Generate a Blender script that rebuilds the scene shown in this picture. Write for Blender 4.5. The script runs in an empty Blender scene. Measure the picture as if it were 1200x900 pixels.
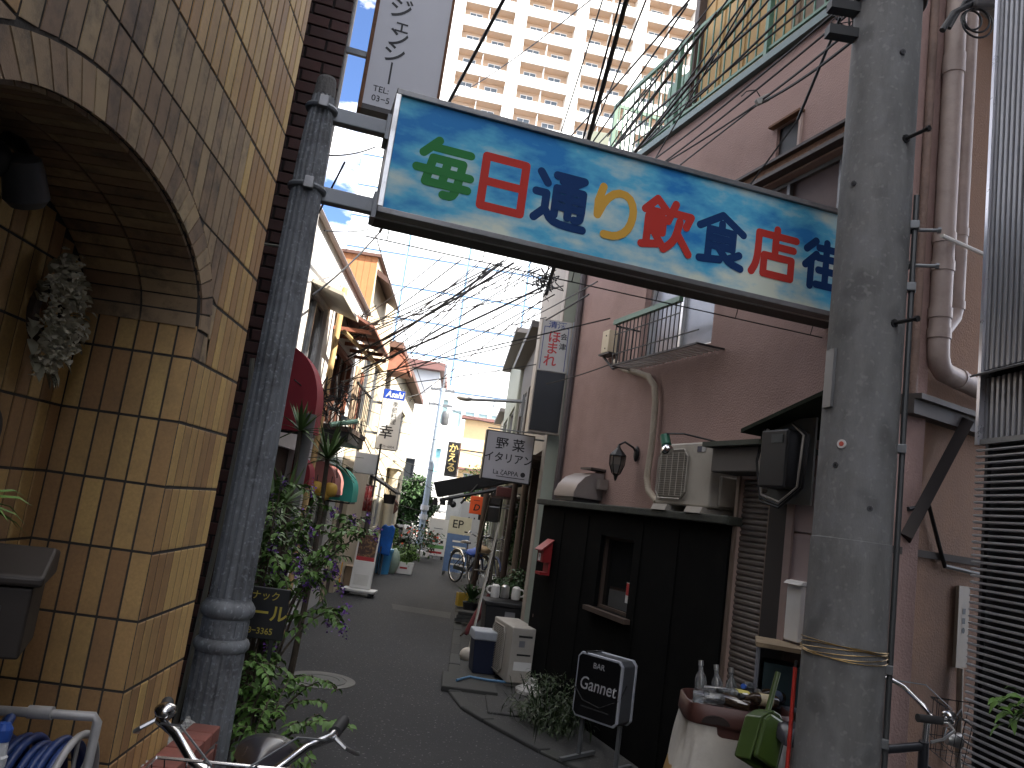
import bpy, bmesh, math, random
from mathutils import Vector, Matrix, Euler
random.seed(11)
SC = bpy.context.scene
COL = SC.collection
rad = math.radians

# ------------------------------------------------------------------ camera, sky, sun, exposure
FPX, PITCH, ROLL, YAW, CAMH = 930.0, rad(8.9), rad(7.93), rad(2.7), 1.7
f_ = Vector((math.sin(YAW)*math.cos(PITCH), math.cos(YAW)*math.cos(PITCH), math.sin(PITCH)))
r0 = Vector((math.cos(YAW), -math.sin(YAW), 0)); u0 = r0.cross(f_)
RT = r0*math.cos(ROLL)+u0*math.sin(ROLL); UP = -r0*math.sin(ROLL)+u0*math.cos(ROLL)
CAM = Vector((0, 0, CAMH))
cam = bpy.data.cameras.new('camera'); camo = bpy.data.objects.new('camera', cam); COL.objects.link(camo)
cam.sensor_width = 36.0; cam.sensor_fit = 'HORIZONTAL'; cam.lens = 36.0*FPX/1200.0
cam.clip_start = 0.05; cam.clip_end = 2000
m3 = Matrix((RT, UP, -f_)).transposed()
camo.matrix_world = Matrix.Translation(CAM) @ m3.to_4x4()
SC.camera = camo

SUN_EL, SUN_AZ = rad(50), math.atan2(0.87, -0.50)      # azimuth from +Y towards +X
SKYX, SKYY = 1.3, 0.4
w = bpy.data.worlds.new('World'); SC.world = w; w.use_nodes = True
nt = w.node_tree; nt.nodes.clear()
sky = nt.nodes.new('ShaderNodeTexSky'); sky.sky_type = 'NISHITA'; sky.sun_disc = False
sky.sun_elevation = SUN_EL; sky.sun_rotation = SUN_AZ; sky.altitude = 20; sky.air_density = 0.3; sky.dust_density = 0.1; sky.ozone_density = 4.0
tc = nt.nodes.new('ShaderNodeTexCoord'); mp = nt.nodes.new('ShaderNodeMapping'); mp.inputs['Scale'].default_value = (1, 1, 2.2); mp.inputs['Location'].default_value = (SKYX, SKYY, 0)
nz = nt.nodes.new('ShaderNodeTexNoise'); nz.inputs['Scale'].default_value = 4.5; nz.inputs['Detail'].default_value = 8; nz.inputs['Roughness'].default_value = 0.58
cr = nt.nodes.new('ShaderNodeValToRGB'); cr.color_ramp.elements[0].position = 0.44; cr.color_ramp.elements[1].position = 0.68
mx = nt.nodes.new('ShaderNodeMixRGB'); mx.inputs[2].default_value = (14.5, 14.0, 13.2, 1)
bg = nt.nodes.new('ShaderNodeBackground'); bg.inputs['Strength'].default_value = 0.13
wo = nt.nodes.new('ShaderNodeOutputWorld')
L = nt.links.new
L(tc.outputs['Generated'], mp.inputs[0]); L(mp.outputs[0], nz.inputs['Vector']); L(nz.outputs['Fac'], cr.inputs[0])
L(sky.outputs[0], mx.inputs[1]); L(cr.outputs[0], mx.inputs[0]); L(mx.outputs[0], bg.inputs['Color']); L(bg.outputs[0], wo.inputs[0])
sun = bpy.data.lights.new('sun', 'SUN'); sun.energy = 3.6; sun.angle = rad(0.5); sun.color = (1, .94, .84)
suno = bpy.data.objects.new('sun', sun); COL.objects.link(suno)
sd = Vector((math.sin(SUN_AZ)*math.cos(SUN_EL), math.cos(SUN_AZ)*math.cos(SUN_EL), math.sin(SUN_EL)))
suno.rotation_euler = sd.to_track_quat('Z', 'Y').to_euler()
vs = SC.view_settings; vs.view_transform = 'Standard'; vs.look = 'None'; vs.gamma = 1; vs.use_curve_mapping = False
vs.exposure = 2.4
SC.cycles.max_bounces = 6; SC.cycles.diffuse_bounces = 3; SC.cycles.use_denoising = True

# ------------------------------------------------------------------ where a seen point stands (survey of the place)
def ray(px, py): return (f_*FPX + RT*(px-600) - UP*(py-450)).normalized()
def onG(px, py, z=0):
    d = ray(px, py); return CAM + d*((z-CAMH)/d.z)
def onY(px, py, Y):
    d = ray(px, py); return CAM + d*(Y/d.y)
def onX(px, py, X):
    d = ray(px, py); return CAM + d*(X/d.x)
def onP(px, py, p, rotz):                     # plane through p, facing local -y of rotz
    n = Vector((math.sin(rotz), -math.cos(rotz), 0)); d = ray(px, py); p = Vector(p)
    return CAM + d*((p-CAM).dot(n)/d.dot(n))
def loc(p, o, rotz):                          # world point -> local of a frame at o
    return Matrix.Rotation(-rotz, 3, 'Z') @ (Vector(p)-Vector(o))

# ------------------------------------------------------------------ materials
MATS = {}
def mat(name, col, rough=0.75, metal=0.0, var=0.12, scale=6.0, bump=0.0, bscale=120.0, rnd=0.0, dirt=None, dscale=2.0, damt=0.5, spec=0.5, emit=None, trans=0.0, alpha=1.0, stretch=None, hue=0.0, coat=0):
    if name in MATS: return MATS[name]
    m = bpy.data.materials.new(name); m.use_nodes = True; t = m.node_tree; N = t.nodes; lk = t.links.new
    b = N['Principled BSDF']
    b.inputs['Roughness'].default_value = rough; b.inputs['Metallic'].default_value = metal
    b.inputs['Specular IOR Level'].default_value = spec; b.inputs['Coat Weight'].default_value = coat
    c4 = (*col, 1)
    co = N.new('ShaderNodeTexCoord'); vec = co.outputs['Object']
    if stretch:
        mpn = N.new('ShaderNodeMapping'); mpn.inputs['Scale'].default_value = stretch; lk(vec, mpn.inputs[0]); vec = mpn.outputs[0]
    if rnd:                                    # every piece shows another patch of the grain
        oi = N.new('ShaderNodeObjectInfo'); of = N.new('ShaderNodeVectorMath'); of.operation = 'MULTIPLY_ADD'
        of.inputs[0].default_value = (41, 67, 29); cb_ = N.new('ShaderNodeCombineXYZ')
        for k_ in range(3): lk(oi.outputs['Random'], cb_.inputs[k_])
        lk(cb_.outputs[0], of.inputs[1]); lk(vec, of.inputs[2]); vec = of.outputs[0]
    n1 = N.new('ShaderNodeTexNoise'); n1.inputs['Scale'].default_value = scale; n1.inputs['Detail'].default_value = 6; n1.inputs['Roughness'].default_value = .65
    lk(vec, n1.inputs['Vector'])
    mr = N.new('ShaderNodeMapRange'); mr.inputs['From Min'].default_value = .25; mr.inputs['From Max'].default_value = .75
    mr.inputs['To Min'].default_value = 1-var; mr.inputs['To Max'].default_value = 1+var
    lk(n1.outputs['Fac'], mr.inputs['Value'])
    val = mr.outputs[0]
    if rnd:
        m2 = N.new('ShaderNodeMapRange'); m2.inputs['To Min'].default_value = 1-rnd; m2.inputs['To Max'].default_value = 1+rnd
        lk(oi.outputs['Random'], m2.inputs['Value']); ml = N.new('ShaderNodeMath'); ml.operation = 'MULTIPLY'
        lk(val, ml.inputs[0]); lk(m2.outputs[0], ml.inputs[1]); val = ml.outputs[0]
    vm = N.new('ShaderNodeVectorMath'); vm.operation = 'SCALE'; vm.inputs[0].default_value = col; lk(val, vm.inputs['Scale'])
    out = vm.outputs[0]
    if hue and rnd:
        hs = N.new('ShaderNodeHueSaturation'); m3_ = N.new('ShaderNodeMapRange'); m3_.inputs['To Min'].default_value = .5-hue; m3_.inputs['To Max'].default_value = .5+hue
        lk(oi.outputs['Random'], m3_.inputs['Value']); lk(m3_.outputs[0], hs.inputs['Hue']); lk(out, hs.inputs['Color']); out = hs.outputs[0]
    if dirt:
        n2 = N.new('ShaderNodeTexNoise'); n2.inputs['Scale'].default_value = dscale; n2.inputs['Detail'].default_value = 9; n2.inputs['Roughness'].default_value = .7
        lk(vec if rnd else co.outputs['Object'], n2.inputs['Vector'])
        r2 = N.new('ShaderNodeValToRGB'); r2.color_ramp.elements[0].position = .48; r2.color_ramp.elements[1].position = .72
        r2.color_ramp.elements[1].color = (damt, damt, damt, 1); lk(n2.outputs['Fac'], r2.inputs[0])
        mi = N.new('ShaderNodeMixRGB'); mi.inputs[2].default_value = (*dirt, 1); lk(r2.outputs[0], mi.inputs[0]); lk(out, mi.inputs[1]); out = mi.outputs[0]
    lk(out, b.inputs['Base Color'])
    if bump:
        nb = N.new('ShaderNodeTexNoise'); nb.inputs['Scale'].default_value = bscale; nb.inputs['Detail'].default_value = 3; lk(vec, nb.inputs['Vector'])
        bp = N.new('ShaderNodeBump'); bp.inputs['Strength'].default_value = bump; bp.inputs['Distance'].default_value = .01
        lk(nb.outputs['Fac'], bp.inputs['Height']); lk(bp.outputs[0], b.inputs['Normal'])
    if rough > .15:
        rr = N.new('ShaderNodeMapRange'); rr.inputs['To Min'].default_value = max(.03, rough-.12); rr.inputs['To Max'].default_value = min(1, rough+.12)
        lk(n1.outputs['Fac'], rr.inputs['Value']); lk(rr.outputs[0], b.inputs['Roughness'])
    if emit: b.inputs['Emission Color'].default_value = (*emit[:3], 1); b.inputs['Emission Strength'].default_value = emit[3]
    if trans: b.inputs['Transmission Weight'].default_value = trans
    if alpha < 1: b.inputs['Alpha'].default_value = alpha
    MATS[name] = m; return m

ASPH = mat('asphalt', (.030, .030, .032), .86, var=.22, scale=2.2, bump=.55, bscale=220, dirt=(.045, .044, .042), dscale=1.1, damt=.6)
PAVE = mat('pavement_concrete', (.045, .044, .042), .9, var=.25, scale=4, bump=.35, bscale=80, dirt=(.04, .042, .035), dscale=2.5, damt=.7)
CONC = mat('concrete', (.23, .225, .215), .88, var=.2, scale=5, bump=.25, bscale=90, dirt=(.1, .1, .1), damt=.5)
KERB = mat('kerb_concrete', (.045, .045, .042), .9, var=.2, scale=6, bump=.3, bscale=80, dirt=(.05, .055, .04), damt=.6, rnd=.15)
POLEC = mat('pole_concrete', (.15, .15, .147), .8, var=.3, scale=7, bump=.2, bscale=130, dirt=(.21, .215, .225), dscale=2.6, damt=.75, stretch=(1.6, 1.6, .4))
GROUT = mat('grout', (.05, .045, .04), .95, var=.2, bump=.2)
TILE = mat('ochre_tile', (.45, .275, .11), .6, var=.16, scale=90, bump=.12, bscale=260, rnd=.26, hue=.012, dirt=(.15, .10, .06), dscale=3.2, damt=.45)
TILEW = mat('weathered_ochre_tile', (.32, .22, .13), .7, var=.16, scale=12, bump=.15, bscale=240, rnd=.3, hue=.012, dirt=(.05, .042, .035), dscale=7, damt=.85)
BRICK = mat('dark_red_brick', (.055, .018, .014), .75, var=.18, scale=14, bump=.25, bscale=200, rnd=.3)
BRICKR = mat('planter_brick', (.21, .068, .05), .8, var=.18, scale=14, bump=.3, bscale=180, rnd=.25, dirt=(.07, .05, .04), damt=.5)
PINK = mat('pink_stucco', (.31, .205, .18), .92, var=.1, scale=3, bump=.5, bscale=75, dirt=(.19, .115, .095), dscale=.9, damt=.65)
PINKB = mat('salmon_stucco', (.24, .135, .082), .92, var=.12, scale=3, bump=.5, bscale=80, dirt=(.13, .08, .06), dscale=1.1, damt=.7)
BLACKW = mat('black_painted_board', (.004, .0042, .0045), .9, spec=.08, var=.35, scale=3, dirt=(.010, .010, .009), dscale=5, damt=.5, stretch=(4, 4, .6), bump=.1)
STEELG = mat('grey_painted_steel', (.16, .17, .18), .45, .4, var=.15, dirt=(.07, .06, .05), damt=.5)
ALU = mat('aluminium', (.55, .55, .54), .35, .9, var=.08, dirt=(.2, .18, .16), dscale=6, damt=.5)
ALUD = mat('weathered_aluminium', (.2, .2, .2), .45, .7, var=.12, dirt=(.06, .055, .05), dscale=6, damt=.6)
SILV = mat('silver_siding', (.27, .27, .285), .45, .4, var=.12, scale=5, stretch=(3, 3, .3))
BLACK = mat('black_plastic', (.014, .014, .015), .5, var=.2)
RUBBER = mat('black_rubber', (.02, .02, .021), .7, var=.2)
CABLE = mat('cable_black', (.011, .011, .012), .6, var=.1)
CHROME = mat('chrome', (.6, .6, .6), .16, 1.0, var=.05)
WHITEP = mat('white_paint', (.72, .71, .68), .6, var=.06, dirt=(.45, .42, .37), dscale=3, damt=.4)
IVORY = mat('ivory_plaster', (.62, .55, .42), .85, var=.08, scale=2, bump=.15, dirt=(.4, .34, .25), dscale=1.2, damt=.5)
CREAM = mat('cream_plastic', (.55, .47, .33), .55, var=.08, dirt=(.3, .25, .17), damt=.4)
PVC = mat('pale_pvc_pipe', (.45, .36, .315), .5, var=.09, scale=9, dirt=(.2, .15, .12), dscale=8, damt=.35)
RUST = mat('rusty_iron', (.15, .07, .035), .8, .2, var=.4, scale=20, bump=.2)
ACM = mat('air_conditioner_ivory', (.40, .37, .32), .55, var=.07, dirt=(.24, .2, .16), dscale=4, damt=.5)
GLASSD = mat('dark_window_glass', (.03, .033, .036), .06, 0, var=.1, spec=.8)
GLASSL = mat('frosted_window_glass', (.22, .23, .26), .22, 0, var=.2, scale=2, spec=.8)
GREENP = mat('green_painted_steel', (.075, .16, .11), .5, .1, var=.2, dirt=(.05, .06, .05), damt=.4)
WOOD = mat('weathered_wood', (.16, .12, .085), .85, var=.25, scale=5, stretch=(1, 1, .15), bump=.2)
WOODD = mat('dark_timber', (.055, .035, .025), .8, var=.3, scale=6, stretch=(1, 1, .2), bump=.15)
INK = mat('black_lettering', (.012, .012, .014), .6, var=0)
def flat(name, col, rough=.6): return mat(name, col, rough, var=.04)

def speckle(m, scale, lo, hi, col, amt):
    """small pale chips of stone in the surface"""
    t = m.node_tree; N = t.nodes; b = N['Principled BSDF']; src = b.inputs['Base Color'].links[0].from_socket
    co = N.new('ShaderNodeTexCoord'); v = N.new('ShaderNodeTexNoise'); v.inputs['Scale'].default_value = scale; v.inputs['Detail'].default_value = 1
    t.links.new(co.outputs['Object'], v.inputs['Vector']); r = N.new('ShaderNodeMapRange'); r.inputs['From Min'].default_value = lo; r.inputs['From Max'].default_value = hi; r.inputs['To Max'].default_value = amt
    t.links.new(v.outputs['Fac'], r.inputs['Value']); mi = N.new('ShaderNodeMixRGB'); mi.inputs[2].default_value = (*col, 1)
    t.links.new(r.outputs[0], mi.inputs[0]); t.links.new(src, mi.inputs[1]); t.links.new(mi.outputs[0], b.inputs['Base Color'])
speckle(ASPH, 42, .67, .72, (.20, .195, .19), .8); speckle(PAVE, 60, .64, .75, (.2, .2, .19), .6)
speckle(POLEC, 5.5, .58, .70, (.07, .07, .07), .5); speckle(POLEC, 38, .60, .72, (.28, .28, .27), .35)

# ------------------------------------------------------------------ mesh building
class MB:
    def __init__(s, T=None): s.v = []; s.f = []; s.T = T
    def add(s, vs, fs):
        o = len(s.v)
        s.v += [tuple(s.T @ Vector(p)) if s.T else tuple(p) for p in vs]
        s.f += [tuple(i+o for i in f) for f in fs]; return s
    def box(s, x0, x1, y0, y1, z0, z1):
        return s.add([(x0,y0,z0),(x1,y0,z0),(x1,y1,z0),(x0,y1,z0),(x0,y0,z1),(x1,y0,z1),(x1,y1,z1),(x0,y1,z1)],
                     [(0,3,2,1),(4,5,6,7),(0,1,5,4),(1,2,6,5),(2,3,7,6),(3,0,4,7)])
    def cbox(s, x0, x1, y0, y1, z0, z1, c):
        """box whose front (low y) edges are chamfered"""
        return s.add([(x0,y1,z0),(x1,y1,z0),(x1,y1,z1),(x0,y1,z1),(x0,y0+c,z0),(x1,y0+c,z0),(x1,y0+c,z1),(x0,y0+c,z1),
                      (x0+c,y0,z0+c),(x1-c,y0,z0+c),(x1-c,y0,z1-c),(x0+c,y0,z1-c)],
                     [(0,1,5,4),(1,2,6,5),(2,3,7,6),(3,0,4,7),(4,5,9,8),(5,6,10,9),(6,7,11,10),(7,4,8,11),(8,9,10,11),(3,2,1,0)])
    def tube(s, pts, r, n=8, cap=True):
        pts = [Vector(p) for p in pts]; k = len(pts); rs = r if isinstance(r, (list, tuple)) else [r]*k
        vs = []; prev = None
        for i, p in enumerate(pts):
            t = (pts[min(i+1, k-1)]-pts[max(i-1, 0)])
            if t.length < 1e-9: t = Vector((0, 0, 1))
            t.normalize()
            if prev is None:
                a = Vector((0, 0, 1)) if abs(t.z) < .9 else Vector((1, 0, 0)); u = t.cross(a).normalized()
            else:
                u = (prev - t*prev.dot(t)); u = u.normalized() if u.length > 1e-6 else t.orthogonal().normalized()
            prev = u; v = t.cross(u)
            for j in range(n):
                a = 2*math.pi*j/n; vs.append(p + (u*math.cos(a)+v*math.sin(a))*rs[i])
        fs = [(i*n+j, i*n+(j+1) % n, (i+1)*n+(j+1) % n, (i+1)*n+j) for i in range(k-1) for j in range(n)]
        if cap: fs += [tuple(range(n-1, -1, -1)), tuple((k-1)*n+j for j in range(n))]
        return s.add(vs, fs)
    def lathe(s, prof, n=16, c=(0, 0, 0), flute=None):
        vs = []; c = Vector(c)
        for r, z in prof:
            for j in range(n):
                a = 2*math.pi*j/n; vs.append(c+Vector((r*math.cos(a), r*math.sin(a), z)))
        k = len(prof)
        fs = [(i*n+j, i*n+(j+1) % n, (i+1)*n+(j+1) % n, (i+1)*n+j) for i in range(k-1) for j in range(n)]
        fs += [tuple(range(n-1, -1, -1)), tuple((k-1)*n+j for j in range(n))]
        return s.add(vs, fs)
    def prism(s, poly, y0, y1):
        """outline in x,z pushed from y0 to y1"""
        n = len(poly)
        vs = [(x, y0, z) for x, z in poly]+[(x, y1, z) for x, z in poly]
        return s.add(vs, [tuple(range(n)), tuple(range(2*n-1, n-1, -1))]+[(i, i+n, (i+1) % n+n, (i+1) % n) for i in range(n)])
    def prismx(s, poly, x0, x1):
        """outline in y,z pushed from x0 to x1"""
        n = len(poly)
        vs = [(x0, y, z) for y, z in poly]+[(x1, y, z) for y, z in poly]
        return s.add(vs, [tuple(range(n)), tuple(range(2*n-1, n-1, -1))]+[(i, i+n, (i+1) % n+n, (i+1) % n) for i in range(n)])
    def ball(s, c, r, nu=10, nv=7):
        c = Vector(c); r = r if isinstance(r, (tuple, list)) else (r, r, r)
        vs = [c+Vector((0, 0, r[2]))]
        for i in range(1, nv):
            th = math.pi*i/nv
            for j in range(nu):
                a = 2*math.pi*j/nu; vs.append(c+Vector((r[0]*math.sin(th)*math.cos(a), r[1]*math.sin(th)*math.sin(a), r[2]*math.cos(th))))
        vs.append(c-Vector((0, 0, r[2]))); e = len(vs)-1
        fs = [(0, 1+j, 1+(j+1) % nu) for j in range(nu)]
        fs += [(1+i*nu+j, 1+(i+1)*nu+j, 1+(i+1)*nu+(j+1) % nu, 1+i*nu+(j+1) % nu) for i in range(nv-2) for j in range(nu)]
        fs += [(e, 1+(nv-2)*nu+(j+1) % nu, 1+(nv-2)*nu+j) for j in range(nu)]
        return s.add(vs, fs)
    def torus(s, c, R, r, axis='y', n=28, m=8):
        pts = []
        for i in range(n+1):
            a = 2*math.pi*i/n
            d = {'y': (R*math.cos(a), 0, R*math.sin(a)), 'x': (0, R*math.cos(a), R*math.sin(a)), 'z': (R*math.cos(a), R*math.sin(a), 0)}[axis]
            pts.append(Vector(c)+Vector(d))
        return s.tube(pts, r, m, cap=False)
    def mesh(s, name, material, smooth=None):
        m = bpy.data.meshes.new(name); m.from_pydata(s.v, [], s.f); m.materials.append(material)
        bm = bmesh.new(); bm.from_mesh(m); bmesh.ops.recalc_face_normals(bm, faces=bm.faces); bm.to_mesh(m); bm.free()
        if smooth:
            for p in m.polygons: p.use_smooth = True
            m.set_sharp_from_angle(angle=rad(smooth))
        return m
    def build(s, name, material, parent=None, smooth=None, bevel=0, kind=None):
        return put(name, s.mesh(name, material, smooth), parent, bevel=bevel, kind=kind)
def put(name, mesh, parent=None, at=(0, 0, 0), rz=0, bevel=0, kind=None):
    o = bpy.data.objects.new(name, mesh); COL.objects.link(o); o.location = at; o.rotation_euler = (0, 0, rz)
    if parent: o.parent = parent
    if bevel:
        b = o.modifiers.new('bevel', 'BEVEL'); b.width = bevel; b.segments = 2; b.limit_method = 'ANGLE'; b.angle_limit = rad(40)
    if kind: o['kind'] = kind
    return o
def tag(o, label=None, cat=None, group=None, kind=None):
    if label: o['label'] = label
    if cat: o['category'] = cat
    if group: o['group'] = group
    if kind: o['kind'] = kind
    return o
def thing(name, label, cat, at=(0, 0, 0), rz=0, group=None):
    o = bpy.data.objects.new(name, None); COL.objects.link(o); o.location = at; o.rotation_euler = (0, 0, rz); o.empty_display_size = .1
    return tag(o, label, cat, group)
def copy_tree(o, parent=None):
    c = o.copy(); COL.objects.link(c); c.parent = parent
    for ch in [x for x in bpy.data.objects if x.parent == o]: copy_tree(ch, c)
    return c
def B(name, m, parent, x0, x1, y0, y1, z0, z1, bevel=0, kind=None):
    return MB().box(x0, x1, y0, y1, z0, z1).build(name, m, parent, bevel=bevel, kind=kind)

def text(body, size, m, parent, at, bold=0.0, align='CENTER', line=1.0, sx=1.0, shear=0.0, rot=None, name='lettering'):
    """flat lettering standing in local x,z, facing local -y"""
    c = bpy.data.curves.new('t', 'FONT'); c.body = body; c.size = size; c.align_x = align; c.align_y = 'CENTER'; c.fill_mode = 'FRONT'
    c.space_line = line; c.shear = shear; c.offset = bold*size; c.resolution_u = 3
    o = bpy.data.objects.new('t', c); COL.objects.link(o)
    dg = bpy.context.evaluated_depsgraph_get(); dg.update()
    me = bpy.data.meshes.new_from_object(o.evaluated_get(dg)); bpy.data.objects.remove(o)
    for v in me.vertices:
        x, y = v.co.x*sx, v.co.y
        if rot: x, y = x*math.cos(rot)-y*math.sin(rot), x*math.sin(rot)+y*math.cos(rot)
        v.co = (x, 0, y)
    me.materials.clear(); me.materials.append(m)
    if len(me.polygons) and me.polygons[0].normal.y > 0: me.flip_normals()
    return put(name, me, parent, at)

def stroke_glyph(strokes, cx, cz, sw, sh, wd, m, parent, y, name='character'):
    """brush-round character: every stroke a flat band with round ends"""
    b = MB(); k = 0
    for st in strokes:
        pts = [Vector((cx+(x-.5)*sw, 0, cz+(z-.5)*sh)) for x, z in st]
        if len(pts) > 2 and len(pts) > 3:                       # soften long strokes
            q = [pts[0]]
            for i in range(1, len(pts)-1):
                q += [pts[i].lerp(pts[i-1], .25), pts[i].lerp(pts[i+1], .25)]
            pts = q+[pts[-1]]
        for a, c in zip(pts, pts[1:]):
            d = (c-a); 
            if d.length < 1e-6: continue
            d.normalize(); nrm = Vector((-d.z, 0, d.x)); vs = []
            ang = math.atan2(nrm.z, nrm.x)
            for i in range(9):
                t = ang+math.pi*i/8; vs.append(a+Vector((math.cos(t), 0, math.sin(t)))*wd/2)
            for i in range(9):
                t = ang+math.pi+math.pi*i/8; vs.append(c+Vector((math.cos(t), 0, math.sin(t)))*wd/2)
            yy = y-.0004-k*.00025; k += 1
            b.add([(p.x, yy, p.z) for p in vs], [tuple(range(17, -1, -1))])
    me = bpy.data.meshes.new(name); me.from_pydata(b.v, [], b.f); me.materials.append(m)
    for p in me.polygons:
        if p.normal.y > 0: me.flip_normals(); break
    return put(name, me, parent)

def leaf_mesh(pts, m, name, n=None):
    """pts: (pos, dir, length, width, droop) -> bent leaves of 4 quads in one mesh"""
    vs = []; fs = []
    for p, d, ln, wd, dr in pts:
        d = Vector(d).normalized(); sd_ = d.cross(Vector((0, 0, 1)))
        sd_ = sd_.normalized() if sd_.length > .05 else Vector((1, 0, 0))
        roll = random.uniform(-.6, .6); up = sd_.cross(d); sd_ = (sd_*math.cos(roll)+up*math.sin(roll))
        p = Vector(p); o = len(vs)
        a = p; b_ = p+d*ln*.4; c = p+d*ln*.78-Vector((0, 0, dr*ln*.4)); e = p+d*ln-Vector((0, 0, dr*ln))
        crease = up*wd*.18
        vs += [a, b_+sd_*wd*.5+crease, b_, b_-sd_*wd*.5+crease, c+sd_*wd*.36+crease, c, c-sd_*wd*.36+crease, e]
        fs += [(o, o+1, o+2), (o, o+2, o+3), (o+1, o+4, o+5, o+2), (o+2, o+5, o+6, o+3), (o+4, o+7, o+5), (o+5, o+7, o+6)]
    me = bpy.data.meshes.new(name); me.from_pydata([tuple(v) for v in vs], [], fs); me.materials.append(m)
    for q in me.polygons: q.use_smooth = True
    return me
def leafmat(name, col, var=.35):
    m = mat(name, col, .5, var=var, scale=9, spec=.35); b = m.node_tree.nodes['Principled BSDF']
    b.inputs['Subsurface Weight'].default_value = 0
    return m
LEAF = leafmat('leaf_green', (.09, .175, .035)); LEAFL = leafmat('leaf_light_green', (.12, .22, .04)); LEAFD = leafmat('leaf_dark_green', (.035, .075, .022))
YUCL = leafmat('yucca_green', (.085, .14, .045)); BARK = mat('bark', (.09, .07, .05), .9, var=.3, bump=.4, bscale=60)
PURP = mat('purple_petals', (.17, .06, .34), .6, var=.3, scale=30)
def blob_leaves(n, c, r, ln, wd, flatten=1.0, clump=6):
    """leaves gathered in clumps inside an ellipsoid"""
    out = []; c = Vector(c); cl = []
    for i in range(max(1, n//28)):
        while True:
            q = Vector((random.uniform(-1, 1), random.uniform(-1, 1), random.uniform(-1, 1)))
            if .25 < q.length < 1: break
        cl.append(q)
    for i in range(n):
        q = random.choice(cl)+Vector((random.gauss(0, .16), random.gauss(0, .16), random.gauss(0, .16)))
        p = c+Vector((q.x*r[0], q.y*r[1], q.z*r[2]))
        d = Vector((random.gauss(0, 1), random.gauss(0, 1), random.gauss(0, .6)))+q*.8
        out.append((p, d, ln*random.uniform(.6, 1.2), wd*random.uniform(.7, 1.2), random.uniform(0, .6)))
    return out
# ------------------------------------------------------------------ ground
def proj(p):
    v = Vector(p)-CAM; z = v.dot(f_)
    return (600+FPX*v.dot(RT)/z, 450-FPX*v.dot(UP)/z) if z > .05 else (-9999, -9999)
def seen(p, mg=40):
    x, y = proj(p); return -mg < x < 1200+mg and -mg < y < 900+mg
g = MB().add([(-400, -60, 0), (400, -60, 0), (400, 600, 0), (-400, 600, 0)], [(0, 1, 2, 3)]).build('ground', ASPH)
tag(g, kind='structure')
PATCH = mat('asphalt_patch', (.075, .073, .07), .9, var=.2, scale=4, bump=.5, bscale=200)
rp = MB().add([(-.72, 12.3, .004), (.14, 12.1, .004), (.15, 12.75, .004), (-.78, 12.85, .004)], [(0, 1, 2, 3)]).build('road_patch', PATCH); tag(rp, kind='structure')
# right pavement slab with kerbstones
kp = [(0.34, 22), (.26, 14.5), (.17, 8.15), (.19, 7.5), (.30, 7.0), (.47, 6.68), (.86, 6.05), (1.35, 5.45), (1.9, 4.9), (2.35, 4.45)]
poly = kp+[(6, 6), (6, 22)]
n = len(poly)
pv = MB().add([(x, y, .018) for x, y in poly]+[(x, y, -.1) for x, y in poly], [tuple(range(n-1, -1, -1))]+[(i, (i+1) % n, (i+1) % n+n, i+n) for i in range(n)]).build('pavement', PAVE)
tag(pv, kind='structure')
kr = bpy.data.objects.new('kerb', None); COL.objects.link(kr); tag(kr, kind='structure')
for (a, b) in zip(kp[1:], kp[2:]):
    a = Vector((*a, 0)); b = Vector((*b, 0)); d = b-a; k = max(1, round(d.length/.6)); ang = math.atan2(d.y, d.x)
    for i in range(k):
        p = a+d*(i/k); ln = d.length/k
        MB(Matrix.Translation(p) @ Matrix.Rotation(ang, 4, 'Z')).box(.004, ln-.006, -.02, .10, -.05, .028+random.uniform(-.004, .004)).build('kerbstone', KERB, kr, bevel=.012)
pl_ = bpy.data.objects.new('doorstep_slab', None); COL.objects.link(pl_); tag(pl_, kind='structure')
B('slab', KERB, pl_, .10, .62, 7.55, 8.2, .0, .05, bevel=.01); B('slab', PAVE, pl_, .5, .95, 6.9, 7.5, .0, .035, bevel=.01)

# manhole
mh = thing('manhole_cover', 'round concrete manhole cover set in the dark asphalt', 'manhole', onG(375, 797))
MB().lathe([(.31, 0), (.31, .006), (.235, .006), (.235, .003), (.0, .003)], 40).build('ring', mat('manhole_ring', (.17, .165, .15), .9, var=.2, bump=.3), mh)
MB().lathe([(.225, 0), (.225, .008), (.17, .010), (.165, .006), (.0, .006)], 40).build('lid', mat('manhole_lid', (.13, .13, .12), .85, var=.25, bump=.3), mh)

# ------------------------------------------------------------------ ochre tile building (left)
TB = thing('tile_building', 'ochre vertical tile building with arched niche, filling the left edge', 'building', (-1.0, 0, 0), rad(90))
AC, AA, AB, AZ = 2.09, .75, .335, 2.175           # arch: centre, half width, rise, spring height
def arch(x, off=0.0):
    a, b = AA+off, AB+off; q = 1-((x-AC)/a)**2
    return AZ+b*math.sqrt(q) if q > 0 else None
BK = .003
wall = MB()
wall.box(2.84, 3.42, BK, 3.0, 0, 7.5); wall.box(-6, 1.34, BK, 3.0, 0, 7.5)
xs = [1.34+1.5*i/32 for i in range(33)]
wall.prism([(2.84, 7.5), (1.34, 7.5)]+[(x, (arch(x) or AZ)) for x in xs], BK, .41)
wall.box(1.34, 2.84, .41, 3.0, 0, 7.5)
wall.build('wall', GROUT, TB)
PW, PH = .0735, .2275
tile0 = MB().cbox(.0055, PW-.0055, 0, BK+.004, .0055, PH-.0055, .0025).mesh('wall_tile', TILE)
field = MB(); nt_ = 0
Z0 = .02
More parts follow.
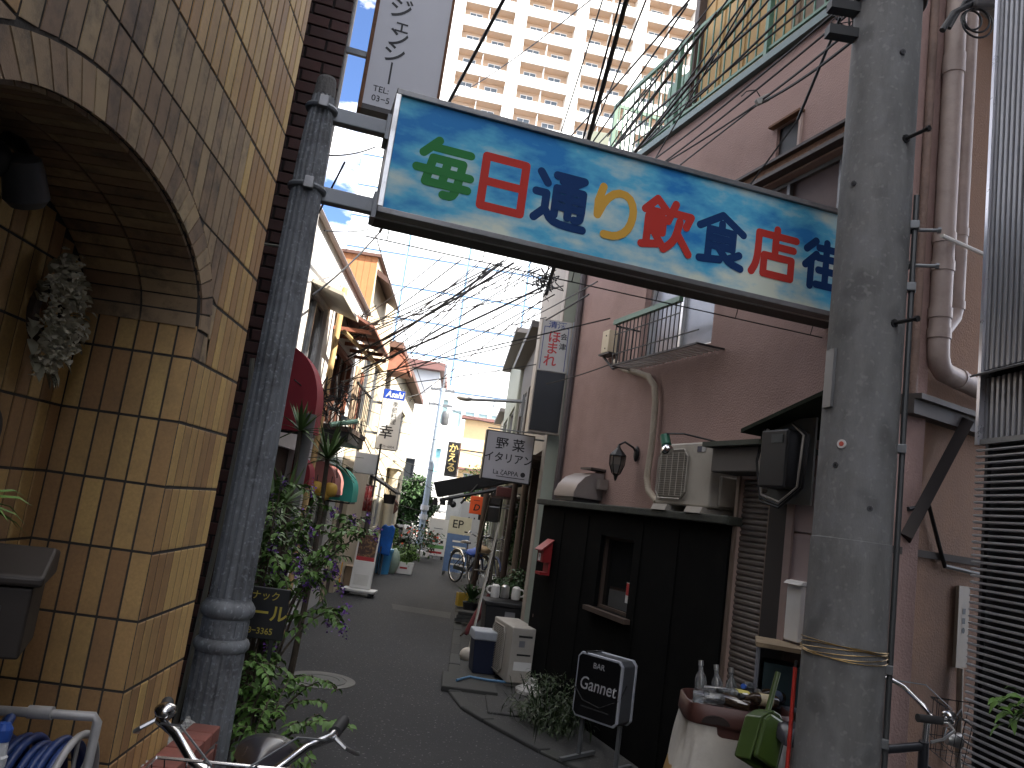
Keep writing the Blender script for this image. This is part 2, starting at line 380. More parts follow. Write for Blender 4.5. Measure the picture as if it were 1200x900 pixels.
for c in range(-6, 28):
    x0 = 3.423-PW*(c+7) if c >= -6 else 0
    x0 = 3.423-PW*(c+7)
    for r in range(0, 24):
        z0 = Z0+PH*r; xm = x0+PW/2; zm = z0+PH/2
        inn = AC-AA-.13 < xm < AC+AA+.13 and zm < 2.9 and not (x0 > 2.82 and z0+PH < AZ+.02)
        if x0+PW < 2.845 and x0 > 1.3 and z0 < AZ-.1 and xm < 2.84: continue
        wp = Vector((-1.0, xm, zm)); vis = seen(wp)
        if inn:
            bl = arch(x0+.004, .115); br = arch(x0+PW-.004, .115)
            bl = max(z0+.0045, (bl or -9)+.004); br = max(z0+.0045, (br or -9)+.004); zt = z0+PH-.0045
            if x0 < 2.84 and xm < 2.84 and z0 < AZ-.02 and bl < z0+.01: continue
            if min(bl, br) > zt-.012: continue
            bl = min(bl, zt-.003); br = min(br, zt-.003)
            t = MB().prism([(x0+.0055, bl), (x0+PW-.0055, br), (x0+PW-.0055, zt), (x0+.0055, zt)], 0, BK+.004)
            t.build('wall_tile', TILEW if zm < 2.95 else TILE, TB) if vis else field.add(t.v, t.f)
        elif vis and nt_ < 270:
            put('wall_tile', tile0, TB, (x0, 0, z0)); nt_ += 1
        else:
            field.add([(a+x0, b, z+z0) for a, b, z in tile0_v], tile0_f) if 0 else field.cbox(x0+.004, x0+PW-.004, 0, BK+.004, z0+.0045, z0+PH-.0045, .0025)
for c in range(28, 60):
    for r in range(0, 24):
        x0 = 3.423-PW*(c+7); z0 = Z0+PH*r
        if x0 > 1.27: continue
        field.cbox(x0+.004, x0+PW-.004, 0, BK+.004, z0+.0045, z0+PH-.0045, .0025)
field.build('tile_field', TILE, TB, kind='stuff')
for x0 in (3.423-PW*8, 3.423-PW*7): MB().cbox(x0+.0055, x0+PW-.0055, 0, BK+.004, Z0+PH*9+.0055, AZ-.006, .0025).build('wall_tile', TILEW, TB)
# voussoirs round the arch and soffit tiles
NV = 30
def ell(t, off): return (AC+(AA+off)*math.cos(t), AZ+(AB+off)*math.sin(t))
# equal arc steps
ts = [math.pi*i/400 for i in range(401)]; L_ = [0]
for a, b in zip(ts, ts[1:]):
    p, q = ell(a, .05), ell(b, .05); L_.append(L_[-1]+math.hypot(p[0]-q[0], p[1]-q[1]))
def tat(s):
    s *= L_[-1]
    for i in range(400):
        if L_[i+1] >= s: return ts[i]+(ts[i+1]-ts[i])*(s-L_[i])/(L_[i+1]-L_[i]+1e-9)
    return math.pi
for i in range(NV):
    t0, t1 = tat(i/NV+.0018), tat((i+1)/NV-.0018)
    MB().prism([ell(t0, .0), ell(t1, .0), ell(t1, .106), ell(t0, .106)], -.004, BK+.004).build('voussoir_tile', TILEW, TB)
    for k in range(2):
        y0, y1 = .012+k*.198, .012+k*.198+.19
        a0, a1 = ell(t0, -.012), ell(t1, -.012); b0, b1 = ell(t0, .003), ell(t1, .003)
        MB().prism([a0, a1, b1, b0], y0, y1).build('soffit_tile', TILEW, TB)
# niche jamb (faces the viewer) and niche back wall
for r in range(2, 11):
    z0 = Z0+PH*r; zt = min(z0+PH-.0045, 2.30)
    if zt-z0 < .03: continue
    for k in range(6):
        y0 = .006+k*.0695
        y1 = min(y0+.0615, .405)
        if y1-y0 < .02: continue
        b = MB(); b.v = []; b.box(2.84-.004, 2.842, y0, y1, z0+.0045, zt); b.build('niche_tile', TILE, TB, bevel=.001)
for c in range(0, 14):
    x1 = 2.83-c*PW; x0 = x1-PW+.008
    for r in range(3, 12):
        z0 = Z0+PH*r+.0045; zt = z0+PH-.009; top = (arch((x0+x1)/2) or AZ)-.02
        zt = min(zt, top)
        if zt-z0 < .02 or not seen((-1.4, x0, zt), 60): continue
        MB().cbox(x0, x1, .406, .416, z0, zt, .002).build('niche_tile', TILE, TB)

# ------------------------------------------------------------------ dark brick building (left, behind the street pole)
BB = thing('brick_building', 'dark red brick building squeezed between tile wall and grey street pole', 'building', (-1.045, 4.42, 0), rad(12.6))
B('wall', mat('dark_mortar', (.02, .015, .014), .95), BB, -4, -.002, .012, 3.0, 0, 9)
for r in range(8, 74):
    z0 = r*.071; off = (r % 2)*.115
    for k in range(4):
        x1 = -.0-k*.225+(-off if k else 0) ; x0 = x1-.215 if not (k == 0 and r % 2) else x1-.105
        if k and r % 2: x1 = -.115-(k-1)*.225; x0 = x1-.215
        if x0 < -.62: continue
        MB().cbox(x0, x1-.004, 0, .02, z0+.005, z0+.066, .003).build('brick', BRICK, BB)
rest = MB()
for r in range(74, 127):
    for k in range(8): rest.box(-.22*k-.215-(r % 2)*.11, -.22*k-(r % 2)*.11-(0 if (k or r % 2) else 0), .002, .02, r*.071+.005, r*.071+.066)
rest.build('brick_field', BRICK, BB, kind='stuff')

# ------------------------------------------------------------------ walls with real openings
def holed(name, m, parent, x0, x1, z0, z1, holes, y0=0, th=.18):
    xs = sorted({x0, x1, *[min(max(h[i], x0), x1) for h in holes for i in (0, 1)]}); zs = sorted({z0, z1, *[min(max(h[i], z0), z1) for h in holes for i in (2, 3)]})
    hol = lambda i, j: i < 0 or j < 0 or i >= len(xs)-1 or j >= len(zs)-1 or any(h[0]-1e-6 <= xs[i] and xs[i+1] <= h[1]+1e-6 and h[2]-1e-6 <= zs[j] and zs[j+1] <= h[3]+1e-6 for h in holes)
    b = MB(); y1 = y0+th
    for i in range(len(xs)-1):
        for j in range(len(zs)-1):
            if hol(i, j): continue
            a, c, d, e = xs[i], xs[i+1], zs[j], zs[j+1]
            b.add([(a, y0, d), (c, y0, d), (c, y0, e), (a, y0, e)], [(0, 1, 2, 3)]); b.add([(a, y1, d), (c, y1, d), (c, y1, e), (a, y1, e)], [(3, 2, 1, 0)])
            if hol(i-1, j): b.add([(a, y0, d), (a, y1, d), (a, y1, e), (a, y0, e)], [(0, 3, 2, 1)])
            if hol(i+1, j): b.add([(c, y0, d), (c, y1, d), (c, y1, e), (c, y0, e)], [(0, 1, 2, 3)])
            if hol(i, j-1): b.add([(a, y0, d), (c, y0, d), (c, y1, d), (a, y1, d)], [(3, 2, 1, 0)])
            if hol(i, j+1): b.add([(a, y0, e), (c, y0, e), (c, y1, e), (a, y1, e)], [(0, 1, 2, 3)])
    me = bpy.data.meshes.new(name); me.from_pydata(b.v, [], b.f); me.materials.append(m)
    bm = bmesh.new(); bm.from_mesh(me); bmesh.ops.remove_doubles(bm, verts=bm.verts, dist=1e-5); bm.to_mesh(me); bm.free()
    return put(name, me, parent)
def window(parent, x0, x1, z0, z1, y=.08, fm=None, gm=None, fw=.035, split=1, sill=False, name='window'):
    """sash window: frame mesh, each pane its own sub-part"""
    fm = fm or ALU; gm = gm or GLASSD; b = MB()
    b.box(x0, x0+fw, y, y+.06, z0, z1); b.box(x1-fw, x1, y, y+.06, z0, z1); b.box(x0+fw, x1-fw, y, y+.06, z0, z0+fw); b.box(x0+fw, x1-fw, y, y+.06, z1-fw, z1)
    for k in range(1, split):
        xm = x0+(x1-x0)*k/split; b.box(xm-fw/2, xm+fw/2, y-.004, y+.056, z0+fw, z1-fw)
    o = b.build(name, fm, parent)
    for k in range(split):
        a = x0+(x1-x0)*k/split+fw*.45; c = x0+(x1-x0)*(k+1)/split-fw*.45
        B('pane', gm, o, a, c, y+.028, y+.036, z0+fw*.8, z1-fw*.8)
    if sill: B('sill', fm, o, x0-.04, x1+.04, y-.11, y+.02, z0-.04, z0-.002)
    return o

# ------------------------------------------------------------------ pink building (right)
A0 = Vector((.97, 9.0, 0)); RA = math.atan2(-.96, .281)
PB = thing('pink_building', 'pink rough stucco building on the right behind the black shed', 'building', A0, RA)
def LA(px, py, y=0):
    """point on the pink facade (set back by y) in its local frame"""
    p0 = A0+Matrix.Rotation(RA, 3, 'Z') @ Vector((0, y, 0)); return loc(onP(px, py, p0, RA), A0, RA)
holes = [(1.84, 3.02, 3.22, 4.45), (3.63, 3.89, 4.52, 4.80), (3.20, 4.80, 3.70, 4.36)]
holed('wall', PINK, PB, .34, 4.95, 0, 5.42, holes, 0, .2)
B('interior', mat('dark_interior', (.01, .01, .011), .9), PB, .5, 4.6, .35, .45, 0, 5.3)
# wall turning the corner (faces the viewer) : its own frame inside the building
RB = math.atan2(.49, .87)
cw = A0+Matrix.Rotation(RA, 3, 'Z') @ Vector((4.95, 0, 0)); cl = loc(cw, A0, RA); dl = Matrix.Rotation(RB-RA, 4, 'Z')
TBm = Matrix.Translation(cl) @ dl
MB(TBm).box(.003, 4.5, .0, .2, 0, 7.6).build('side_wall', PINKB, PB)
MB(TBm).box(-.0, 4.5, -.09, .0, 2.52, 2.60).build('ledge', mat('ledge_metal', (.06, .048, .042), .7, .1, var=.3), PB)
MB(TBm).box(-.0, 4.5, -.13, .0, 2.60, 2.63).build('ledge', MATS['ledge_metal'], PB)
MB(TBm).box(-.0, 4.5, -.02, .0, 1.75, 1.79).build('ledge', mat('dark_joint', (.04, .03, .025), .9), PB)
# diagonal brace under the ledge
p0 = TBm.inverted() @ Vector(loc(onP(1113, 495, cw, RB), A0, RA)); p1 = TBm.inverted() @ Vector(loc(onP(1055, 630, cw, RB), A0, RA))
MB(TBm).tube([(p0.x, -.10, p0.z), (p1.x, -.03, p1.z)], .045, 4).build('brace', mat('brown_steel', (.022, .016, .014), .6, .3, var=.3), PB)
B('roof_slab', CONC, PB, .30, 4.95, .2, 4.5, 5.30, 5.42)
B('parapet_flashing', mat('green_grey_flashing', (.09, .13, .13), .5, .3, var=.2), PB, .28, 4.99, -.05, .14, 5.424, 5.49)
# setback upper storey
OCHRE = mat('ochre_siding', (.42, .27, .11), .75, var=.1, scale=2, dirt=(.25, .15, .07), damt=.4)
for i in range(31):
    a, b = 2.17+i*.09, 2.17+i*.09+.086; y_ = .13-(.012 if i % 2 else 0)
    B('siding_board', OCHRE if i < 15 else mat('brown_corrugated', (.24, .17, .11), .8, var=.12), PB, a, b, y_, .17, 5.42, 7.6)
B('upper_wall', OCHRE, PB, 2.15, 4.95, .171, 3.8, 5.421, 7.6)
B('upper_roof', mat('roof_sheet', (.12, .09, .07), .6), PB, 1.9, 4.95, .0, 4.0, 7.602, 7.72)
B('corner_post', mat('brown_post', (.06, .04, .035), .6), PB, 2.08, 2.15, .06, .16, 5.49, 7.6)
B('corner_post', MATS['brown_post'], PB, 3.86, 4.0, .05, .115, 5.49, 7.6)
window(PB, 4.12, 4.9, 5.95, 7.2, .06, ALU, mat('sky_glass', (.06, .12, .26), .08, spec=.9), split=2)
# balcony railing: posts, rails and each bar
rail = MB().box(.62, 4.95, -.015, .015, 6.36, 6.40).build('handrail', GREENP, PB)
B('rail', GREENP, PB, .62, 4.95, -.01, .01, 5.56, 5.585)
for x in (.62, 2.0, 3.4, 4.9): B('railing_post', GREENP, PB, x-.02, x+.02, -.022, .022, 5.49, 6.38)
bar = MB().box(-.006, .006, -.006, .006, 5.585, 6.36).mesh('railing_bar', GREENP)
x = .72
while x < 4.9: put('railing_bar', bar, PB, (x, 0, 0)); x += .115
B('end_rail', GREENP, PB, .62, .64, .016, .8, 6.36, 6.40); B('end_rail', GREENP, PB, .62, .64, .011, .8, 5.56, 5.585)
for k in range(7): put('railing_bar', bar, PB, (.63, .1+k*.11, 0))
# green cabinet and blinds on the balcony
B('balcony_cabinet', GREENP, PB, 1.15, 1.6, .35, .75, 5.43, 6.45); B('balcony_cabinet', mat('mesh_grey', (.1, .11, .1), .7, var=.3), PB, .8, 1.12, .3, .7, 5.43, 6.0)
# windows
W1 = window(PB, 1.84, 3.02, 3.22, 4.45, .06, ALU, GLASSL, split=2)
W2 = window(PB, 3.20, 4.80, 3.70, 4.36, .07, ALUD, mat('brown_glass', (.12, .085, .08), .5, var=.15, spec=.15), fw=.03, split=3)
B('window_hood', mat('hood_brown', (.06, .045, .04), .6, var=.3), PB, 3.12, 4.93, -.075, .0, 4.375, 4.405); B('window_hood', PINKB, PB, 3.15, 4.93, -.045, .0, 4.408, 4.47); B('window_hood', MATS['hood_brown'], PB, 3.12, 4.93, -.085, 0, 4.473, 4.495)
B('vent_frame', RUST, PB, 3.58, 3.93, -.05, .0, 4.803, 4.82); B('vent_frame', mat('pale_trim', (.4, .3, .26), .8), PB, 3.895, 3.92, -.02, 0, 4.50, 4.80)
B('vent_back', BLACK, PB, 3.632, 3.888, .025, .19, 4.522, 4.798)
# window cage: base rack, bars, green top rail
x0, x1, yc = 1.79, 3.22, -.25
MB().box(x0-.02, x1-.3, yc-.02, yc+.02, 3.53, 3.575).build('cage_top_rail', GREENP, PB)
b = MB().box(x0, x1, yc-.006, yc+.006, 3.13, 3.145).box(x0, x1, yc-.005, yc+.005, 3.24, 3.248).box(x0, x0+.012, yc, 0, 3.13, 3.145).box(x1-.012, x1, yc, 0, 3.13, 3.145).box(x0, x0+.012, yc, 0, 3.51, 3.525).box(x0, x1-.3, yc-.005, yc+.005, 3.43, 3.437)
b.build('cage_frame', CABLE, PB)
cb = MB().box(-.004, .004, yc-.004, yc+.004, 3.14, 3.53).mesh('cage_bar', CABLE)
x = x0+.01
while x < x1-.28: put('cage_bar', cb, PB, (x, 0, 0)); x += .07
for k in range(3): put('cage_bar', cb, PB, (x0+.004, .07*k+.05, 0))
sl = MB().box(0, .03, yc+.01, -.01, 3.135, 3.148).mesh('cage_slat', ALU)
x = x0+.02
while x < x1-.03: put('cage_slat', sl, PB, (x, 0, 0)); x += .078
# ground floor bay with the roller shutter: housing, each slat, guide rails
holed('bay_wall', MATS['pale_trim'], PB, 3.925, 4.95, 0, 2.12, [(3.955, 4.275, 0, 2.10)], -.27, .10)
B('shutter_housing', mat('brown_grey_sheet', (.10, .088, .08), .6, .2, var=.2), PB, 3.83, 4.33, -.43, -.02, 2.125, 2.285, bevel=.008)
B('shutter_roof', mat('mossy_sheet', (.055, .06, .045), .85, var=.35), PB, 3.78, 4.38, -.48, -.02, 2.288, 2.32)
MB().prism([(4.22, 2.36), (4.93, 2.54), (4.93, 2.565), (4.22, 2.385)], -.50, -.003).build('canopy', mat('mossy_roof', (.022, .027, .018), .9, var=.4, bump=.3, spec=.1), PB)
sm = mat('shutter_slat', (.16, .135, .12), .5, .3, var=.25, dirt=(.3, .27, .24), dscale=9, damt=.35)
ss = MB().prismx([(-.235, 0), (-.247, .012), (-.247, .026), (-.235, .036), (-.225, .036), (-.225, 0)], 3.955, 4.275).mesh('shutter_slat', sm)
for k in range(58): put('shutter_slat', ss, PB, (0, 0, .01+k*.036))
B('guide_rail', mat('rail_brown', (.2, .15, .12), .5, .3), PB, 3.926, 3.958, -.285, -.2705, 0, 2.12); B('guide_rail', MATS['rail_brown'], PB, 4.272, 4.30, -.285, -.2705, 0, 2.12)
B('door_jamb', mat('dark_jamb', (.028, .022, .02), .7), PB, 4.302, 4.47, -.30, -.2705, 0, 2.12)
B('wall_panel', mat('pale_pink_panel', (.36, .28, .27), .7, var=.08), PB, 4.472, 4.94, -.295, -.2705, 1.80, 2.12); B('wall_panel', MATS['pale_pink_panel'], PB, 4.472, 4.94, -.295, -.2705, 0, 1.788)
B('wall_panel', mat('panel_strip', (.3, .22, .2), .7), PB, 4.472, 4.53, -.31, -.297, 0, 2.12)
# post beside the pillar
MB().tube([(.37, -.03, 0), (.37, -.03, 5.4)], .04, 8).build('downpipe', mat('dark_grey_pipe', (.075, .06, .06), .6, var=.3), PB)
MB().tube([(.30, .02, 0), (.30, .02, 5.4)], .02, 6).build('downpipe', mat('dark_grey_pipe', (.075, .06, .06), .6), PB)

# ------------------------------------------------------------------ black shed in front of it
SH = thing('black_shed', 'low black painted board shed with small window and mossy top', 'shed', A0, RA)
holed('wall', BLACKW, SH, .72, 3.92, 0, 1.79, [(2.10, 2.68, .99, 1.59)], -.30, .08)
for x in (1.25, 1.8, 2.78, 3.3): B('batten', BLACKW, SH, x, x+.03, -.307, -.2995, .02, 1.74)
B('wall_end', BLACKW, SH, .72, .78, -.22, .0, 0, 1.79); B('wall_end', BLACKW, SH, 3.86, 3.92, -.22, .0, 0, 1.79)
MB().box(.66, 3.97, -.36, -.002, 1.792, 1.85).build('coping', mat('mossy_coping', (.035, .038, .03), .9, var=.5, scale=14, bump=.4), SH, bevel=.01)
ww = window(SH, 2.10, 2.68, .99, 1.59, -.26, WOODD, mat('shed_glass', (.012, .012, .012), .03, spec=.7), fw=.025, split=1)
B('sill', WOODD, SH, 2.02, 2.76, -.36, -.302, .95, .987)
B('room_board', mat('brown_inner_board', (.09, .05, .035), .8), SH, 2.2, 2.68, -.15, -.14, .99, 1.18)
B('sticker', mat('white_sticker', (.7, .7, .7), .5), SH, 2.53, 2.60, -.2405, -.239, 1.09, 1.25)
B('sticker', mat('red_sticker', (.45, .03, .03), .5), SH, 2.535, 2.595, -.243, -.2415, 1.15, 1.245)
# ------------------------------------------------------------------ silver clad building (right edge)
SB = thing('silver_building', 'tall building clad in silver ribbed metal at the right edge', 'building', (2.4, 3.61, 0), rad(-90))
B('core', mat('dark_backing', (.012, .012, .014), .9), SB, .03, 9, .05, 6, 0, 13)
B('corner_trim', mat('bright_trim', (.5, .5, .54), .3, .6, var=.08), SB, 0, .022, -.014, 6, 2.30, 13)
rib = MB().prism([(0, 0), (1, 0), (1, 1), (0, 1)], 0, 1)
def corr(z0, z1, n0, n1, name, parent, y=0):
    """vertical corrugation: one long folded sheet"""
    b = MB(); vs = []; p = .038
    for k in range(n0, n1):
        x = .026+k*p
        for dx, dy in ((0, 0), (.45, 0), (.55, .018), (.95, .018)): vs.append((x+dx*p, y+dy))
    n = len(vs)
    b.add([(a, c, z0) for a, c in vs]+[(a, c, z1) for a, c in vs], [(i, i+1, i+1+n, i+n) for i in range(n-1)])
    return b.build(name, SILV, parent)
for s_ in range(4): corr(2.66, 13, s_*55, s_*55+55, 'siding_panel', SB, .0)
for s_ in range(4): corr(2.33, 2.62, s_*55, s_*55+55, 'siding_panel', SB, .012)
MB().prismx([(-.05, 2.62), (.03, 2.655), (.03, 2.665), (-.055, 2.628)], .0, 9).build('flashing', SILV, SB)
B('flashing', ALUD, SB, .0, 9, -.004, .03, 2.30, 2.325)
lv = MB().prismx([(-.0, .0), (-.012, .004), (-.012, .010), (.0, .013)], .0, 2.2).mesh('louvre_slat', mat('louvre_silver', (.42, .42, .44), .4, .4, var=.1, rnd=.1))
for k in range(72): put('louvre_slat', lv, SB, (.01, .0, .10+k*.0305))
for x in (.06, .62, 1.2, 1.8): B('louvre_upright', mat('louvre_upright', (.05, .05, .055), .5, .5), SB, x, x+.02, .0, .02, .05, 2.3)

# ------------------------------------------------------------------ unseen block added behind the photographer to shut out the low sky
BH = thing('low_sky_blocker', 'unseen plain grey block added behind the photographer to shut out low sky', 'building', (0, -15, 0))
holed('wall', CONC, BH, -22, 22, 0, 6.2, [(-20+i*4, -18+i*4, 3.6, 5.0) for i in range(10)], 0, .3)
B('core', MATS['dark_interior'], BH, -22, 22, -6, -.01, 0, 6.2)

# ------------------------------------------------------------------ green-grey pillar building (right, past the pink one)
GP = mat('green_grey_plaster', (.27, .29, .235), .85, var=.07, scale=3, bump=.12, dirt=(.17, .17, .13), dscale=1.5, damt=.45)
RB2 = thing('narrow_shop_building', 'narrow old shop building with pale green corner pillar beyond the pink wall', 'building', (.93, 9.12, 0))
B('corner_pillar', GP, RB2, .0, .27, .0, .35, 0, 6.4); B('pillar_side', mat('beige_grey_plaster', (.30, .265, .225), .85, var=.15, dirt=(.15, .13, .11), damt=.6), RB2, -.012, -.001, .003, .35, 0, 6.4)
B('wall', mat('dark_plaster', (.06, .055, .05), .9, var=.3), RB2, .27, 4, .01, 5.0, 0, 6.2)
for i, (y0, y1) in enumerate(((.4, 1.7), (1.8, 3.1), (3.2, 4.6))):
    B('shop_post', WOODD, RB2, .03, .13, y0, y0+.1, 0, 2.3); B('shop_door', mat('shop_door_brown', (.04, .03, .025), .5, var=.3), RB2, .16, .2, y0+.1, y1, .05, 2.1)
    B('window', GLASSD, RB2, .2, .23, y0+.15, y1-.1, 3.2, 4.6)
B('upper_sheet', mat('old_corrugated_sheet', (.20, .175, .145), .8, .1, var=.3, stretch=(1, 6, .5)), RB2, .06, .26, .36, 4.8, 2.5, 5.6)
MB().box(-.25, .3, .4, 4.9, 2.32, 2.38).build('eave', WOODD, RB2)

# further right row
def shop(name, label, x, y0, y1, h, wallm, seed, eave=.35):
    random.seed(seed); t = thing(name, label, 'building', (x, y1, 0), rad(-90)); ln = y1-y0
    ho = [(.4, 1.3, 0, 2.1), (1.7, ln-.4, .7, 2.0), (.5, ln*.45, 3.1, 4.2), (ln*.55, ln-.4, 3.1, 4.2)]
    ho = [q for q in ho if q[3] < h-.2]
    holed('wall', wallm, t, 0, ln, 0, h, ho, 0, .15)
    B('core', MATS['dark_interior'], t, 0.02, ln-.02, .5, 4, 0, h-.05)
    B('side_wall', wallm, t, ln-.0, ln+.12, 0.01, 4, 0, h)
    B('door', WOODD, t, .4, 1.3, .08, .12, 0, 2.1)
    for q in ho[1:]: window(t, *q, .05, ALUD, GLASSD, split=2)
    B('eave', mat('dark_sheet_roof', (.05, .045, .045), .7, var=.3), t, -.1, ln+.1, -eave, .1, 2.45, 2.52)
    B('roof', MATS['dark_sheet_roof'], t, -.1, ln+.15, -.25, 4, h+.003, h+.12)
    return t
shop('plank_shop', 'dark plank shop with ladder and signboards right of the lane', 1.12, 14.2, 18.6, 5.0, mat('dark_plank_wall', (.05, .043, .038), .85, var=.3, stretch=(1, 1, .2)), 3)
shop('grey_green_shop', 'grey green two storey shop past the dark plank shop', 1.05, 18.8, 24.5, 5.9, mat('grey_green_plaster', (.20, .21, .17), .85, var=.15), 4)
shop('beige_shop', 'beige two storey shop at the far right end of the lane', 1.2, 26, 30, 4.8, mat('beige_wall', (.4, .34, .25), .85, var=.1), 5)

# ------------------------------------------------------------------ left row beyond the brick building
WB = thing('white_house', 'white plastered house with grey gutter just behind the street pole', 'building', (-1.78, 7.1, 0), rad(90))
WPL = mat('white_plaster', (.66, .65, .62), .85, var=.05, bump=.1, dirt=(.5, .47, .42), dscale=1.2, damt=.4)
BSH = mat('brown_sash', (.16, .07, .045), .6)
holed('wall', WPL, WB, 0, 4.9, 0, 4.30, [(.5, 1.5, 0, 2.0), (.9, 1.9, 2.75, 3.65), (2.5, 4.1, 2.45, 3.5), (2.4, 4.3, .8, 1.9)], 0, .15)
B('core', MATS['dark_interior'], WB, .1, 4.8, .4, 4, 0, 4.2); B('side_wall', WPL, WB, -.12, -.001, .005, 4, 0, 4.30)
window(WB, .9, 1.9, 2.75, 3.65, .04, ALU, GLASSD, split=2); window(WB, 2.5, 4.1, 2.45, 3.5, .05, BSH, GLASSD, split=3); window(WB, 2.4, 4.3, .8, 1.9, .05, BSH, GLASSD, split=2)
B('door', WOODD, WB, .5, 1.5, .07, .11, 0, 2.0)
MB().box(-.2, 4.9, .0, 4.2, 4.303, 4.36).build('roof', mat('grey_roof_sheet', (.22, .22, .23), .6, .2, var=.2), WB)
MB().tube([(-.25, -.03, 4.31), (4.88, -.03, 4.33)], .035, 8).build('gutter', mat('brown_gutter', (.12, .09, .08), .5), WB, smooth=40)
MB().tube([(.3, -.04, 4.27), (.36, -.04, 3.2), (.36, -.04, 0.1)], .03, 8).build('downpipe', mat('grey_pipe', (.35, .34, .33), .5), WB, smooth=40)
MB().prismx([(0, 3.72), (-.34, 3.62), (-.34, 3.58), (0, 3.68)], .8, 2.0).build('window_canopy', mat('beige_canopy', (.42, .38, .32), .7), WB)
MB().prismx([(0, 3.86), (-.5, 3.62), (-.5, 3.59), (0, 3.82)], 2.3, 4.4).build('pent_roof', mat('rust_red_roof', (.22, .09, .065), .75, var=.25), WB)
for k in range(5): B('rafter', mat('red_brown_timber', (.24, .085, .05), .7), WB, 2.35+k*.49, 2.40+k*.49, -.46, -.003, 3.53, 3.575)
MB().tube([(2.05, -.08, 0), (2.15, -.10, 4.0)], .035, 8).build('bamboo_pole', mat('bamboo', (.5, .33, .14), .6, var=.15), WB, smooth=50); MB().tube([(2.0, -.2, 3.45), (4.4, -.42, 3.42)], .025, 6).build('drying_pole', MATS['bamboo'], WB)

OB = thing('orange_house', 'orange timber clad house with dark eave, taller than the white house', 'building', (-1.76, 12.02, 0), rad(90))
ORG = mat('orange_siding', (.48, .19, .075), .75, var=.1, scale=2, dirt=(.5, .27, .1), damt=.5)
ORY = mat('yellow_ochre_siding', (.56, .36, .13), .75, var=.08)
holed('wall', mat('pale_ivory_wall', (.55, .46, .33), .85, var=.1), OB, 0, 3.4, 0, 5.24, [(.3, 1.2, 0, 2.0), (.4, 1.5, 2.8, 3.9), (1.8, 2.7, 2.8, 3.9)], 0, .15)
B('core', MATS['dark_interior'], OB, .25, 3.3, .4, 3.6, 0, 5.1)
for k in range(20): put('clapboard', MB().box(-.02, -.001, .002+k*.1, .098+k*.1, 3.6, 5.24).mesh('clapboard', ORG), OB)
B('side_wall', ORG, OB, 0, .12, .15, 3.6, 0, 5.22)
window(OB, .4, 1.5, 2.8, 3.9, .05, ALU, GLASSD, split=2); window(OB, 1.8, 2.7, 2.8, 3.9, .05, ALU, GLASSD, split=2)
B('door', WOODD, OB, .3, 1.2, .07, .1, 0, 2)
B('roof', mat('brown_roof', (.12, .06, .045), .7, var=.2), OB, -.06, 3.4, -.05, 3.8, 5.243, 5.29)
MB().prismx([(0, 5.1), (-.22, 4.95), (-.22, 4.88), (0, 5.0)], .1, 1.9).build('eave_gutter', mat('dark_brown_gutter', (.09, .05, .04), .6), OB)
B('beam', mat('dark_orange_beam', (.32, .11, .045), .7), OB, -.045, -.021, .02, 1.6, 3.9, 4.02)

IB = thing('ivory_house', 'ivory stucco house with columns on the left side of the lane', 'building', (-1.74, 15.5, 0), rad(90))
holed('wall', IVORY, IB, 0, 9.0, 0, 4.5, [(.5, 1.6, 0, 2.0), (2.1, 3.2, .9, 2.0), (.6, 1.7, 2.8, 3.8), (2.6, 3.7, 2.8, 3.8), (5, 6.2, 2.8, 3.8), (4.6, 5.6, 0, 2.0), (6.6, 8.2, .8, 2)], 0, .15)
B('core', MATS['dark_interior'], IB, .2, 8.9, .4, 4, 0, 4.4); B('side_wall', IVORY, IB, -.1, -.001, .005, 4, 0, 4.5)
for q in ((2.1, 3.2, .9, 2.0), (.6, 1.7, 2.8, 3.8), (2.6, 3.7, 2.8, 3.8), (5, 6.2, 2.8, 3.8), (6.6, 8.2, .8, 2)): window(IB, *q, .05, ALU, GLASSD, split=2)
for x in (.5, 4.6): B('door', WOODD, IB, x, x+1.0, .07, .11, 0, 2.0)
for x in (3.6, 3.95, 4.3): MB().lathe([(.13, 0), (.13, .1), (.09, .14), (.085, 2.1), (.12, 2.16), (.12, 2.26)], 14, (x, -.14, 0)).build('column', IVORY, IB, smooth=40)
B('cornice', IVORY, IB, 3.3, 4.6, -.28, -.002, 2.262, 2.42)
MB().box(-.1, 9.1, -.25, 4.1, 4.503, 4.62).build('roof', mat('brown_roof', (.12, .06, .045), .7), IB)
# red tiled hood: each tile course a curved piece
for k in range(7):
    a0, a1 = rad(8+k*11), rad(8+(k+1)*11-1.5); R_ = .40
    MB().prismx([(-.7+R_-R_*math.sin(a) if False else -R_*math.sin(a), 4.05+R_*math.cos(a)) for a in (a0, a1)]+[(-(R_+.03)*math.sin(a1), 4.05+(R_+.03)*math.cos(a1)), (-(R_+.03)*math.sin(a0), 4.05+(R_+.03)*math.cos(a0))], .0, .9).build('hood_tile', mat('red_roof_tile', (.30, .12, .08), .7, var=.2, rnd=.15), IB)
MB().prismx([(0, 4.05)]+[(-.39*math.sin(rad(a)), 4.05+.39*math.cos(rad(a))) for a in range(0, 91, 15)], .01, .89).build('hood_body', MATS['red_roof_tile'], IB)

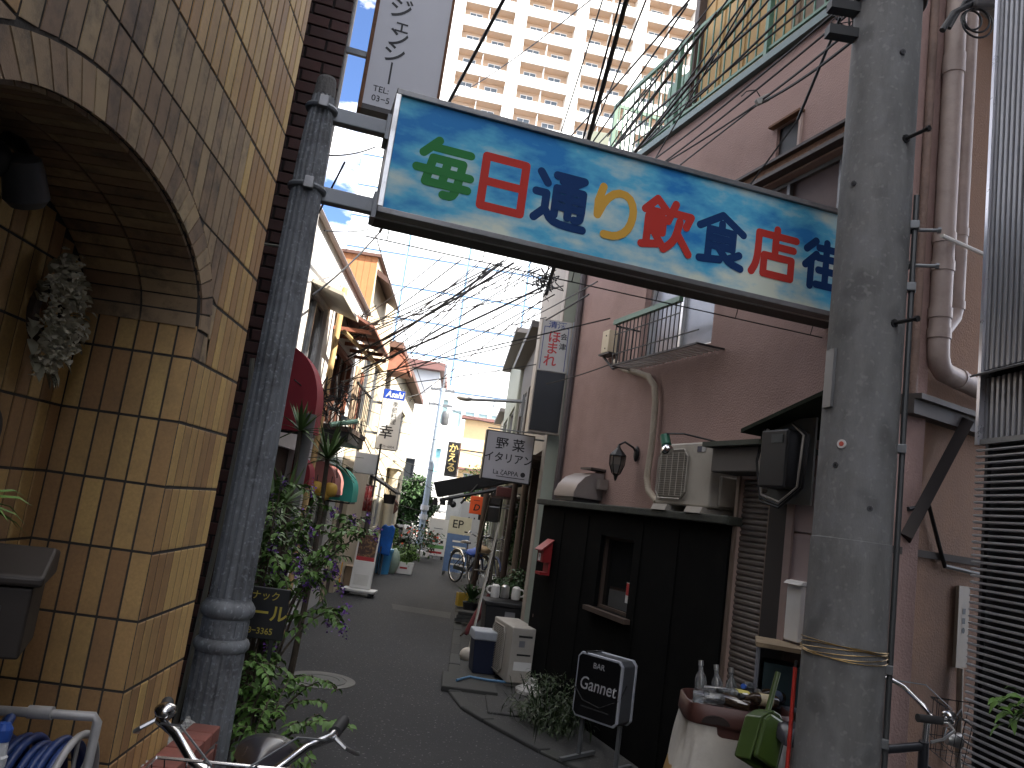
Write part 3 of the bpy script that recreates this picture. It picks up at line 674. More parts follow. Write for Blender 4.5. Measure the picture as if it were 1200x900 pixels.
# ------------------------------------------------------------------ far end of the lane
def gable_block(name, label, px_l, px_r, py_top, Y, depth, m, cat='building', rz=0.0):
    a = onY(px_l, py_top, Y); b = onY(px_r, py_top, Y); t = thing(name, label, cat, (a.x, Y, 0), rz)
    return t, b.x-a.x, (a.z+b.z)/2
EW = mat('sunlit_white_wall', (.68, .67, .64), .85, var=.04)
t, wd, h = gable_block('white_corner_house', 'white house with red brown eave closing the lane on the left', 462, 512, 432, 33, 6, EW)
wd = max(wd, 1.6)
x0 = -3.2
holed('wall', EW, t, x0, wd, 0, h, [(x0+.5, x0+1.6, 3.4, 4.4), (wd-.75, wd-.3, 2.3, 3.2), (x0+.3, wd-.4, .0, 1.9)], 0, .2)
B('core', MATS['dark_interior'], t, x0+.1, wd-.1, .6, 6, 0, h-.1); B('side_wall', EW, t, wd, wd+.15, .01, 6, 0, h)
window(t, x0+.5, x0+1.6, 3.4, 4.4, .05, ALU, GLASSD, split=2); window(t, wd-.75, wd-.3, 2.3, 3.2, .05, ALUD, GLASSD)
B('brown_wall_panel', mat('terracotta_panel', (.42, .22, .13), .8, var=.1), t, wd-2.6, wd-1.0, -.03, -.001, 2.0, 3.7)
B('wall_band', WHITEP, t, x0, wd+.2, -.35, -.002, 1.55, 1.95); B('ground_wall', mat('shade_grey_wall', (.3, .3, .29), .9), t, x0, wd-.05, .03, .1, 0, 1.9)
B('eave', mat('red_brown_eave', (.16, .075, .065), .7), t, x0-.4, wd+.35, -.5, 6, h+.002, h+.32)
# office block with pale panels
t = thing('office_block', 'large pale office block with square wall panels behind the lane end', 'building', (0, 60, 0), rad(3))
xl, xr, ht = -11.3, 22, 29.0
B('core', mat('pale_blue_joint', (.14, .24, .38), .5, var=.05), t, xl, xr, .06, 20, 0, ht)
pn = mat('white_wall_panel', (.74, .74, .73), .35, var=.03)
ys = 9.6
pm = MB().cbox(0, 4.60, 0, .08, 0, 2.34, .02).mesh('wall_panel', pn)
for i in range(7):
    for j in range(8):
        put('wall_panel', pm, t, (xl+.02+i*4.76, 0, 9.9+j*2.5-.0))
xx = xl
low = mat('lower_white_wall', (.70, .69, .66), .7, var=.04)
for i in range(5):
    holed('facade_bay', low, t, xl+i*6.5, xl+i*6.5+6.4, 0, 9.7, [(xl+i*6.5+.5+k*.95, xl+i*6.5+1.2+k*.95, 7.3, 9.1) for k in range(6)]+[(xl+i*6.5+.5, xl+i*6.5+5.9, 3.6, 5.4)], -.5, .4)
    for k in range(6): B('window', mat('pale_green_glass', (.30, .42, .40), .2), t, xl+i*6.5+.5+k*.95, xl+i*6.5+1.2+k*.95, -.2, -.15, 7.3, 9.1)
    B('window', mat('teal_glass', (.25, .52, .54), .2), t, xl+i*6.5+.5, xl+i*6.5+5.9, -.2, -.15, 3.6, 5.4)
# yellow house
t, wd, h = gable_block('yellow_house', 'yellow ochre house at the end of the lane behind the orange sign', 545, 600, 495, 41, 6, ORY)
YH = mat('yellow_wall', (.70, .50, .27), .8, var=.06)
holed('wall', YH, t, 0, wd+1.5, 0, h, [(.3, 1.6, 2.2, 3.2), (.2, 1.5, 0, 1.2)], 0, .2); B('core', MATS['dark_interior'], t, .1, wd+1.4, .5, 5, 0, h-.1)
window(t, .3, 1.6, 2.2, 3.2, .05, ALU, GLASSL, split=2); B('eave', MATS['red_brown_eave'], t, -.2, wd+1.7, -.4, .3, h+.002, h+.15); B('eave', MATS['red_brown_eave'], t, -.1, wd+1.5, -.5, -.002, 3.35, 3.45)
B('garden_wall', mat('pale_garden_wall', (.5, .47, .42), .9), t, -1.2, wd+1.5, -6, -5.8, 0, 1.15)
t, wd, h = gable_block('white_flat_block', 'white flat roofed block with a row of windows behind the yellow house', 525, 588, 474, 48, 6, EW)
holed('wall', EW, t, 0, wd, 0, h, [(.3+k*.8, .9+k*.8, h-1.5, h-.5) for k in range(4)], 0, .2); B('core', MATS['dark_interior'], t, .1, wd-.1, .5, 5, 0, h-.1)
for k in range(4): window(t, .3+k*.8, .9+k*.8, h-1.5, h-.5, .05, ALU, MATS['pale_green_glass'])

# ------------------------------------------------------------------ residential tower
TW = thing('residential_tower', 'tall beige residential tower with stacked balconies against the sky', 'tower', (-9.6, 94, 0), rad(6))
TWW = mat('tower_white', (.76, .73, .67), .8, var=.03); TWB = mat('tower_beige_wall', (.52, .37, .26), .85, var=.05)
NB_, BW, FH = 4, 8.05, 3.25
B('core', TWB, TW, .5, NB_*BW+1, 1.5, 20, 0, 86)
F0, F1 = 12, 22
for k in range(NB_+1): B('pier', TWW, TW, k*BW-.1, k*BW+1.45, -.1, 1.6, 0, 86)
slab = MB().box(0, BW-1.56, -.05, 1.49, 0, .28).mesh('balcony_slab', TWB); par = MB().box(0, BW-1.56, -.25, -.06, -.05, 1.32).mesh('balcony_parapet', TWW)
wf = MB().box(0, 1.7, 0, .08, 0, .08).box(0, 1.7, 0, .08, 1.62, 1.7).box(0, .08, 0, .08, .08, 1.62).box(1.62, 1.7, 0, .08, .08, 1.62).box(.81, .89, 0, .08, .08, 1.62).mesh('window', WHITEP)
wg = MB().box(.08, .81, .04, .06, .08, 1.62).mesh('pane', mat('tower_glass', (.14, .17, .2), .15))
part_w = MB().box(0, .1, 0, .9, 0, 2.9).mesh('partition', TWW)
rest = MB()
for j in range(0, 27):
    z = j*FH
    for k in range(NB_):
        x = k*BW+1.46
        if F0 <= j <= F1:
            s_ = put('balcony_slab', slab, TW, (x, 0, z)); p_ = put('balcony_parapet', par, TW, (x, 0, z))
            for q, dx in enumerate((.7, 4.0)):
                w_ = put('window', wf, TW, (x+dx, 1.42, z+1.15)); put('pane', wg, w_); put('pane', wg, w_, (.81, 0, 0))
            put('partition', part_w, TW, (x+3.1, .1, z+.29))
        else:
            rest.box(x, x+BW-1.56, -.25, -.06, z-.05, z+1.32).box(x, x+BW-1.56, -.05, 1.49, z, z+.28)
rest.build('balcony_field', TWW, TW, kind='stuff')
# ------------------------------------------------------------------ lane name sign spanning the entrance
GS0 = Vector((-.985, 3.9, 0)); RG = rad(12.6)
def LG(px, py, y=0):
    p0 = GS0+Matrix.Rotation(RG, 3, 'Z') @ Vector((0, y, 0)); return loc(onP(px, py, p0, RG), GS0, RG)
GS = thing('entrance_sign', 'long sky blue sign with coloured rounded Japanese characters spanning the lane entrance', 'sign', GS0, RG)
sx0, sx1, sz0, sz1 = .36, 3.50, 3.115, 3.80
MB().box(sx0, sx1, .012, .25, sz0, sz1).build('cabinet', mat('sign_cabinet_dark', (.035, .033, .03), .6, .3, var=.3), GS)
fr = .028
for (a, b, c, d) in ((sx0, sx1, sz1-fr, sz1+.004), (sx0, sx1, sz0-.004, sz0+fr), (sx0-.004, sx0+fr, sz0+fr, sz1-fr), (sx1-fr, sx1+.004, sz0+fr, sz1-fr)):
    MB().box(a, b, -.022, .10, c, d).build('frame_edge', ALU if c > sz0+.01 and b-a < 1 else ALUD, GS, bevel=.004)
# printed sky
m = bpy.data.materials.new('printed_sky'); m.use_nodes = True; t = m.node_tree; N = t.nodes; bs = N['Principled BSDF']; bs.inputs['Roughness'].default_value = .5; bs.inputs['Specular IOR Level'].default_value = .15
co = N.new('ShaderNodeTexCoord'); mp_ = N.new('ShaderNodeMapping'); mp_.inputs['Scale'].default_value = (1.0, 1, 2.2); t.links.new(co.outputs['Object'], mp_.inputs[0])
nn = N.new('ShaderNodeTexNoise'); nn.inputs['Scale'].default_value = 2.1; nn.inputs['Detail'].default_value = 7; nn.inputs['Roughness'].default_value = .55; t.links.new(mp_.outputs[0], nn.inputs['Vector'])
sp = N.new('ShaderNodeSeparateXYZ'); t.links.new(co.outputs['Object'], sp.inputs[0])
mrz = N.new('ShaderNodeMapRange'); mrz.inputs['From Min'].default_value = 3.1; mrz.inputs['From Max'].default_value = 3.8; mrz.inputs['To Min'].default_value = .10; mrz.inputs['To Max'].default_value = -.07; t.links.new(sp.outputs['Z'], mrz.inputs['Value'])
mrx = N.new('ShaderNodeMapRange'); mrx.inputs['From Min'].default_value = .3; mrx.inputs['From Max'].default_value = 3.4; mrx.inputs['To Min'].default_value = -.04; mrx.inputs['To Max'].default_value = .05; t.links.new(sp.outputs['X'], mrx.inputs['Value'])
ad = N.new('ShaderNodeMath'); t.links.new(nn.outputs['Fac'], ad.inputs[0]); t.links.new(mrz.outputs[0], ad.inputs[1])
ad2 = N.new('ShaderNodeMath'); t.links.new(ad.outputs[0], ad2.inputs[0]); t.links.new(mrx.outputs[0], ad2.inputs[1])
rmp = N.new('ShaderNodeValToRGB'); e = rmp.color_ramp.elements; e[0].position = .38; e[0].color = (.025, .20, .50, 1); e[1].position = .68; e[1].color = (.62, .68, .58, 1)
x_ = e.new(.50); x_.color = (.10, .42, .62, 1)
t.links.new(ad2.outputs[0], rmp.inputs[0]); t.links.new(rmp.outputs[0], bs.inputs['Base Color'])
B('face_panel', m, GS, sx0+fr, sx1-fr, .0, .011, sz0+fr, sz1-fr)
GL = {
 '毎': ([[(.36, 1.0), (.12, .72)], [(.30, .86), (.93, .86)], [(.30, .66), (.22, .2)], [(.30, .66), (.82, .66)], [(.82, .66), (.76, .14), (.70, .02), (.55, .02)], [(.04, .43), (.97, .43)], [(.22, .2), (.95, .2)], [(.56, .66), (.50, .2)]], (.035, .19, .055)),
 '日': ([[(.14, .97), (.86, .97)], [(.14, .97), (.14, .03)], [(.86, .97), (.86, .03)], [(.14, .03), (.86, .03)], [(.14, .5), (.86, .5)]], (.46, .045, .035)),
 '通': ([[(.10, .97), (.24, .78)], [(.05, .58), (.24, .58)], [(.24, .58), (.24, .28)], [(.24, .28), (.06, .08)], [(.24, .28), (.38, .08), (.6, .03), (.98, .03)], [(.40, .97), (.92, .97)], [(.92, .97), (.68, .80)], [(.52, .88), (.7, .78)], [(.42, .72), (.42, .2)], [(.42, .72), (.92, .72)], [(.92, .72), (.92, .24), (.88, .18), (.80, .18)], [(.42, .55), (.92, .55)], [(.42, .38), (.92, .38)], [(.67, .72), (.67, .2)]], (.012, .04, .13)),
 'り': ([[(.24, .95), (.17, .65), (.18, .38)], [(.18, .38), (.30, .70), (.5, .9), (.74, .88), (.86, .68), (.86, .42), (.76, .16), (.56, .03), (.34, .03)]], (.60, .34, .06)),
 '飲': ([[(.26, 1.0), (.03, .74)], [(.26, 1.0), (.48, .78)], [(.14, .74), (.38, .74)], [(.11, .62), (.11, .06)], [(.11, .62), (.41, .62)], [(.41, .62), (.41, .34)], [(.11, .48), (.41, .48)], [(.11, .34), (.41, .34)], [(.02, .04), (.32, .10)], [(.26, .3), (.46, .04)], [(.63, .97), (.50, .60)], [(.60, .78), (.96, .78)], [(.96, .78), (.88, .56)], [(.74, .64), (.68, .30), (.58, .14), (.46, .03)], [(.73, .36), (.97, .03)]], (.46, .045, .035)),
 '食': ([[(.5, 1.0), (.04, .70)], [(.5, 1.0), (.96, .70)], [(.5, .82), (.5, .70)], [(.28, .67), (.74, .67)], [(.25, .67), (.25, .07)], [(.75, .67), (.75, .34)], [(.25, .51), (.75, .51)], [(.25, .35), (.75, .35)], [(.08, .04), (.5, .09)], [(.45, .34), (.58, .18), (.72, .06), (.95, .0)], [(.90, .26), (.70, .15)]], (.012, .04, .13)),
 '店': ([[(.52, 1.0), (.52, .88)], [(.13, .86), (.95, .86)], [(.13, .86), (.13, .42), (.10, .2), (.02, .03)], [(.5, .82), (.5, .44)], [(.5, .64), (.90, .64)], [(.27, .42), (.87, .42)], [(.27, .42), (.27, .04)], [(.87, .42), (.87, .04)], [(.27, .04), (.87, .04)]], (.46, .045, .035)),
 '街': ([[(.24, .98), (.04, .78)], [(.27, .70), (.03, .44)], [(.16, .55), (.16, .02)], [(.32, .85), (.66, .85)], [(.49, .98), (.49, .63)], [(.30, .64), (.68, .64)], [(.33, .38), (.65, .38)], [(.49, .54), (.49, .08)], [(.29, .07), (.69, .07)], [(.76, .88), (.98, .88)], [(.73, .60), (1.0, .60)], [(.88, .60), (.88, .08), (.84, .03), (.76, .03)]], (.012, .04, .13)),
}
for ch, (px, py) in zip('毎日通り飲食店街', ((520, 198), (590, 217), (656, 235), (720, 249), (782, 265), (845, 281), (908, 297), (968, 312))):
    q = LG(px, py); st, c = GL[ch]
    stroke_glyph(st, q.x, q.z, .315, .30, .047, mat('sign_ink_%.2f' % c[0] + '%.2f' % c[1], c, .5, var=.03, spec=.08), GS, 0)
# arms, clamps on the street pole and the thin rod below the cabinet
for z in (3.585, 3.15):
    B('bracket_arm', STEELG, GS, .02, .36, .01, .07, z-.04, z+.04, bevel=.006)
    MB().torus((0, 0, z), .082 if z < 3.4 else .068, .016, 'z', 24, 8).build('clamp', STEELG, GS)
    B('clamp_bolt', ALUD, GS, -.02, .03, -.115, -.075, z-.03, z+.03, bevel=.004); B('mount_plate', STEELG, GS, .335, .358, -.01, .13, z-.07, z+.07)
MB().tube([(sx0-.02, .27, sz0-.055), (sx1, .27, sz0-.055)], .004, 5).build('hanging_rod', CABLE, GS)
for k in range(6): MB().tube([(sx0+.1+k*.55, .27, sz0-.055), (sx0+.1+k*.55, .25, sz0)], .003, 4).build('rod_hook', CABLE, GS)
MB().tube([(sx0, .05, sz0-.012), (sx1, .05, sz0-.012)], .004, 5).build('edge_rod', ALU, GS)

# ------------------------------------------------------------------ grey fluted street pole (left)
SP = thing('street_pole', 'weathered grey fluted street pole with ring mouldings carrying the entrance sign', 'pole', (-.985, 3.9, 0))
PGR = mat('pole_grey_paint', (.145, .152, .158), .6, .15, var=.45, scale=16, stretch=(1, 1, .08), dirt=(.03, .028, .026), dscale=7, damt=.9, bump=.2, bscale=40)
speckle(PGR, 55, .60, .70, (.34, .36, .38), .45)
def fluted(prof, nf, depth, name, parent, m):
    n = nf*4; vs = []
    for r, z in prof:
        for j in range(n): a = 2*math.pi*j/n; k = r-(depth*r if j % 4 in (2, 3) else 0); vs.append((k*math.cos(a), k*math.sin(a), z))
    kk = len(prof); b = MB().add(vs, [(i*n+j, i*n+(j+1) % n, (i+1)*n+(j+1) % n, (i+1)*n+j) for i in range(kk-1) for j in range(n)]+[tuple(range(n-1, -1, -1)), tuple((kk-1)*n+j for j in range(n))])
    return b.build(name, m, parent)
fluted([(.132, 0), (.120, .3), (.112, .88)], 16, .09, 'base', SP, PGR)
MB().lathe([(.113, .88), (.124, .895), (.126, .915), (.118, .93), (.105, .94), (.104, 1.03), (.117, 1.04), (.123, 1.06), (.121, 1.08), (.108, 1.10), (.098, 1.11), (0.098, 1.12)], 48).build('moulding', PGR, SP, smooth=50)
for k in range(16): a = k*math.pi/8; MB(Matrix.Rotation(a, 4, 'Z')).box(.100, .1075, -.008, .008, .95, 1.02).build('moulding_flute', PGR, SP)
fluted([(.096, 1.12), (.092, 1.6), (.088, 2.1), (.083, 2.8), (.076, 3.3), (.068, 3.5), (.058, 3.65)], 16, .09, 'shaft', SP, PGR)
MB().lathe([(.057, 3.65), (.049, 3.745), (.042, 3.76), (0.0, 3.762)], 24).build('cap', mat('rough_cap', (.09, .085, .08), .9, bump=.5, bscale=90), SP)
# thin conduit beside it
cd_ = MB().tube([onY(296, 420, 4.25), onY(293, 450, 4.25), onY(262, 600, 4.25), onY(214, 812, 4.25), onY(205, 850, 4.25)], .013, 8).build('thin_conduit', mat('olive_conduit', (.14, .13, .10), .6, var=.2))
tag(cd_, 'thin olive conduit rising between brick wall and street pole', 'conduit')
cd2 = MB().tube([onY(302, 285, 4.28), onY(345, 291, 4.2)], .008, 6).build('wall_cable', mat('olive_conduit', (.14, .13, .10), .6)); tag(cd2, 'short grey cable running from the brick wall to the street pole', 'cable')

# ------------------------------------------------------------------ concrete utility pole (right)
CP = thing('utility_pole', 'thick round concrete utility pole standing in front of the entrance sign', 'pole', (1.765, 3.5, 0))
MB().lathe([(.176, 0), (.170, 1.77), (.166, 1.772), (.160, 3.5), (.148, 6), (.135, 9), (.13, 9.02)], 40).build('shaft', POLEC, CP, smooth=40)
def on_pole(px, py, r):
    """angle and height on the pole surface"""
    p = onY(px, py, 3.34); v = p-Vector((1.765, 3.5, 0)); return math.atan2(v.y, v.x), p.z
for i, (px, py, side) in enumerate(((1052, 160, 0), (1033, 376, 0), (1063, 258, 0), (1058, 300, 1))):
    a, z = on_pole(px, py, .16); a = rad(-72) if i < 2 else rad(-22)
    d = Vector((math.cos(a), math.sin(a), 0)); p = d*.155+Vector((0, 0, z))
    q = MB().tube([p, p+d*.12+Vector((.0, 0, .0))], .009, 8).tube([p+d*.12, p+d*.135], .014, 6).build('step_bolt', BLACK if i < 2 else STEELG, CP)
    MB().tube([p, p+d*.012], .02, 10).build('bolt_socket', BLACK, CP)
for px, py in ((1057, 61), (1018, 596), (961, 540), (972, 200)):
    a, z = on_pole(px, py, .16); v = onY(px, py, 3.345)-Vector((1.765, 3.5, 0)); d = Vector((v.x, v.y, 0)).normalized()
    MB().tube([d*.150+Vector((0, 0, z)), d*.1675+Vector((0, 0, z))], .013, 12).build('hole_ring', mat('dark_ring', (.05, .05, .055), .6), CP)
    MB().tube([d*.150+Vector((0, 0, z)), d*.1685+Vector((0, 0, z))], .006, 8).build('hole', BLACK, CP)
gd = Vector((math.cos(rad(-28)), math.sin(rad(-28)), 0))
MB().tube([gd*.188+Vector((0, 0, .2)), gd*.184+Vector((0, 0, 1.9)), gd*.178+Vector((0, 0, 3.4))], .013, 8).build('cable_guard', mat('guard_grey', (.06, .063, .065), .5, .3, var=.2), CP)
for z in (.95, 1.25, 2.2, 2.95, 3.25): MB(Matrix.Translation(gd*.186+Vector((0, 0, z))) @ Matrix.Rotation(rad(-28), 4, 'Z')).box(-.03, .012, -.026, .026, -.02, .02).build('guard_clip', STEELG, CP, bevel=.004)
for k in range(6): 
    pts = [Vector((.178*math.cos(a), .178*math.sin(a), 1.285+k*.006+.018*math.sin(a+k*.9))) for a in [2*math.pi*i/36 for i in range(37)]]
    MB().tube(pts, .0022, 4, cap=False).build('binding_wire', mat('brass_wire', (.28, .19, .08), .4, .8, var=.3), CP)
MB().box(-.171, -.158, -.06, .02, 2.35, 2.62).build('name_plate', mat('plate_grey', (.13, .13, .13), .5, .4), CP)
a = rad(-112); d = Vector((math.cos(rad(-140)), math.sin(rad(-140)), 0)); zz = onY(963, 517, 3.4).z
MB().tube([d*.16+Vector((0, 0, zz)), d*.169+Vector((0, 0, zz))], .02, 16).build('round_sticker', mat('sticker_white', (.6, .58, .56), .5), CP)
MB().tube([d*.16+Vector((0, 0, zz)), d*.170+Vector((0, 0, zz))], .011, 12).build('sticker_mark', mat('sticker_red', (.5, .1, .07), .5), CP)
for z in (4.36, 4.22): MB().box(-.30, -.14, -.03, .03, z-.025, z+.025).build('cross_bracket', CABLE, CP)
MB().lathe([(.172, 4.40), (.178, 4.41), (.178, 4.47), (.172, 4.48), (.15, 4.48)], 32).build('pole_band', CABLE, CP)

# ------------------------------------------------------------------ overhead cables (each one its own)
def wire(a, b, r=.006, sag=.02, label=None, group='thin cables crossing above the lane', name='overhead_cable', m=None, lumps=0):
    a, b = Vector(a), Vector(b); n = 14; pts = []
    for i in range(n+1):
        t_ = i/n; p = a.lerp(b, t_); p.z -= sag*4*t_*(1-t_)*(b-a).length*.5; pts.append(p)
    o = MB().tube(pts, r*1.25, 5).build(name, m or CABLE); return tag(o, label or 'thin black overhead cable among the tangle above the lane', 'cable', group if not label else None)
Yp, Yl, Yb = 3.5, 8.8, 9.0
wire(onY(598, -15, 6), onY(445, 272, 8.6), .014, .0, 'thick black cable dropping from the top past the tower to the white house'); wire(onY(445, 272, 8.6), onY(366, 346, 7.2), .008, .05, 'thick twisted cable bundle sagging in front of the orange wall to the white house')
wire(onY(738, -15, 5.5), onY(640, 345, 9.0), .018, .0, 'thickest black cable bundle running steeply down before the tower')
wire(onY(731, -15, 5.5), onY(637, 335, 9.0), .008, .0)
for a, b, y0, y1, r in [
    ((692, 0), (528, 116), 8, 14, .007), ((706, 0), (612, 300), 6, 12, .006), ((806, 5), (560, 345), 5, 12, .006), ((800, 48), (600, 340), 5, 11, .005), ((812, -5), (655, 175), 5, 8, .007),
    ((895, -10), (720, 205), 4.6, 7.5, .010), ((880, -10), (716, 212), 4.6, 7.5, .006), ((905, -5), (735, 190), 4.5, 7.4, .006), ((990, 5), (722, 218), 4, 7.5, .006), ((1000, 12), (735, 222), 4, 7.5, .006),
    ((860, -10), (715, 180), 5, 7.7, .006), ((845, -10), (712, 160), 5, 7.7, .005), ((875, 0), (745, 225), 4.7, 7.3, .005), ((930, -10), (722, 170), 4.4, 7.6, .009), ((840, 15), (705, 190), 5, 7.8, .008),
    ((638, 335), (424, 432), 9, 10, .011), ((602, 308), (408, 418), 8, 10, .010), ((612, 312), (452, 405), 8, 12, .005), ((628, 320), (392, 455), 9, 9.6, .005), ((600, 330), (436, 382), 9, 11, .005),
    ((636, 340), (430, 450), 9, 12, .006), ((634, 352), (480, 470), 9, 15, .006), ((690, 345), (640, 375), 7.5, 8.6, .007), ((575, 318), (385, 445), 8, 9, .005), ((560, 312), (440, 395), 8, 11, .005),
    ((540, 305), (410, 400), 8, 10, .006), ((440, 275), (505, 478), 9, 20, .006), ((601, 318), (545, 455), 9, 25, .005), ((636, 360), (505, 455), 9, 22, .005), ((715, 373), (400, 447), 7.8, 9.5, .006),
    ((640, 425), (420, 455), 9, 11, .005), ((720, 425), (640, 450), 7.6, 8.7, .005), ((462, 470), (600, 430), 14, 16, .005), ((380, 270), (435, 268), 6.5, 8.5, .005), ((383, 182), (440, 172), 4.6, 6, .005), ((404, 190), (350, 292), 5, 6.5, .006),
    ((420, 545), (500, 560), 12, 25, .006), ((440, 525), (530, 590), 13, 26, .005), ((400, 455), (470, 600), 9.5, 18, .006), ((440, 500), (540, 520), 14, 27, .006), ((505, 470), (590, 500), 24, 20, .006), ((500, 455), (625, 470), 26, 16, .006), ((395, 440), (395, 560), 9.4, 9.6, .006), ((365, 430), (420, 520), 7.6, 10, .006), ((345, 445), (430, 500), 7.0, 11, .005),
    ((660, 335), (455, 372), 8.6, 12, .006), ((650, 345), (410, 470), 8.8, 10.5, .006), ((520, 300), (432, 368), 8, 10, .005), ((590, 306), (452, 398), 8, 12, .006), ((640, 372), (470, 400), 9, 15, .005), ((636, 395), (440, 440), 9, 13, .006), ((700, 330), (560, 400), 7.5, 15, .006), ((455, 395), (545, 440), 13, 24, .006), ((960, -5), (740, 170), 4.2, 7.4, .006), ((945, -8), (728, 190), 4.3, 7.5, .007), ((820, 30), (700, 170), 5.5, 8, .006), ((760, -8), (690, 165), 5.5, 8.5, .007), ((430, 480), (515, 500), 13, 24, .005), ((470, 540), (545, 560), 18, 26, .006), ((510, 520), (600, 545), 25, 18, .005), ((500, 600), (440, 580), 25, 15, .006)]+[((random.uniform(560, 640), random.uniform(303, 318)), (random.uniform(388, 452), random.uniform(385, 455)), random.uniform(7.8, 9), random.uniform(9.2, 11), random.choice((.004, .005, .006))) for _ in range(12)]:
    if a[0] > 800 and b[0] > 650: q = ('black cable in the fan crossing the green balcony railing', 'cables fanning across the balcony railing')
    elif b[1] < 350 and a[0] > 640 and a[1] < 60: q = ('black cable running down in front of the residential tower', 'cables before the residential tower')
    elif max(a[1], b[1]) > 455 or min(y0, y1) > 12: q = ('faint thin cable strung low across the far end of the lane', 'cables over the far end of the lane')
    elif a[0] < 450 and b[0] < 450: q = ('short thin cable between the street pole and the left houses', 'cables by the left houses')
    else: q = ('thin black cable slanting below the entrance sign from pillar to left houses', 'thin cables slanting below the entrance sign')
    o = wire(onY(*a, y0), onY(*b, y1), r, random.uniform(0, .03)); tag(o, q[0], 'cable', q[1])
wire(onY(1000, 32, 3.6), onY(893, 117, 4.6), .006, .02, 'cable from the concrete pole to a small grey junction before the pink wall'); wire(onY(1003, 45, 3.6), onY(893, 120, 4.6), .007, .05, 'twisted cable from the concrete pole bracket to the small junction')
wire(onY(893, 118, 4.6), onY(755, 205, 6.0), .005, .02, 'upper cable leaving the small junction towards the entrance sign'); wire(onY(891, 120, 4.6), onY(786, 202, 6.0), .005, .0, 'lower cable leaving the small junction towards the entrance sign')
wire(onY(985, 20, 3.7), onY(935, 140, 4.2), .007, 0, 'straight black cable passing steeply beside the small square vent'); wire(onY(935, 140, 4.2), onY(868, 232, 4.5), .004, 0, 'thin cable slanting down below the square vent to the sign')
jn = thing('cable_junction', 'small grey cable junction hanging in the air before the pink wall', 'junction', onY(894, 117, 4.6)); MB(Matrix.Rotation(rad(-35), 4, 'Y')).box(-.05, .05, -.018, .018, -.02, .02).build('body', mat('junction_grey', (.25, .24, .22), .7, var=.3), jn, bevel=.005)
MB().tube([(-.02, 0, .02), (-.05, 0, .06), (-.11, 0, .04), (-.14, 0, .0)], .004, 5).build('wire_tail', CABLE, jn)
# tangles of cable on the pole top, pillar and white house
def tangle(name, label, c, r, n, rad_=.006):
    t_ = thing(name, label, 'cable tangle', c)
    for k in range(n):
        pts = [Vector((random.gauss(0, r), random.gauss(0, r*.5), random.gauss(0, r))) for _ in range(5)]; sm = []
        for i in range(4):
            for q in range(4): 
                u = q/4; p0_, p1_, p2_, p3_ = pts[max(i-1, 0)], pts[i], pts[i+1], pts[min(i+2, 4)]
                sm.append(.5*((2*p1_)+(p2_-p0_)*u+(2*p0_-5*p1_+4*p2_-p3_)*u*u+(3*p1_-p0_-3*p2_+p3_)*u**3))
        MB().tube(sm, rad_*random.uniform(.6, 1.3), 5).build('cable_loop', CABLE, t_)
    return t_
tangle('cable_tangle', 'tangle of black cables at the top of the green grey pillar', onY(638, 328, 8.9), .10, 12); tangle('cable_tangle', 'tangle of black cables under the orange house eave', onY(427, 378, 9.9), .12, 8); tangle('cable_tangle', 'tangle of black cables beside the red awning', onY(385, 470, 8.2), .14, 12)
tangle('cable_tangle', 'cables knotted where the balcony meets the tower view', onY(722, 205, 7.6), .13, 9); tangle('cable_tangle', 'knot of wires on the left of the concrete pole top', onY(997, 28, 3.7), .05, 8, .004)
ct = thing('cable_coil', 'looped black cables with a grey closure in the top right corner', 'cable coil', onY(1145, 20, 4.0))
for k, (dx, dz, R_) in enumerate(((0, -.02, .075), (.01, -.03, .09), (-.02, -.01, .06))): MB().torus((dx, .01*k, dz), R_, .006, 'y', 28, 6).build('cable_loop', CABLE, ct)
MB(Matrix.Rotation(rad(-12), 4, 'Y')).box(-.02, .12, -.03, .03, .05, .10).build('closure', mat('closure_grey', (.09, .085, .085), .6, var=.3), ct, bevel=.015)
MB().tube([(-.2, 0, -.12), (-.14, 0, .0), (-.02, 0, .09), (.12, 0, .12), (.3, 0, .14)], .018, 8).build('cable', CABLE, ct); MB().tube([(-.16, 0, -.1), (-.08, 0, .08), (.05, 0, .15), (.15, 0, .3)], .012, 8).build('cable', CABLE, ct); MB().tube([(.12, 0, .13), (.2, 0, -.02), (.3, 0, .02)], .006, 6).build('cable', CABLE, ct)

# ------------------------------------------------------------------ tall white signboard behind the entrance sign
AG0 = Vector((-.99, 5.2, 0))
AG = thing('vertical_signboard', 'tall white vertical signboard with rusty edges and black katakana', 'sign', AG0, RG)
B('cabinet', mat('signboard_back', (.10, .085, .08), .7, var=.3), AG, -.075, .455, .012, .17, 4.27, 6.4)
B('face_panel', mat('sign_white', (.46, .46, .49), .4, var=.03), AG, -.06, .44, .0, .011, 4.30, 6.39)
for a, b in ((-.085, -.06), (.44, .46)): B('frame_edge', RUST, AG, a, b, -.012, .172, 4.265, 6.4)
B('frame_edge', mat('dark_edge', (.05, .045, .045), .6), AG, -.06, .44, -.012, .172, 4.265, 4.30)
for ch, (px, py), s_ in (('ジ', (470, 12), .175), ('ェ', (471, 32), .13), ('ン', (466, 46), .165), ('シ', (462, 64), .17)):
    q = loc(onP(px, py, AG0, RG), AG0, RG); text(ch, s_, INK, AG, (q.x, -.002, q.z), bold=.012)
q = loc(onP(457, 88, AG0, RG), AG0, RG); text('｜', .16, INK, AG, (q.x, -.002, q.z), bold=.02)
q = loc(onP(437, 103, AG0, RG), AG0, RG); text('TEL:', .062, INK, AG, (q.x, -.002, q.z), align='LEFT', bold=.01); q = loc(onP(435, 114, AG0, RG), AG0, RG); text('03−5', .062, INK, AG, (q.x, -.002, q.z), align='LEFT', bold=.01)
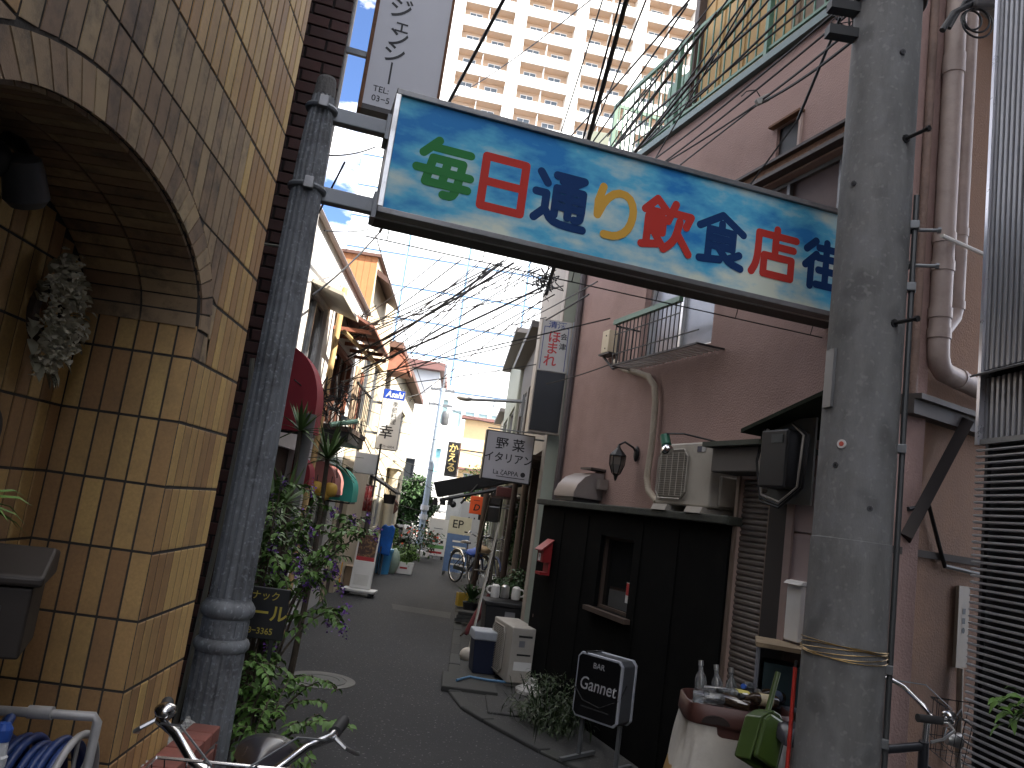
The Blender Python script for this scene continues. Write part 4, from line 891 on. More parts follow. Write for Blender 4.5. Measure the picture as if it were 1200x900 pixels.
for z in (4.70, 5.9): B('bracket_arm', STEELG, AG, -.30, -.086, .07, .10, z-.02, z+.02)
# ------------------------------------------------------------------ things in and by the tile niche (left)
PL = thing('brick_planter', 'low red brick planter edge beside the tile wall and street pole', 'planter', (-.93, 0, 0))
B('core', CONC, PL, -.05, .048, 2.3, 3.70, 0, .545)
for k in range(12): MB().box(-.06, .058, 2.35+k*.113, 2.35+k*.113+.105, .548, .61).build('coping_brick', BRICKR, PL, bevel=.005)
for r in range(7):
    for k in range(7):
        y0 = 2.3+k*.226+(r % 2)*.11
        if y0+.2 < 3.72: MB().box(.049, .062, y0, y0+.217, .02+r*.074, .02+r*.074+.066).build('brick', BRICKR, PL, bevel=.003)
    MB().box(-.055, .055, 3.701, 3.715, .02+r*.074, .02+r*.074+.066).build('brick', BRICKR, PL, bevel=.003)
gv = MB()
for k in range(420):
    p = (random.uniform(-1.05, -.985), random.uniform(2.5, 3.95), .575+random.uniform(0, .02)); r_ = random.uniform(.006, .013)
    gv.ball(p, (r_*random.uniform(.8, 1.4), r_*random.uniform(.8, 1.4), r_*.8), 5, 3)
gv.build('gravel', mat('white_gravel', (.42, .41, .38), .8, var=.3, scale=30), None); tag(bpy.data.objects['gravel'], 'white gravel strip along the foot of the tile wall', 'gravel', kind='stuff')
so = B('planter_soil', mat('soil', (.05, .04, .03), .95, bump=.5), None, -1.08, -.985, 2.4, 4.1, .0, .572); tag(so, kind='structure')

MBX = thing('mailbox', 'brown metal mailbox with sloped lid at the left edge by the niche', 'mailbox', (-1.19, 2.14, -.02), rad(20))
BRM = mat('mailbox_brown', (.035, .027, .022), .55, .3, var=.2, dirt=(.03, .025, .02), damt=.5)
MB().prismx([(-.13, 1.20), (.12, 1.20), (.12, 1.37), (-.13, 1.37)], -.2, .16).build('body', BRM, MBX, bevel=.006)
MB().prismx([(-.15, 1.375), (.13, 1.375), (.13, 1.44), (.02, 1.455), (-.15, 1.40)], -.22, .18).build('lid', BRM, MBX, bevel=.008)
B('slot', BLACK, MBX, -.12, .1, -.134, -.128, 1.31, 1.325); B('post', BRM, MBX, -.04, .02, -.03, .03, 0, 1.198)
pb = thing('potted_plant', 'thin green blade leaves poking in at the left edge above the mailbox', 'plant', (-1.16, 1.98, 1.458))
MB().lathe([(.04, 0), (.055, .09), (.05, .09), (.04, .07)], 14).build('pot', mat('terracotta', (.25, .11, .07), .8), pb)
put('foliage', leaf_mesh([((0, 0, .08), (random.uniform(-.2, 1), random.uniform(-.7, .7), random.uniform(-.1, .7)), .16, .012, .3) for _ in range(14)], LEAFL, 'foliage'), pb, kind='stuff')

HR = thing('hose_reel', 'galvanised hose reel wound with dark blue hose in the bottom left corner', 'hose reel', (-1.09, 2.44, -.05), rad(2))
GALV = mat('galvanised_grey', (.36, .35, .34), .55, .35, var=.18, dirt=(.2, .18, .16), damt=.5)
MB().tube([(-.19, 0, .62), (-.16, 0, .985), (-.15, 0, .998), (.16, 0, 1.012), (.17, 0, 1.0), (.165, 0, .62)], .013, 10).build('handle_frame', GALV, HR, smooth=40)
MB().tube([(-.02, 0, 1.0055), (.045, 0, 1.0085)], .0185, 12).build('grip_sleeve', GALV, HR, smooth=40)
for x in (-.15, .13): MB().torus((x, 0, .77), .185, .011, 'x', 32, 8).build('flange', GALV, HR, smooth=60)
for x in (-.15, .13):
    for k in range(4): a = k*math.pi/4; MB().tube([(x, .18*math.cos(a), .77+.18*math.sin(a)), (x, -.18*math.cos(a), .77-.18*math.sin(a))], .006, 6).build('flange_spoke', GALV, HR)
HB = mat('blue_hose', (.014, .035, .13), .4, var=.12)
for k in range(10): MB().torus((-.128+k*.026, 0, .77), .155+.012*math.sin(k*1.7), .0125, 'x', 36, 8).build('hose_coil', HB, HR, smooth=60)
MB().lathe([(.012, .0), (.013, .05), (.022, .055), (.024, .08), (.02, .085), (.019, .12)], 14, (0, 0, 0)).build('x', mat('white_plastic', (.7, .7, .7), .4), None); o = bpy.data.objects['x']; o.name = 'hose_nozzle'; o.parent = HR; o.location = (-.0, -.175, .86)
MB().lathe([(.021, 0), (.023, .012), (.023, .03), (.014, .045)], 14).build('nozzle_collar', mat('blue_plastic', (.03, .10, .42), .4), HR); bpy.data.objects['nozzle_collar'].location = (-.0, -.175, .98)
B('hose_tag', MATS['blue_plastic'], HR, -.06, -.02, -.185, -.16, .85, .93)
MB().tube([(-.0, -.175, 1.0), (-.0, -.15, 1.03), (-.04, -.08, 1.0), (-.08, -.02, .93)], .0125, 8).build('hose_end', HB, HR, smooth=60)
B('stand_foot', GALV, HR, -.2, .18, -.12, -.09, .60, .62); B('stand_foot', GALV, HR, -.2, .18, .09, .12, .60, .62)
st = thing('concrete_plinth', 'low concrete plinth under the hose reel', 'plinth', (-1.09, 2.45, 0)); B('block', CONC, st, -.24, .24, -.2, .2, 0, .548, bevel=.01)

WR = thing('flower_wreath', 'dried cream hydrangea wreath hanging in the tile niche', 'wreath', (-1.365, 2.53, 2.10), rad(90))
HYD = mat('cream_petals', (.58, .54, .42), .8, var=.25, scale=20); HYL = mat('dry_leaf', (.3, .28, .2), .8, var=.3)
cl_ = [(math.cos(a)*.085+random.uniform(-.03, .03), math.sin(a)*.125+random.uniform(-.04, .04)) for a in [2*math.pi*i/11 for i in range(11)]]
for i, (x, z) in enumerate(cl_):
    lv_ = [(Vector((x, -.03, z))+Vector((random.gauss(0, .026), -abs(random.gauss(0, .02)), random.gauss(0, .026))), (random.gauss(0, 1), -1.2, random.gauss(0, 1)), .026, .026, .1) for _ in range(90)]
    put('flower_cluster', leaf_mesh(lv_, HYD, 'flower_cluster'), WR)
put('dry_leaves', leaf_mesh([(Vector((math.cos(a)*.10, -.02, math.sin(a)*.15)), (math.cos(a), -.6, math.sin(a)), .08, .035, .2) for a in [random.uniform(0, 6.28) for _ in range(40)]], HYL, 'dry_leaves'), WR, kind='stuff')
MB().torus((0, -.01, 0), .09, .02, 'y', 24, 6).build('ring', WOODD, WR)
NL = thing('niche_lamp', 'dark ribbed lamp under the arch of the tile niche', 'lamp', (-1.22, 2.02, 2.36))
MB(Matrix.Rotation(rad(35), 4, 'X')).lathe([(.03, .06), (.045, .05), (.05, .02), (.055, -.05), (.04, -.07), (.0, -.07)], 20).build('shade', mat('lamp_grey', (.08, .08, .085), .5, var=.2), NL, smooth=40)
MB().tube([(0, 0, .05), (-.05, .03, .1), (-.1, .05, .12)], .02, 8).build('bracket', BLACK, NL); MB().ball((-.05, -.07, .02), .05, 12, 8).build('socket', BLACK, NL, smooth=60)
PD = thing('round_plaque', 'dark round plaque on the niche wall at the left edge', 'plaque', (-1.36, 2.33, 1.72), rad(90)); MB().lathe([(.001, 0), (.07, .002), (.075, .01), (.07, .02), (.0, .02)], 24).build('disc', mat('plaque_brown', (.06, .05, .045), .6), PD, smooth=40); bpy.data.objects['disc'].rotation_euler = (rad(90), 0, 0)

# black board with yellow letters behind the street pole
MO = thing('roadside_board', 'black board with yellow katakana standing behind the street pole', 'sign', (-.945, 4.42, .14), rad(4))
B('board', mat('board_black', (.012, .012, .013), .5), MO, -.165, .135, 0, .025, .71, .975, bevel=.004)
B('leg', BLACK, MO, .07, .09, .005, .02, -.14, .71); B('leg', BLACK, MO, -.13, -.11, .005, .02, -.14, .71)
YEL = mat('yellow_lettering', (.42, .33, .05), .5, var=.03)
text('スナック', .05, YEL, MO, (-.012, -.002, .93), bold=.008); text('ムール', .093, YEL, MO, (-.0, -.002, .84), bold=.02); text('3658−3365', .045, YEL, MO, (-.02, -.002, .75), bold=.01, sx=.95)

# ------------------------------------------------------------------ plants by the lane mouth
def shrub(name, label, base, tips, leafm, ln=.052, wd=.032, flowers=True, step=.03, rnd_=.03, twigs=5, seed=1):
    random.seed(seed); t_ = thing(name, label, 'shrub', base); lv_ = []; fl = []; base = Vector(base)
    for tip in tips:
        tip = Vector(tip)-base; n = 14; mid = Vector((tip.x*.35, tip.y*.35, tip.z*.8+.12)); st0 = Vector((random.uniform(-.12, .12), random.uniform(-.12, .12), 0))
        c = [st0*(1-u)**2+mid*2*u*(1-u)+tip*u*u for u in [i/n for i in range(n+1)]]
        MB().tube(c, [.010*(1-.75*i/n) for i in range(n+1)], 5).build('stem', BARK, t_)
        def leaves(path, dens):
            L2 = sum((b-a).length for a, b in zip(path, path[1:])); m_ = max(2, int(L2/dens))
            for i in range(m_):
                u = (i+.5)/m_*(len(path)-1); k = min(int(u), len(path)-2); p = path[k].lerp(path[k+1], u-k); d = (path[k+1]-path[k]).normalized()
                sd_ = d.cross(Vector((0, 0, 1))); sd_ = sd_.normalized() if sd_.length > .1 else Vector((1, 0, 0))
                for s_ in (-1, 1): lv_.append((p, sd_*s_*.8+d*.5+Vector((random.gauss(0, .25), random.gauss(0, .25), random.gauss(0, .25)-.25)), ln*random.uniform(.7, 1.15), wd*random.uniform(.8, 1.1), random.uniform(.1, .5)))
        leaves(c[7:], step)
        for k in range(twigs):
            i = random.randint(7, n-1); d = Vector((random.gauss(0, .6), random.gauss(0, .6), random.uniform(-.3, .6))).normalized(); l_ = random.uniform(.12, .3)
            tw = [c[i]+d*l_*u-Vector((0, 0, .35*l_*u*u)) for u in (0, .25, .5, .75, 1)]
            MB().tube(tw, .003, 4).build('twig', BARK, t_); leaves(tw, step*.9)
            if flowers and random.random() < .45: fl.append(tw[-1])
        if flowers and random.random() < .6: fl.append(c[-1])
    put('foliage', leaf_mesh(lv_, leafm, 'foliage'), t_, kind='stuff')
    for p in fl: put('flower', leaf_mesh([(p+Vector((random.gauss(0, .014), random.gauss(0, .014), random.gauss(-.015, .02))), (random.gauss(0, 1), random.gauss(0, 1), random.gauss(0, 1)), .018, .016, .2) for _ in range(26)], PURP, 'flower'), t_)
    return t_
shrub('flowering_shrub', 'leafy green shrub with purple flowers spilling from behind the street pole', (-1.02, 4.75, .25),
      [onY(*q) for q in ((330, 560, 5.0), (372, 585, 5.2), (415, 610, 5.0), (440, 622, 4.9), (405, 640, 5.3), (300, 600, 5.0), (350, 620, 4.8), (430, 605, 5.4), (318, 640, 4.7), (385, 655, 5.0), (405, 712, 4.9), (290, 640, 4.9), (360, 600, 5.6), (320, 580, 5.5), (345, 650, 5.4), (300, 625, 5.3))], LEAF, ln=.048, wd=.029, seed=3, twigs=6)
shrub('leafy_shrub', 'fresh green shrub at the foot of the street pole behind the bicycle', (-.90, 4.35, .0),
      [onY(*q) for q in ((300, 765, 4.3), (322, 775, 4.4), (385, 797, 4.5), (310, 805, 4.2), (330, 835, 4.1), (290, 790, 4.3), (410, 852, 3.7), (330, 870, 4.0), (300, 860, 3.9), (318, 762, 4.6), (310, 880, 3.8))], LEAF, ln=.045, wd=.03, seed=5, twigs=5, flowers=False)
def yucca(name, label, c, n, ln, m, stem=True, g=0):
    t_ = thing(name, label, 'plant', (c[0], c[1], g))
    if stem: MB().tube([(0, 0, 0), (.03, .02, (c[2]-g)*.5), (0, 0, c[2]-g)], [.03, .024, .02], 7).build('stem', BARK, t_)
    for k in range(n):
        a = random.uniform(0, 6.28); el = random.uniform(-.35, 1.3); d = (math.cos(a)*math.cos(el), math.sin(a)*math.cos(el), math.sin(el)); l_ = ln*random.uniform(.75, 1.1)
        pts = [Vector(d)*l_*u-Vector((0, 0, .35*l_*u*u*(1-max(0, math.sin(el))))) for u in (0, .33, .66, 1)]; sd_ = Vector(d).cross(Vector((0, 0, 1))).normalized(); w_ = .016
        b = MB(); vs_ = []
        for i, p in enumerate(pts): ww_ = w_*(.7, 1, .75, .05)[i]; vs_ += [p+sd_*ww_, p+Vector((0, 0, -.004)), p-sd_*ww_]
        b.add([Vector((0, 0, c[2]-g))+v for v in vs_], [q for i in range(3) for q in ((i*3, i*3+1, i*3+4, i*3+3), (i*3+1, i*3+2, i*3+5, i*3+4))]); b.build('leaf', m, t_)
    return t_
yucca('yucca_plant', 'spiky yucca with long thin leaves behind the street pole', onY(333, 590, 6.0), 38, .34, YUCL)
yucca('yucca_plant', 'smaller spiky yucca low beside the street pole', onY(318, 600, 5.6), 30, .30, YUCL)
yucca('yucca_plant', 'tall dark yucca head standing before the pink awning', onY(384, 538, 7.2), 42, .36, YUCL)
yucca('yucca_plant', 'drooping yucca crown under the red awning', onY(352, 505, 6.6), 26, .3, YUCL)
lt = thing('leafy_twig', 'green leafy twig reaching in at the right edge before the silver louvres', 'plant', onY(1215, 835, 2.6)); put('foliage', leaf_mesh([(Vector((random.uniform(-.11, .02), random.uniform(-.04, .04), random.uniform(-.05, .05))), (-1+random.gauss(0, .4), random.gauss(0, .4), random.gauss(0, .5)), .06, .024, .5) for _ in range(24)], LEAF, 'foliage'), lt, kind='stuff'); MB().tube([(.25, .05, -.4), (.05, 0, -.03), (-.08, 0, .0)], .005, 5).build('stem', BARK, lt)

# ------------------------------------------------------------------ bicycles
def tube3(*a): return MB().tube(*a)
def bicycle(name, label, at, rz, paint, lean=0.0, basket=True, wheelr=.32, fine=True, group=None, steer=0.0, hb=.27, rack=True, diamond=False):
    t_ = thing(name, label, 'bicycle', at, rz, group); t_.rotation_euler = (lean, 0, rz)
    pm_ = paint
    for x in (-.53, .55):
        w_ = MB().torus((x, 0, wheelr), wheelr, .018, 'y', 36, 8).build('wheel', RUBBER, t_, smooth=60)
        MB().torus((x, 0, wheelr), wheelr-.025, .009, 'y', 36, 6).build('rim', CHROME, w_, smooth=60)
        sp_ = MB()
        for k in range(18): a = k*math.pi/9; sp_.tube([(x, .02*(-1)**k, wheelr), (x+(wheelr-.025)*math.cos(a), 0, wheelr+(wheelr-.025)*math.sin(a))], .0014, 3)
        sp_.build('spokes', CHROME, w_, kind='stuff'); MB().tube([(x, -.05, wheelr), (x, .05, wheelr)], .018, 10).build('hub', CHROME, w_)
        pts = [(x+(wheelr+.035)*math.cos(a), 0, wheelr+(wheelr+.035)*math.sin(a)) for a in [rad(20+i*13) for i in range(11)]]
        if rack or x > 0: MB().tube(pts, .022, 6).build('mudguard', pm_ if x > 0 else CHROME, t_, smooth=60)
    for nm, pts, r_ in (('down_tube', [(.36, 0, .78), (.30, 0, .55), (-.02, 0, .30)], .019), ('top_tube', [(.34, 0, .70), (.1, 0, .42), (-.10, 0, .42)], .013), ('seat_tube', [(-.02, 0, .28), (-.16, 0, .72)], .017), ('head_tube', [(.345, 0, .72), (.385, 0, .84) if False else (.33, 0, .88)], .022), ('chain_stay', [(-.02, .04, .29), (-.53, .06, wheelr)], .010), ('chain_stay', [(-.02, -.04, .29), (-.53, -.06, wheelr)], .010), ('seat_stay', [(-.14, .02, .66), (-.53, .06, wheelr)], .009), ('seat_stay', [(-.14, -.02, .66), (-.53, -.06, wheelr)], .009), ('fork_blade', [(.36, .035, .70), (.46, .05, .48), (.55, .055, wheelr)], .011), ('fork_blade', [(.36, -.035, .70), (.46, -.05, .48), (.55, -.055, wheelr)], .011)):
        MB().tube(pts, r_, 10).build(nm, pm_, t_, smooth=50)
    MB().tube([(-.16, 0, .72), (-.20, 0, .83)], .013, 8).build('seat_post', CHROME, t_)
    if diamond: MB().tube([(.335, 0, .86), (-.17, 0, .76)], .019, 10).build('top_tube', pm_, t_, smooth=50)
    # saddle
    sd2 = MB(); vs_ = []; prof = ((-.13, .085, .0), (-.12, .10, .035), (-.04, .095, .045), (.05, .055, .04), (.13, .025, .03), (.16, .012, .015))
    for x, wv, h_ in prof:
        for k in range(9): a = math.pi*k/8; vs_.append((-.21+x, wv*math.cos(a), .825+(.02+h_)*math.sin(a)))
    sd2.add(vs_, [(i*9+k, i*9+k+1, (i+1)*9+k+1, (i+1)*9+k) for i in range(5) for k in range(8)]+[tuple(range(9)), tuple(range(45, 54))]); sd2.build('saddle', mat('saddle_vinyl', (.03, .028, .035), .3, var=.2), t_, smooth=70)
    # stem and swept handlebar (turned by steer about the head tube)
    H = Matrix.Translation((.335, 0, .965)) @ Matrix.Rotation(steer, 4, 'Z')
    MB().tube([(.335, 0, .86), (.33, 0, .98)], .014, 10).build('stem', CHROME, t_, smooth=50)
    MB(H).tube([(-.19, hb, .10), (-.06, hb-.02, .095), (-.015, hb-.075, .08), (.03, .10, .035), (.04, .05, .015), (.045, 0, .012), (.04, -.05, .015), (.03, -.10, .035), (-.015, -hb+.075, .08), (-.06, -hb+.02, .095), (-.19, -hb, .10)], .0115, 10).build('handlebar', CHROME, t_, smooth=60)
    for s_ in (-1, 1):
        MB(H).tube([(-.205, s_*(hb+.002), .10), (-.10, s_*(hb-.013), .0975)], .0165, 12).build('grip', RUBBER, t_, smooth=50)
        MB(H).tube([(-.075, s_*(hb-.02), .10), (-.06, s_*(hb+.02), .075), (-.12, s_*(hb+.05), .045), (-.17, s_*(hb+.055), .03)], .006, 6).build('brake_lever', ALU, t_, smooth=50)
        MB(H).tube([(-.055, s_*(hb-.02), .09), (.05, s_*.14, .12), (.12, s_*.04, .06), (.08, 0, -.06)], .003, 5).build('brake_cable', STEELG, t_)
    MB(H @ Matrix.Translation((-.06, -hb+.03, .12))).ball((0, 0, .0), (.028, .028, .02), 14, 8).build('bell', CHROME, t_, smooth=60)
    MB(H).tube([(.09, 0, -.06), (.15, 0, -.06)], [.022, .034], 14).build('headlamp', ALU, t_, smooth=50)
    # rear rack
    rk = MB().tube([(-.30, .05, .70), (-.72, .055, .70), (-.74, .0, .70), (-.72, -.055, .70), (-.30, -.05, .70)], .006, 6); rk.tube([(-.5, .055, .70), (-.5, -.055, .70)], .005, 6).tube([(-.62, .055, .70), (-.62, -.055, .70)], .005, 6).tube([(-.6, .055, .70), (-.53, .07, wheelr)], .005, 6).tube([(-.6, -.055, .70), (-.53, -.07, wheelr)], .005, 6)
    if rack: rk.build('rear_rack', CHROME, t_)
    MB().torus((-.02, -.055, .29), .085, .006, 'y', 24, 6).build('chainring', CHROME, t_); B('chain_case', pm_, t_, -.53, -.02, -.075, -.06, .26, .34, bevel=.01)
    for s_ in (-1, 1): MB().tube([(-.02, s_*.07, .29), (-.02+s_*.12, s_*.08, .29-s_*.11)], .009, 6).build('crank', CHROME, t_); B('pedal', RUBBER, t_, -.02+s_*.12-.04, -.02+s_*.12+.04, s_*.12-.035, s_*.12+.035, .28-s_*.11, .30-s_*.11)
    if basket:
        bk = MB(H)
        for z, s_ in ((.06, 1.0), (-.02, .93), (-.10, .86), (-.16, .8)):
            a, b_, c_, e_ = .10, .10+.26*s_, .17*s_, z; bk.tube([(a, -c_, z), (b_, -c_, z), (b_, c_, z), (a, c_, z), (a, -c_, z)], .004 if z > .05 else .002, 4)
        for k in range(7): y = -.15+k*.05; bk.tube([(.36, y, .06), (.31, y*.8, -.16), (.1, y*.8, -.16), (.1, y, .06)], .0018, 3)
        for k in range(5): x = .13+k*.05; bk.tube([(x, -.17, .06), (.1+(x-.1)*.8, -.135, -.16)], .0018, 3).tube([(x, .17, .06), (.1+(x-.1)*.8, .135, -.16)], .0018, 3)
        bk.build('basket', CABLE if not fine else CHROME, t_, kind='stuff')
    MB().tube([(-.5, .08, wheelr-.02), (-.44, .12, .02)], .008, 6).build('kickstand', CHROME, t_)
    return t_
DKP = mat('bike_dark_paint', (.02, .022, .028), .3, .2, var=.1, coat=.5)
bicycle('bicycle', 'silver handled city bicycle with black saddle at the bottom left', (-.47, 2.46, -.005), rad(-86), mat('bike_silver_paint', (.3, .3, .32), .35, .5), hb=.235)
bicycle('bicycle', 'black city bicycle with front basket between concrete pole and silver louvres', (1.93, 3.83, 0), rad(2), DKP, lean=rad(8), fine=False, steer=rad(-4), rack=False, diamond=True).scale = (1.05, 1.05, 1.05)
bicycle('bicycle', 'black bicycle parked first in the row on the right of the lane', (.42, 16.6, .06), rad(-62), DKP, group='bicycles parked along the right side')
bicycle('bicycle', 'dark blue bicycle parked behind the first one on the right', (.72, 16.5, .06), rad(-70), mat('bike_blue_paint', (.02, .04, .12), .35, .2), basket=True, group='bicycles parked along the right side')

# ------------------------------------------------------------------ things on and before the pink facade
R_A = RA
def fa(x, y, z): return A0+Matrix.Rotation(RA, 3, 'Z') @ Vector((x, y, z))
AC1 = thing('air_conditioner', 'ivory outdoor air conditioner standing on the black shed roof', 'air conditioner', fa(0, 0, 1.85), RA)
def aircon(t_, x0, x1, y0, y1, z0, z1, gx0, gx1, gz0, gz1):
    MB().box(x0, x1, y0, y1, z0, z1).build('casing', ACM, t_, bevel=.012)
    MB().prism([(gx0+.05, gz0), (gx1-.05, gz0), (gx1, gz0+.05), (gx1, gz1-.05), (gx1-.05, gz1), (gx0+.05, gz1), (gx0, gz1-.05), (gx0, gz0+.05)], y0-.004, y0+.01).build('grille_recess', mat('grille_shade', (.22, .2, .17), .7), t_)
    g_ = MB(); k = gz0+.02
    while k < gz1-.01: g_.box(gx0+.02, gx1-.02, y0-.016, y0-.011, k, k+.0035); k += .0165
    for q in range(5): xx_ = gx0+.04+q*(gx1-gx0-.08)/4; g_.box(xx_, xx_+.006, y0-.019, y0-.0162, gz0+.02, gz1-.02)
    g_.build('grille_wires', ACM, t_, kind='stuff')
    MB().tube([(gx0+.05, y0-.014, gz0), (gx1-.05, y0-.014, gz0), (gx1, y0-.014, gz0+.05), (gx1, y0-.014, gz1-.05), (gx1-.05, y0-.014, gz1), (gx0+.05, y0-.014, gz1), (gx0, y0-.014, gz1-.05), (gx0, y0-.014, gz0+.05), (gx0+.05, y0-.014, gz0)], .006, 6).build('grille_rim', ACM, t_)
aircon(AC1, 2.98, 3.70, -.33, -.06, .045, .50, 3.0, 3.40, .09, .45)
B('service_cover', ACM, AC1, 3.701, 3.73, -.27, -.10, .06, .27, bevel=.01); MB().tube([(3.72, -.1, .2), (3.76, -.08, .12), (3.73, -.05, .02)], .018, 8).build('pipe', RUBBER, AC1)
for x in (3.0, 3.46): MB().prismx([(-.37, 0), (-.04, 0), (-.06, .044), (-.35, .044)], x, x+.2).build('foot_block', mat('pale_plinth', (.33, .30, .26), .8, var=.15), AC1)
B('brand_plate', mat('label_navy', (.02, .03, .07), .5), AC1, 3.50, 3.555, -.334, -.3305, .43, .47); B('brand_plate', mat('label_white', (.45, .45, .45), .5), AC1, 3.557, 3.60, -.334, -.3305, .43, .47)
SL = thing('spot_lamp', 'green spotlight with silver bulb hanging before the air conditioner', 'lamp', fa(3.42, -.55, 2.33), RA)
MB(Matrix.Rotation(rad(150), 4, 'Y')).lathe([(.034, -.04), (.036, .04), (.03, .045), (.0, .045)], 18).build('holder', mat('green_enamel', (.03, .15, .09), .4), SL, smooth=40); MB(Matrix.Rotation(rad(150), 4, 'Y')).lathe([(.024, .04), (.042, .075), (.044, .09), (.025, .105), (0, .107)], 18).build('bulb', CHROME, SL, smooth=40)
MB().tube([(0, 0, .05), (.15, .05, .05), (.28, .2, .02), (.34, .3, 0)], .007, 6).build('stalk', CABLE, SL)
LN = thing('wall_lantern', 'black iron carriage lantern on the pink wall left of the air conditioner', 'lantern', fa(1.98, -.17, 2.24), RA)
IRON = mat('black_iron', (.012, .012, .013), .5, .3)
MB().lathe([(.005, .17), (.012, .15), (.02, .13), (.075, .07), (.08, .06), (.07, .055)], 8).build('hood', IRON, LN)
for k in range(6): a = k*math.pi/3; MB().tube([(.07*math.cos(a), .07*math.sin(a), .06), (.066*math.cos(a), .066*math.sin(a), -.02), (.035*math.cos(a), .035*math.sin(a), -.10)], .005, 5).build('cage_bar', IRON, LN)
MB().lathe([(.064, .055), (.06, -.02), (.033, -.095)], 6).build('glass', mat('lantern_glass', (.14, .13, .12), .1, spec=.8), LN)
MB().lathe([(.04, -.10), (.02, -.12), (.012, -.15), (.0, -.17)], 8).build('finial', IRON, LN); MB().tube([(0, 0, .16), (.03, .04, .19), (.05, .12, .15), (.05, .16, .10)], .010, 8).build('arm', IRON, LN, smooth=50); MB().ball((.05, .155, .10), (.04, .02, .07), 12, 8).build('wall_plate', IRON, LN, smooth=50)
HD = thing('vent_hood', 'grey domed ventilation hood on the pink wall above the shed corner', 'vent hood', fa(0, 0, 0), RA)
MB().prismx([(-.001, 1.90), (-.30, 1.90), (-.30, 1.94), (-.27, 2.02), (-.20, 2.10), (-.10, 2.15), (-.001, 2.16)], .95, 1.42).build('dome', mat('hood_grey', (.27, .235, .22), .45, .35, var=.15), HD, smooth=35)
B('rain_flap', BLACK, HD, .97, 1.40, -.29, -.02, 1.86, 1.897); B('wall_box', mat('hood_grey', (.27, .235, .22), .45), HD, 1.46, 1.52, -.09, -.002, 2.0, 2.10); B('top_flashing', MATS['hood_brown'], HD, 1.2, 1.44, -.16, -.002, 2.18, 2.20)
CB = thing('junction_box', 'cream junction box at the left end of the window cage', 'junction box', fa(1.30, -.06, 3.47), RA)
B('casing', CREAM, CB, -.075, .075, -.05, .05, -.11, .12, bevel=.008); B('base_plate', BLACK, CB, -.12, .11, -.05, .05, -.13, -.112)
for z in (.06, -.07): MB().tube([(.02, -.05, z), (.02, -.056, z)], .008, 8).build('screw', BLACK, CB)
CC = thing('wall_conduit', 'pale flexible conduit curving down the pink wall to the air conditioner', 'conduit', fa(0, 0, 0), RA)
cpts = [LA(720, 424, -.05), LA(732, 433, -.05), LA(748, 437, -.05), LA(760, 441, -.05), LA(767, 452, -.05), LA(768, 470, -.05), LA(764, 520, -.05), LA(758, 560, -.05), LA(760, 575, -.06), LA(770, 588, -.08)]
MB().tube(cpts, .028, 10).build('pipe', mat('conduit_beige', (.33, .28, .22), .7, var=.15, bump=.3, bscale=80), CC, smooth=60); MB().tube([LA(707, 418, -.05), LA(718, 432, -.07), LA(730, 428, -.05)], .012, 6).build('cable', CABLE, CC)
W_ = MB().tube([LA(768, 462, -.05), LA(800, 485, -.04), LA(835, 498, -.04), LA(870, 503, -.04), LA(892, 500, -.20), LA(905, 498, -.3)], .009, 8).build('white_cable', mat('pale_cable', (.5, .47, .42), .6), None, smooth=60); tag(W_, 'pale thin cable sagging across the pink wall to the meter', 'cable')
W_ = MB().tube([LA(905, 498, -.3), LA(912, 510, -.2), LA(909, 545, -.2), LA(906, 565, -.2)], .016, 8).build('meter_pipe', mat('pale_cable', (.5, .47, .42), .6), None, smooth=60); tag(W_, 'short pale pipe bending down left of the black meter box', 'pipe')
W_ = MB().tube([LA(942, 395, -.03), LA(940, 430, -.03), LA(946, 455, -.03), LA(962, 468, -.05)], .011, 6).build('wall_cable', mat('brown_cable', (.10, .06, .05), .7)); tag(W_, 'dark cable hanging down the pink wall below the entrance sign', 'cable')
W_ = MB().tube([LA(640, 513, -.1), LA(700, 516, -.1), LA(726, 518, -.12)], .007, 6).build('rod', STEELG); tag(W_, 'thin grey rod running from the white sign to the wall lantern', 'rod')
W_ = MB().tube([LA(655, 372, -.1), LA(700, 375, -.1), LA(722, 381, -.2)], .007, 6).build('rod', STEELG); tag(W_, 'thin grey rod from the sake sign to the window cage', 'rod')
MT = thing('electric_meter', 'black electric meter box with looped cables beside the concrete pole', 'meter', fa(4.50, -.40, 2.19), RA)
B('casing', BLACK, MT, -.10, .14, -.08, .04, -.16, .18, bevel=.012); B('window', mat('meter_window', (.10, .11, .11), .2), MT, .0, .10, -.084, -.0805, .10, .15); B('back_board', mat('meter_board', (.12, .12, .11), .8), MT, -.16, .22, .042, .055, -.24, .26)
for k in range(3): MB().tube([(-.12-k*.02, -.02, .2), (-.16-k*.015, -.03, .0), (-.12, -.03, -.2-k*.02), (.05, -.03, -.24-k*.015), (.18+k*.02, -.02, -.15), (.2+k*.02, -.02, .15), (.1, -.02, .22)], .009, 6).build('cable', CABLE if k else mat('pale_cable', (.5, .47, .42), .6), MT, smooth=60)
RD = thing('cigarette_bin', 'small red sloped metal ashtray box on the black shed wall', 'ashtray', fa(.98, -.31, 0), RA)
REDM = mat('red_paint', (.28, .02, .022), .45, var=.15)
MB().prismx([(-.001, 1.12), (-.10, 1.12), (-.10, 1.145), (-.02, 1.145), (-.02, 1.24), (-.09, 1.24), (-.09, 1.36), (-.001, 1.44)], 0, .13).build('body', REDM, RD); B('notice', mat('white_sticker', (.7, .7, .7), .5), RD, .02, .075, -.0935, -.0912, 1.25, 1.32); MB().prismx([(-.12, 1.345), (.0, 1.455), (-.0, 1.465), (-.125, 1.355)], -.02, .15).build('lid', REDM, RD)
text('P', .05, INK, RD, (.048, -.0945, 1.285), bold=.01)
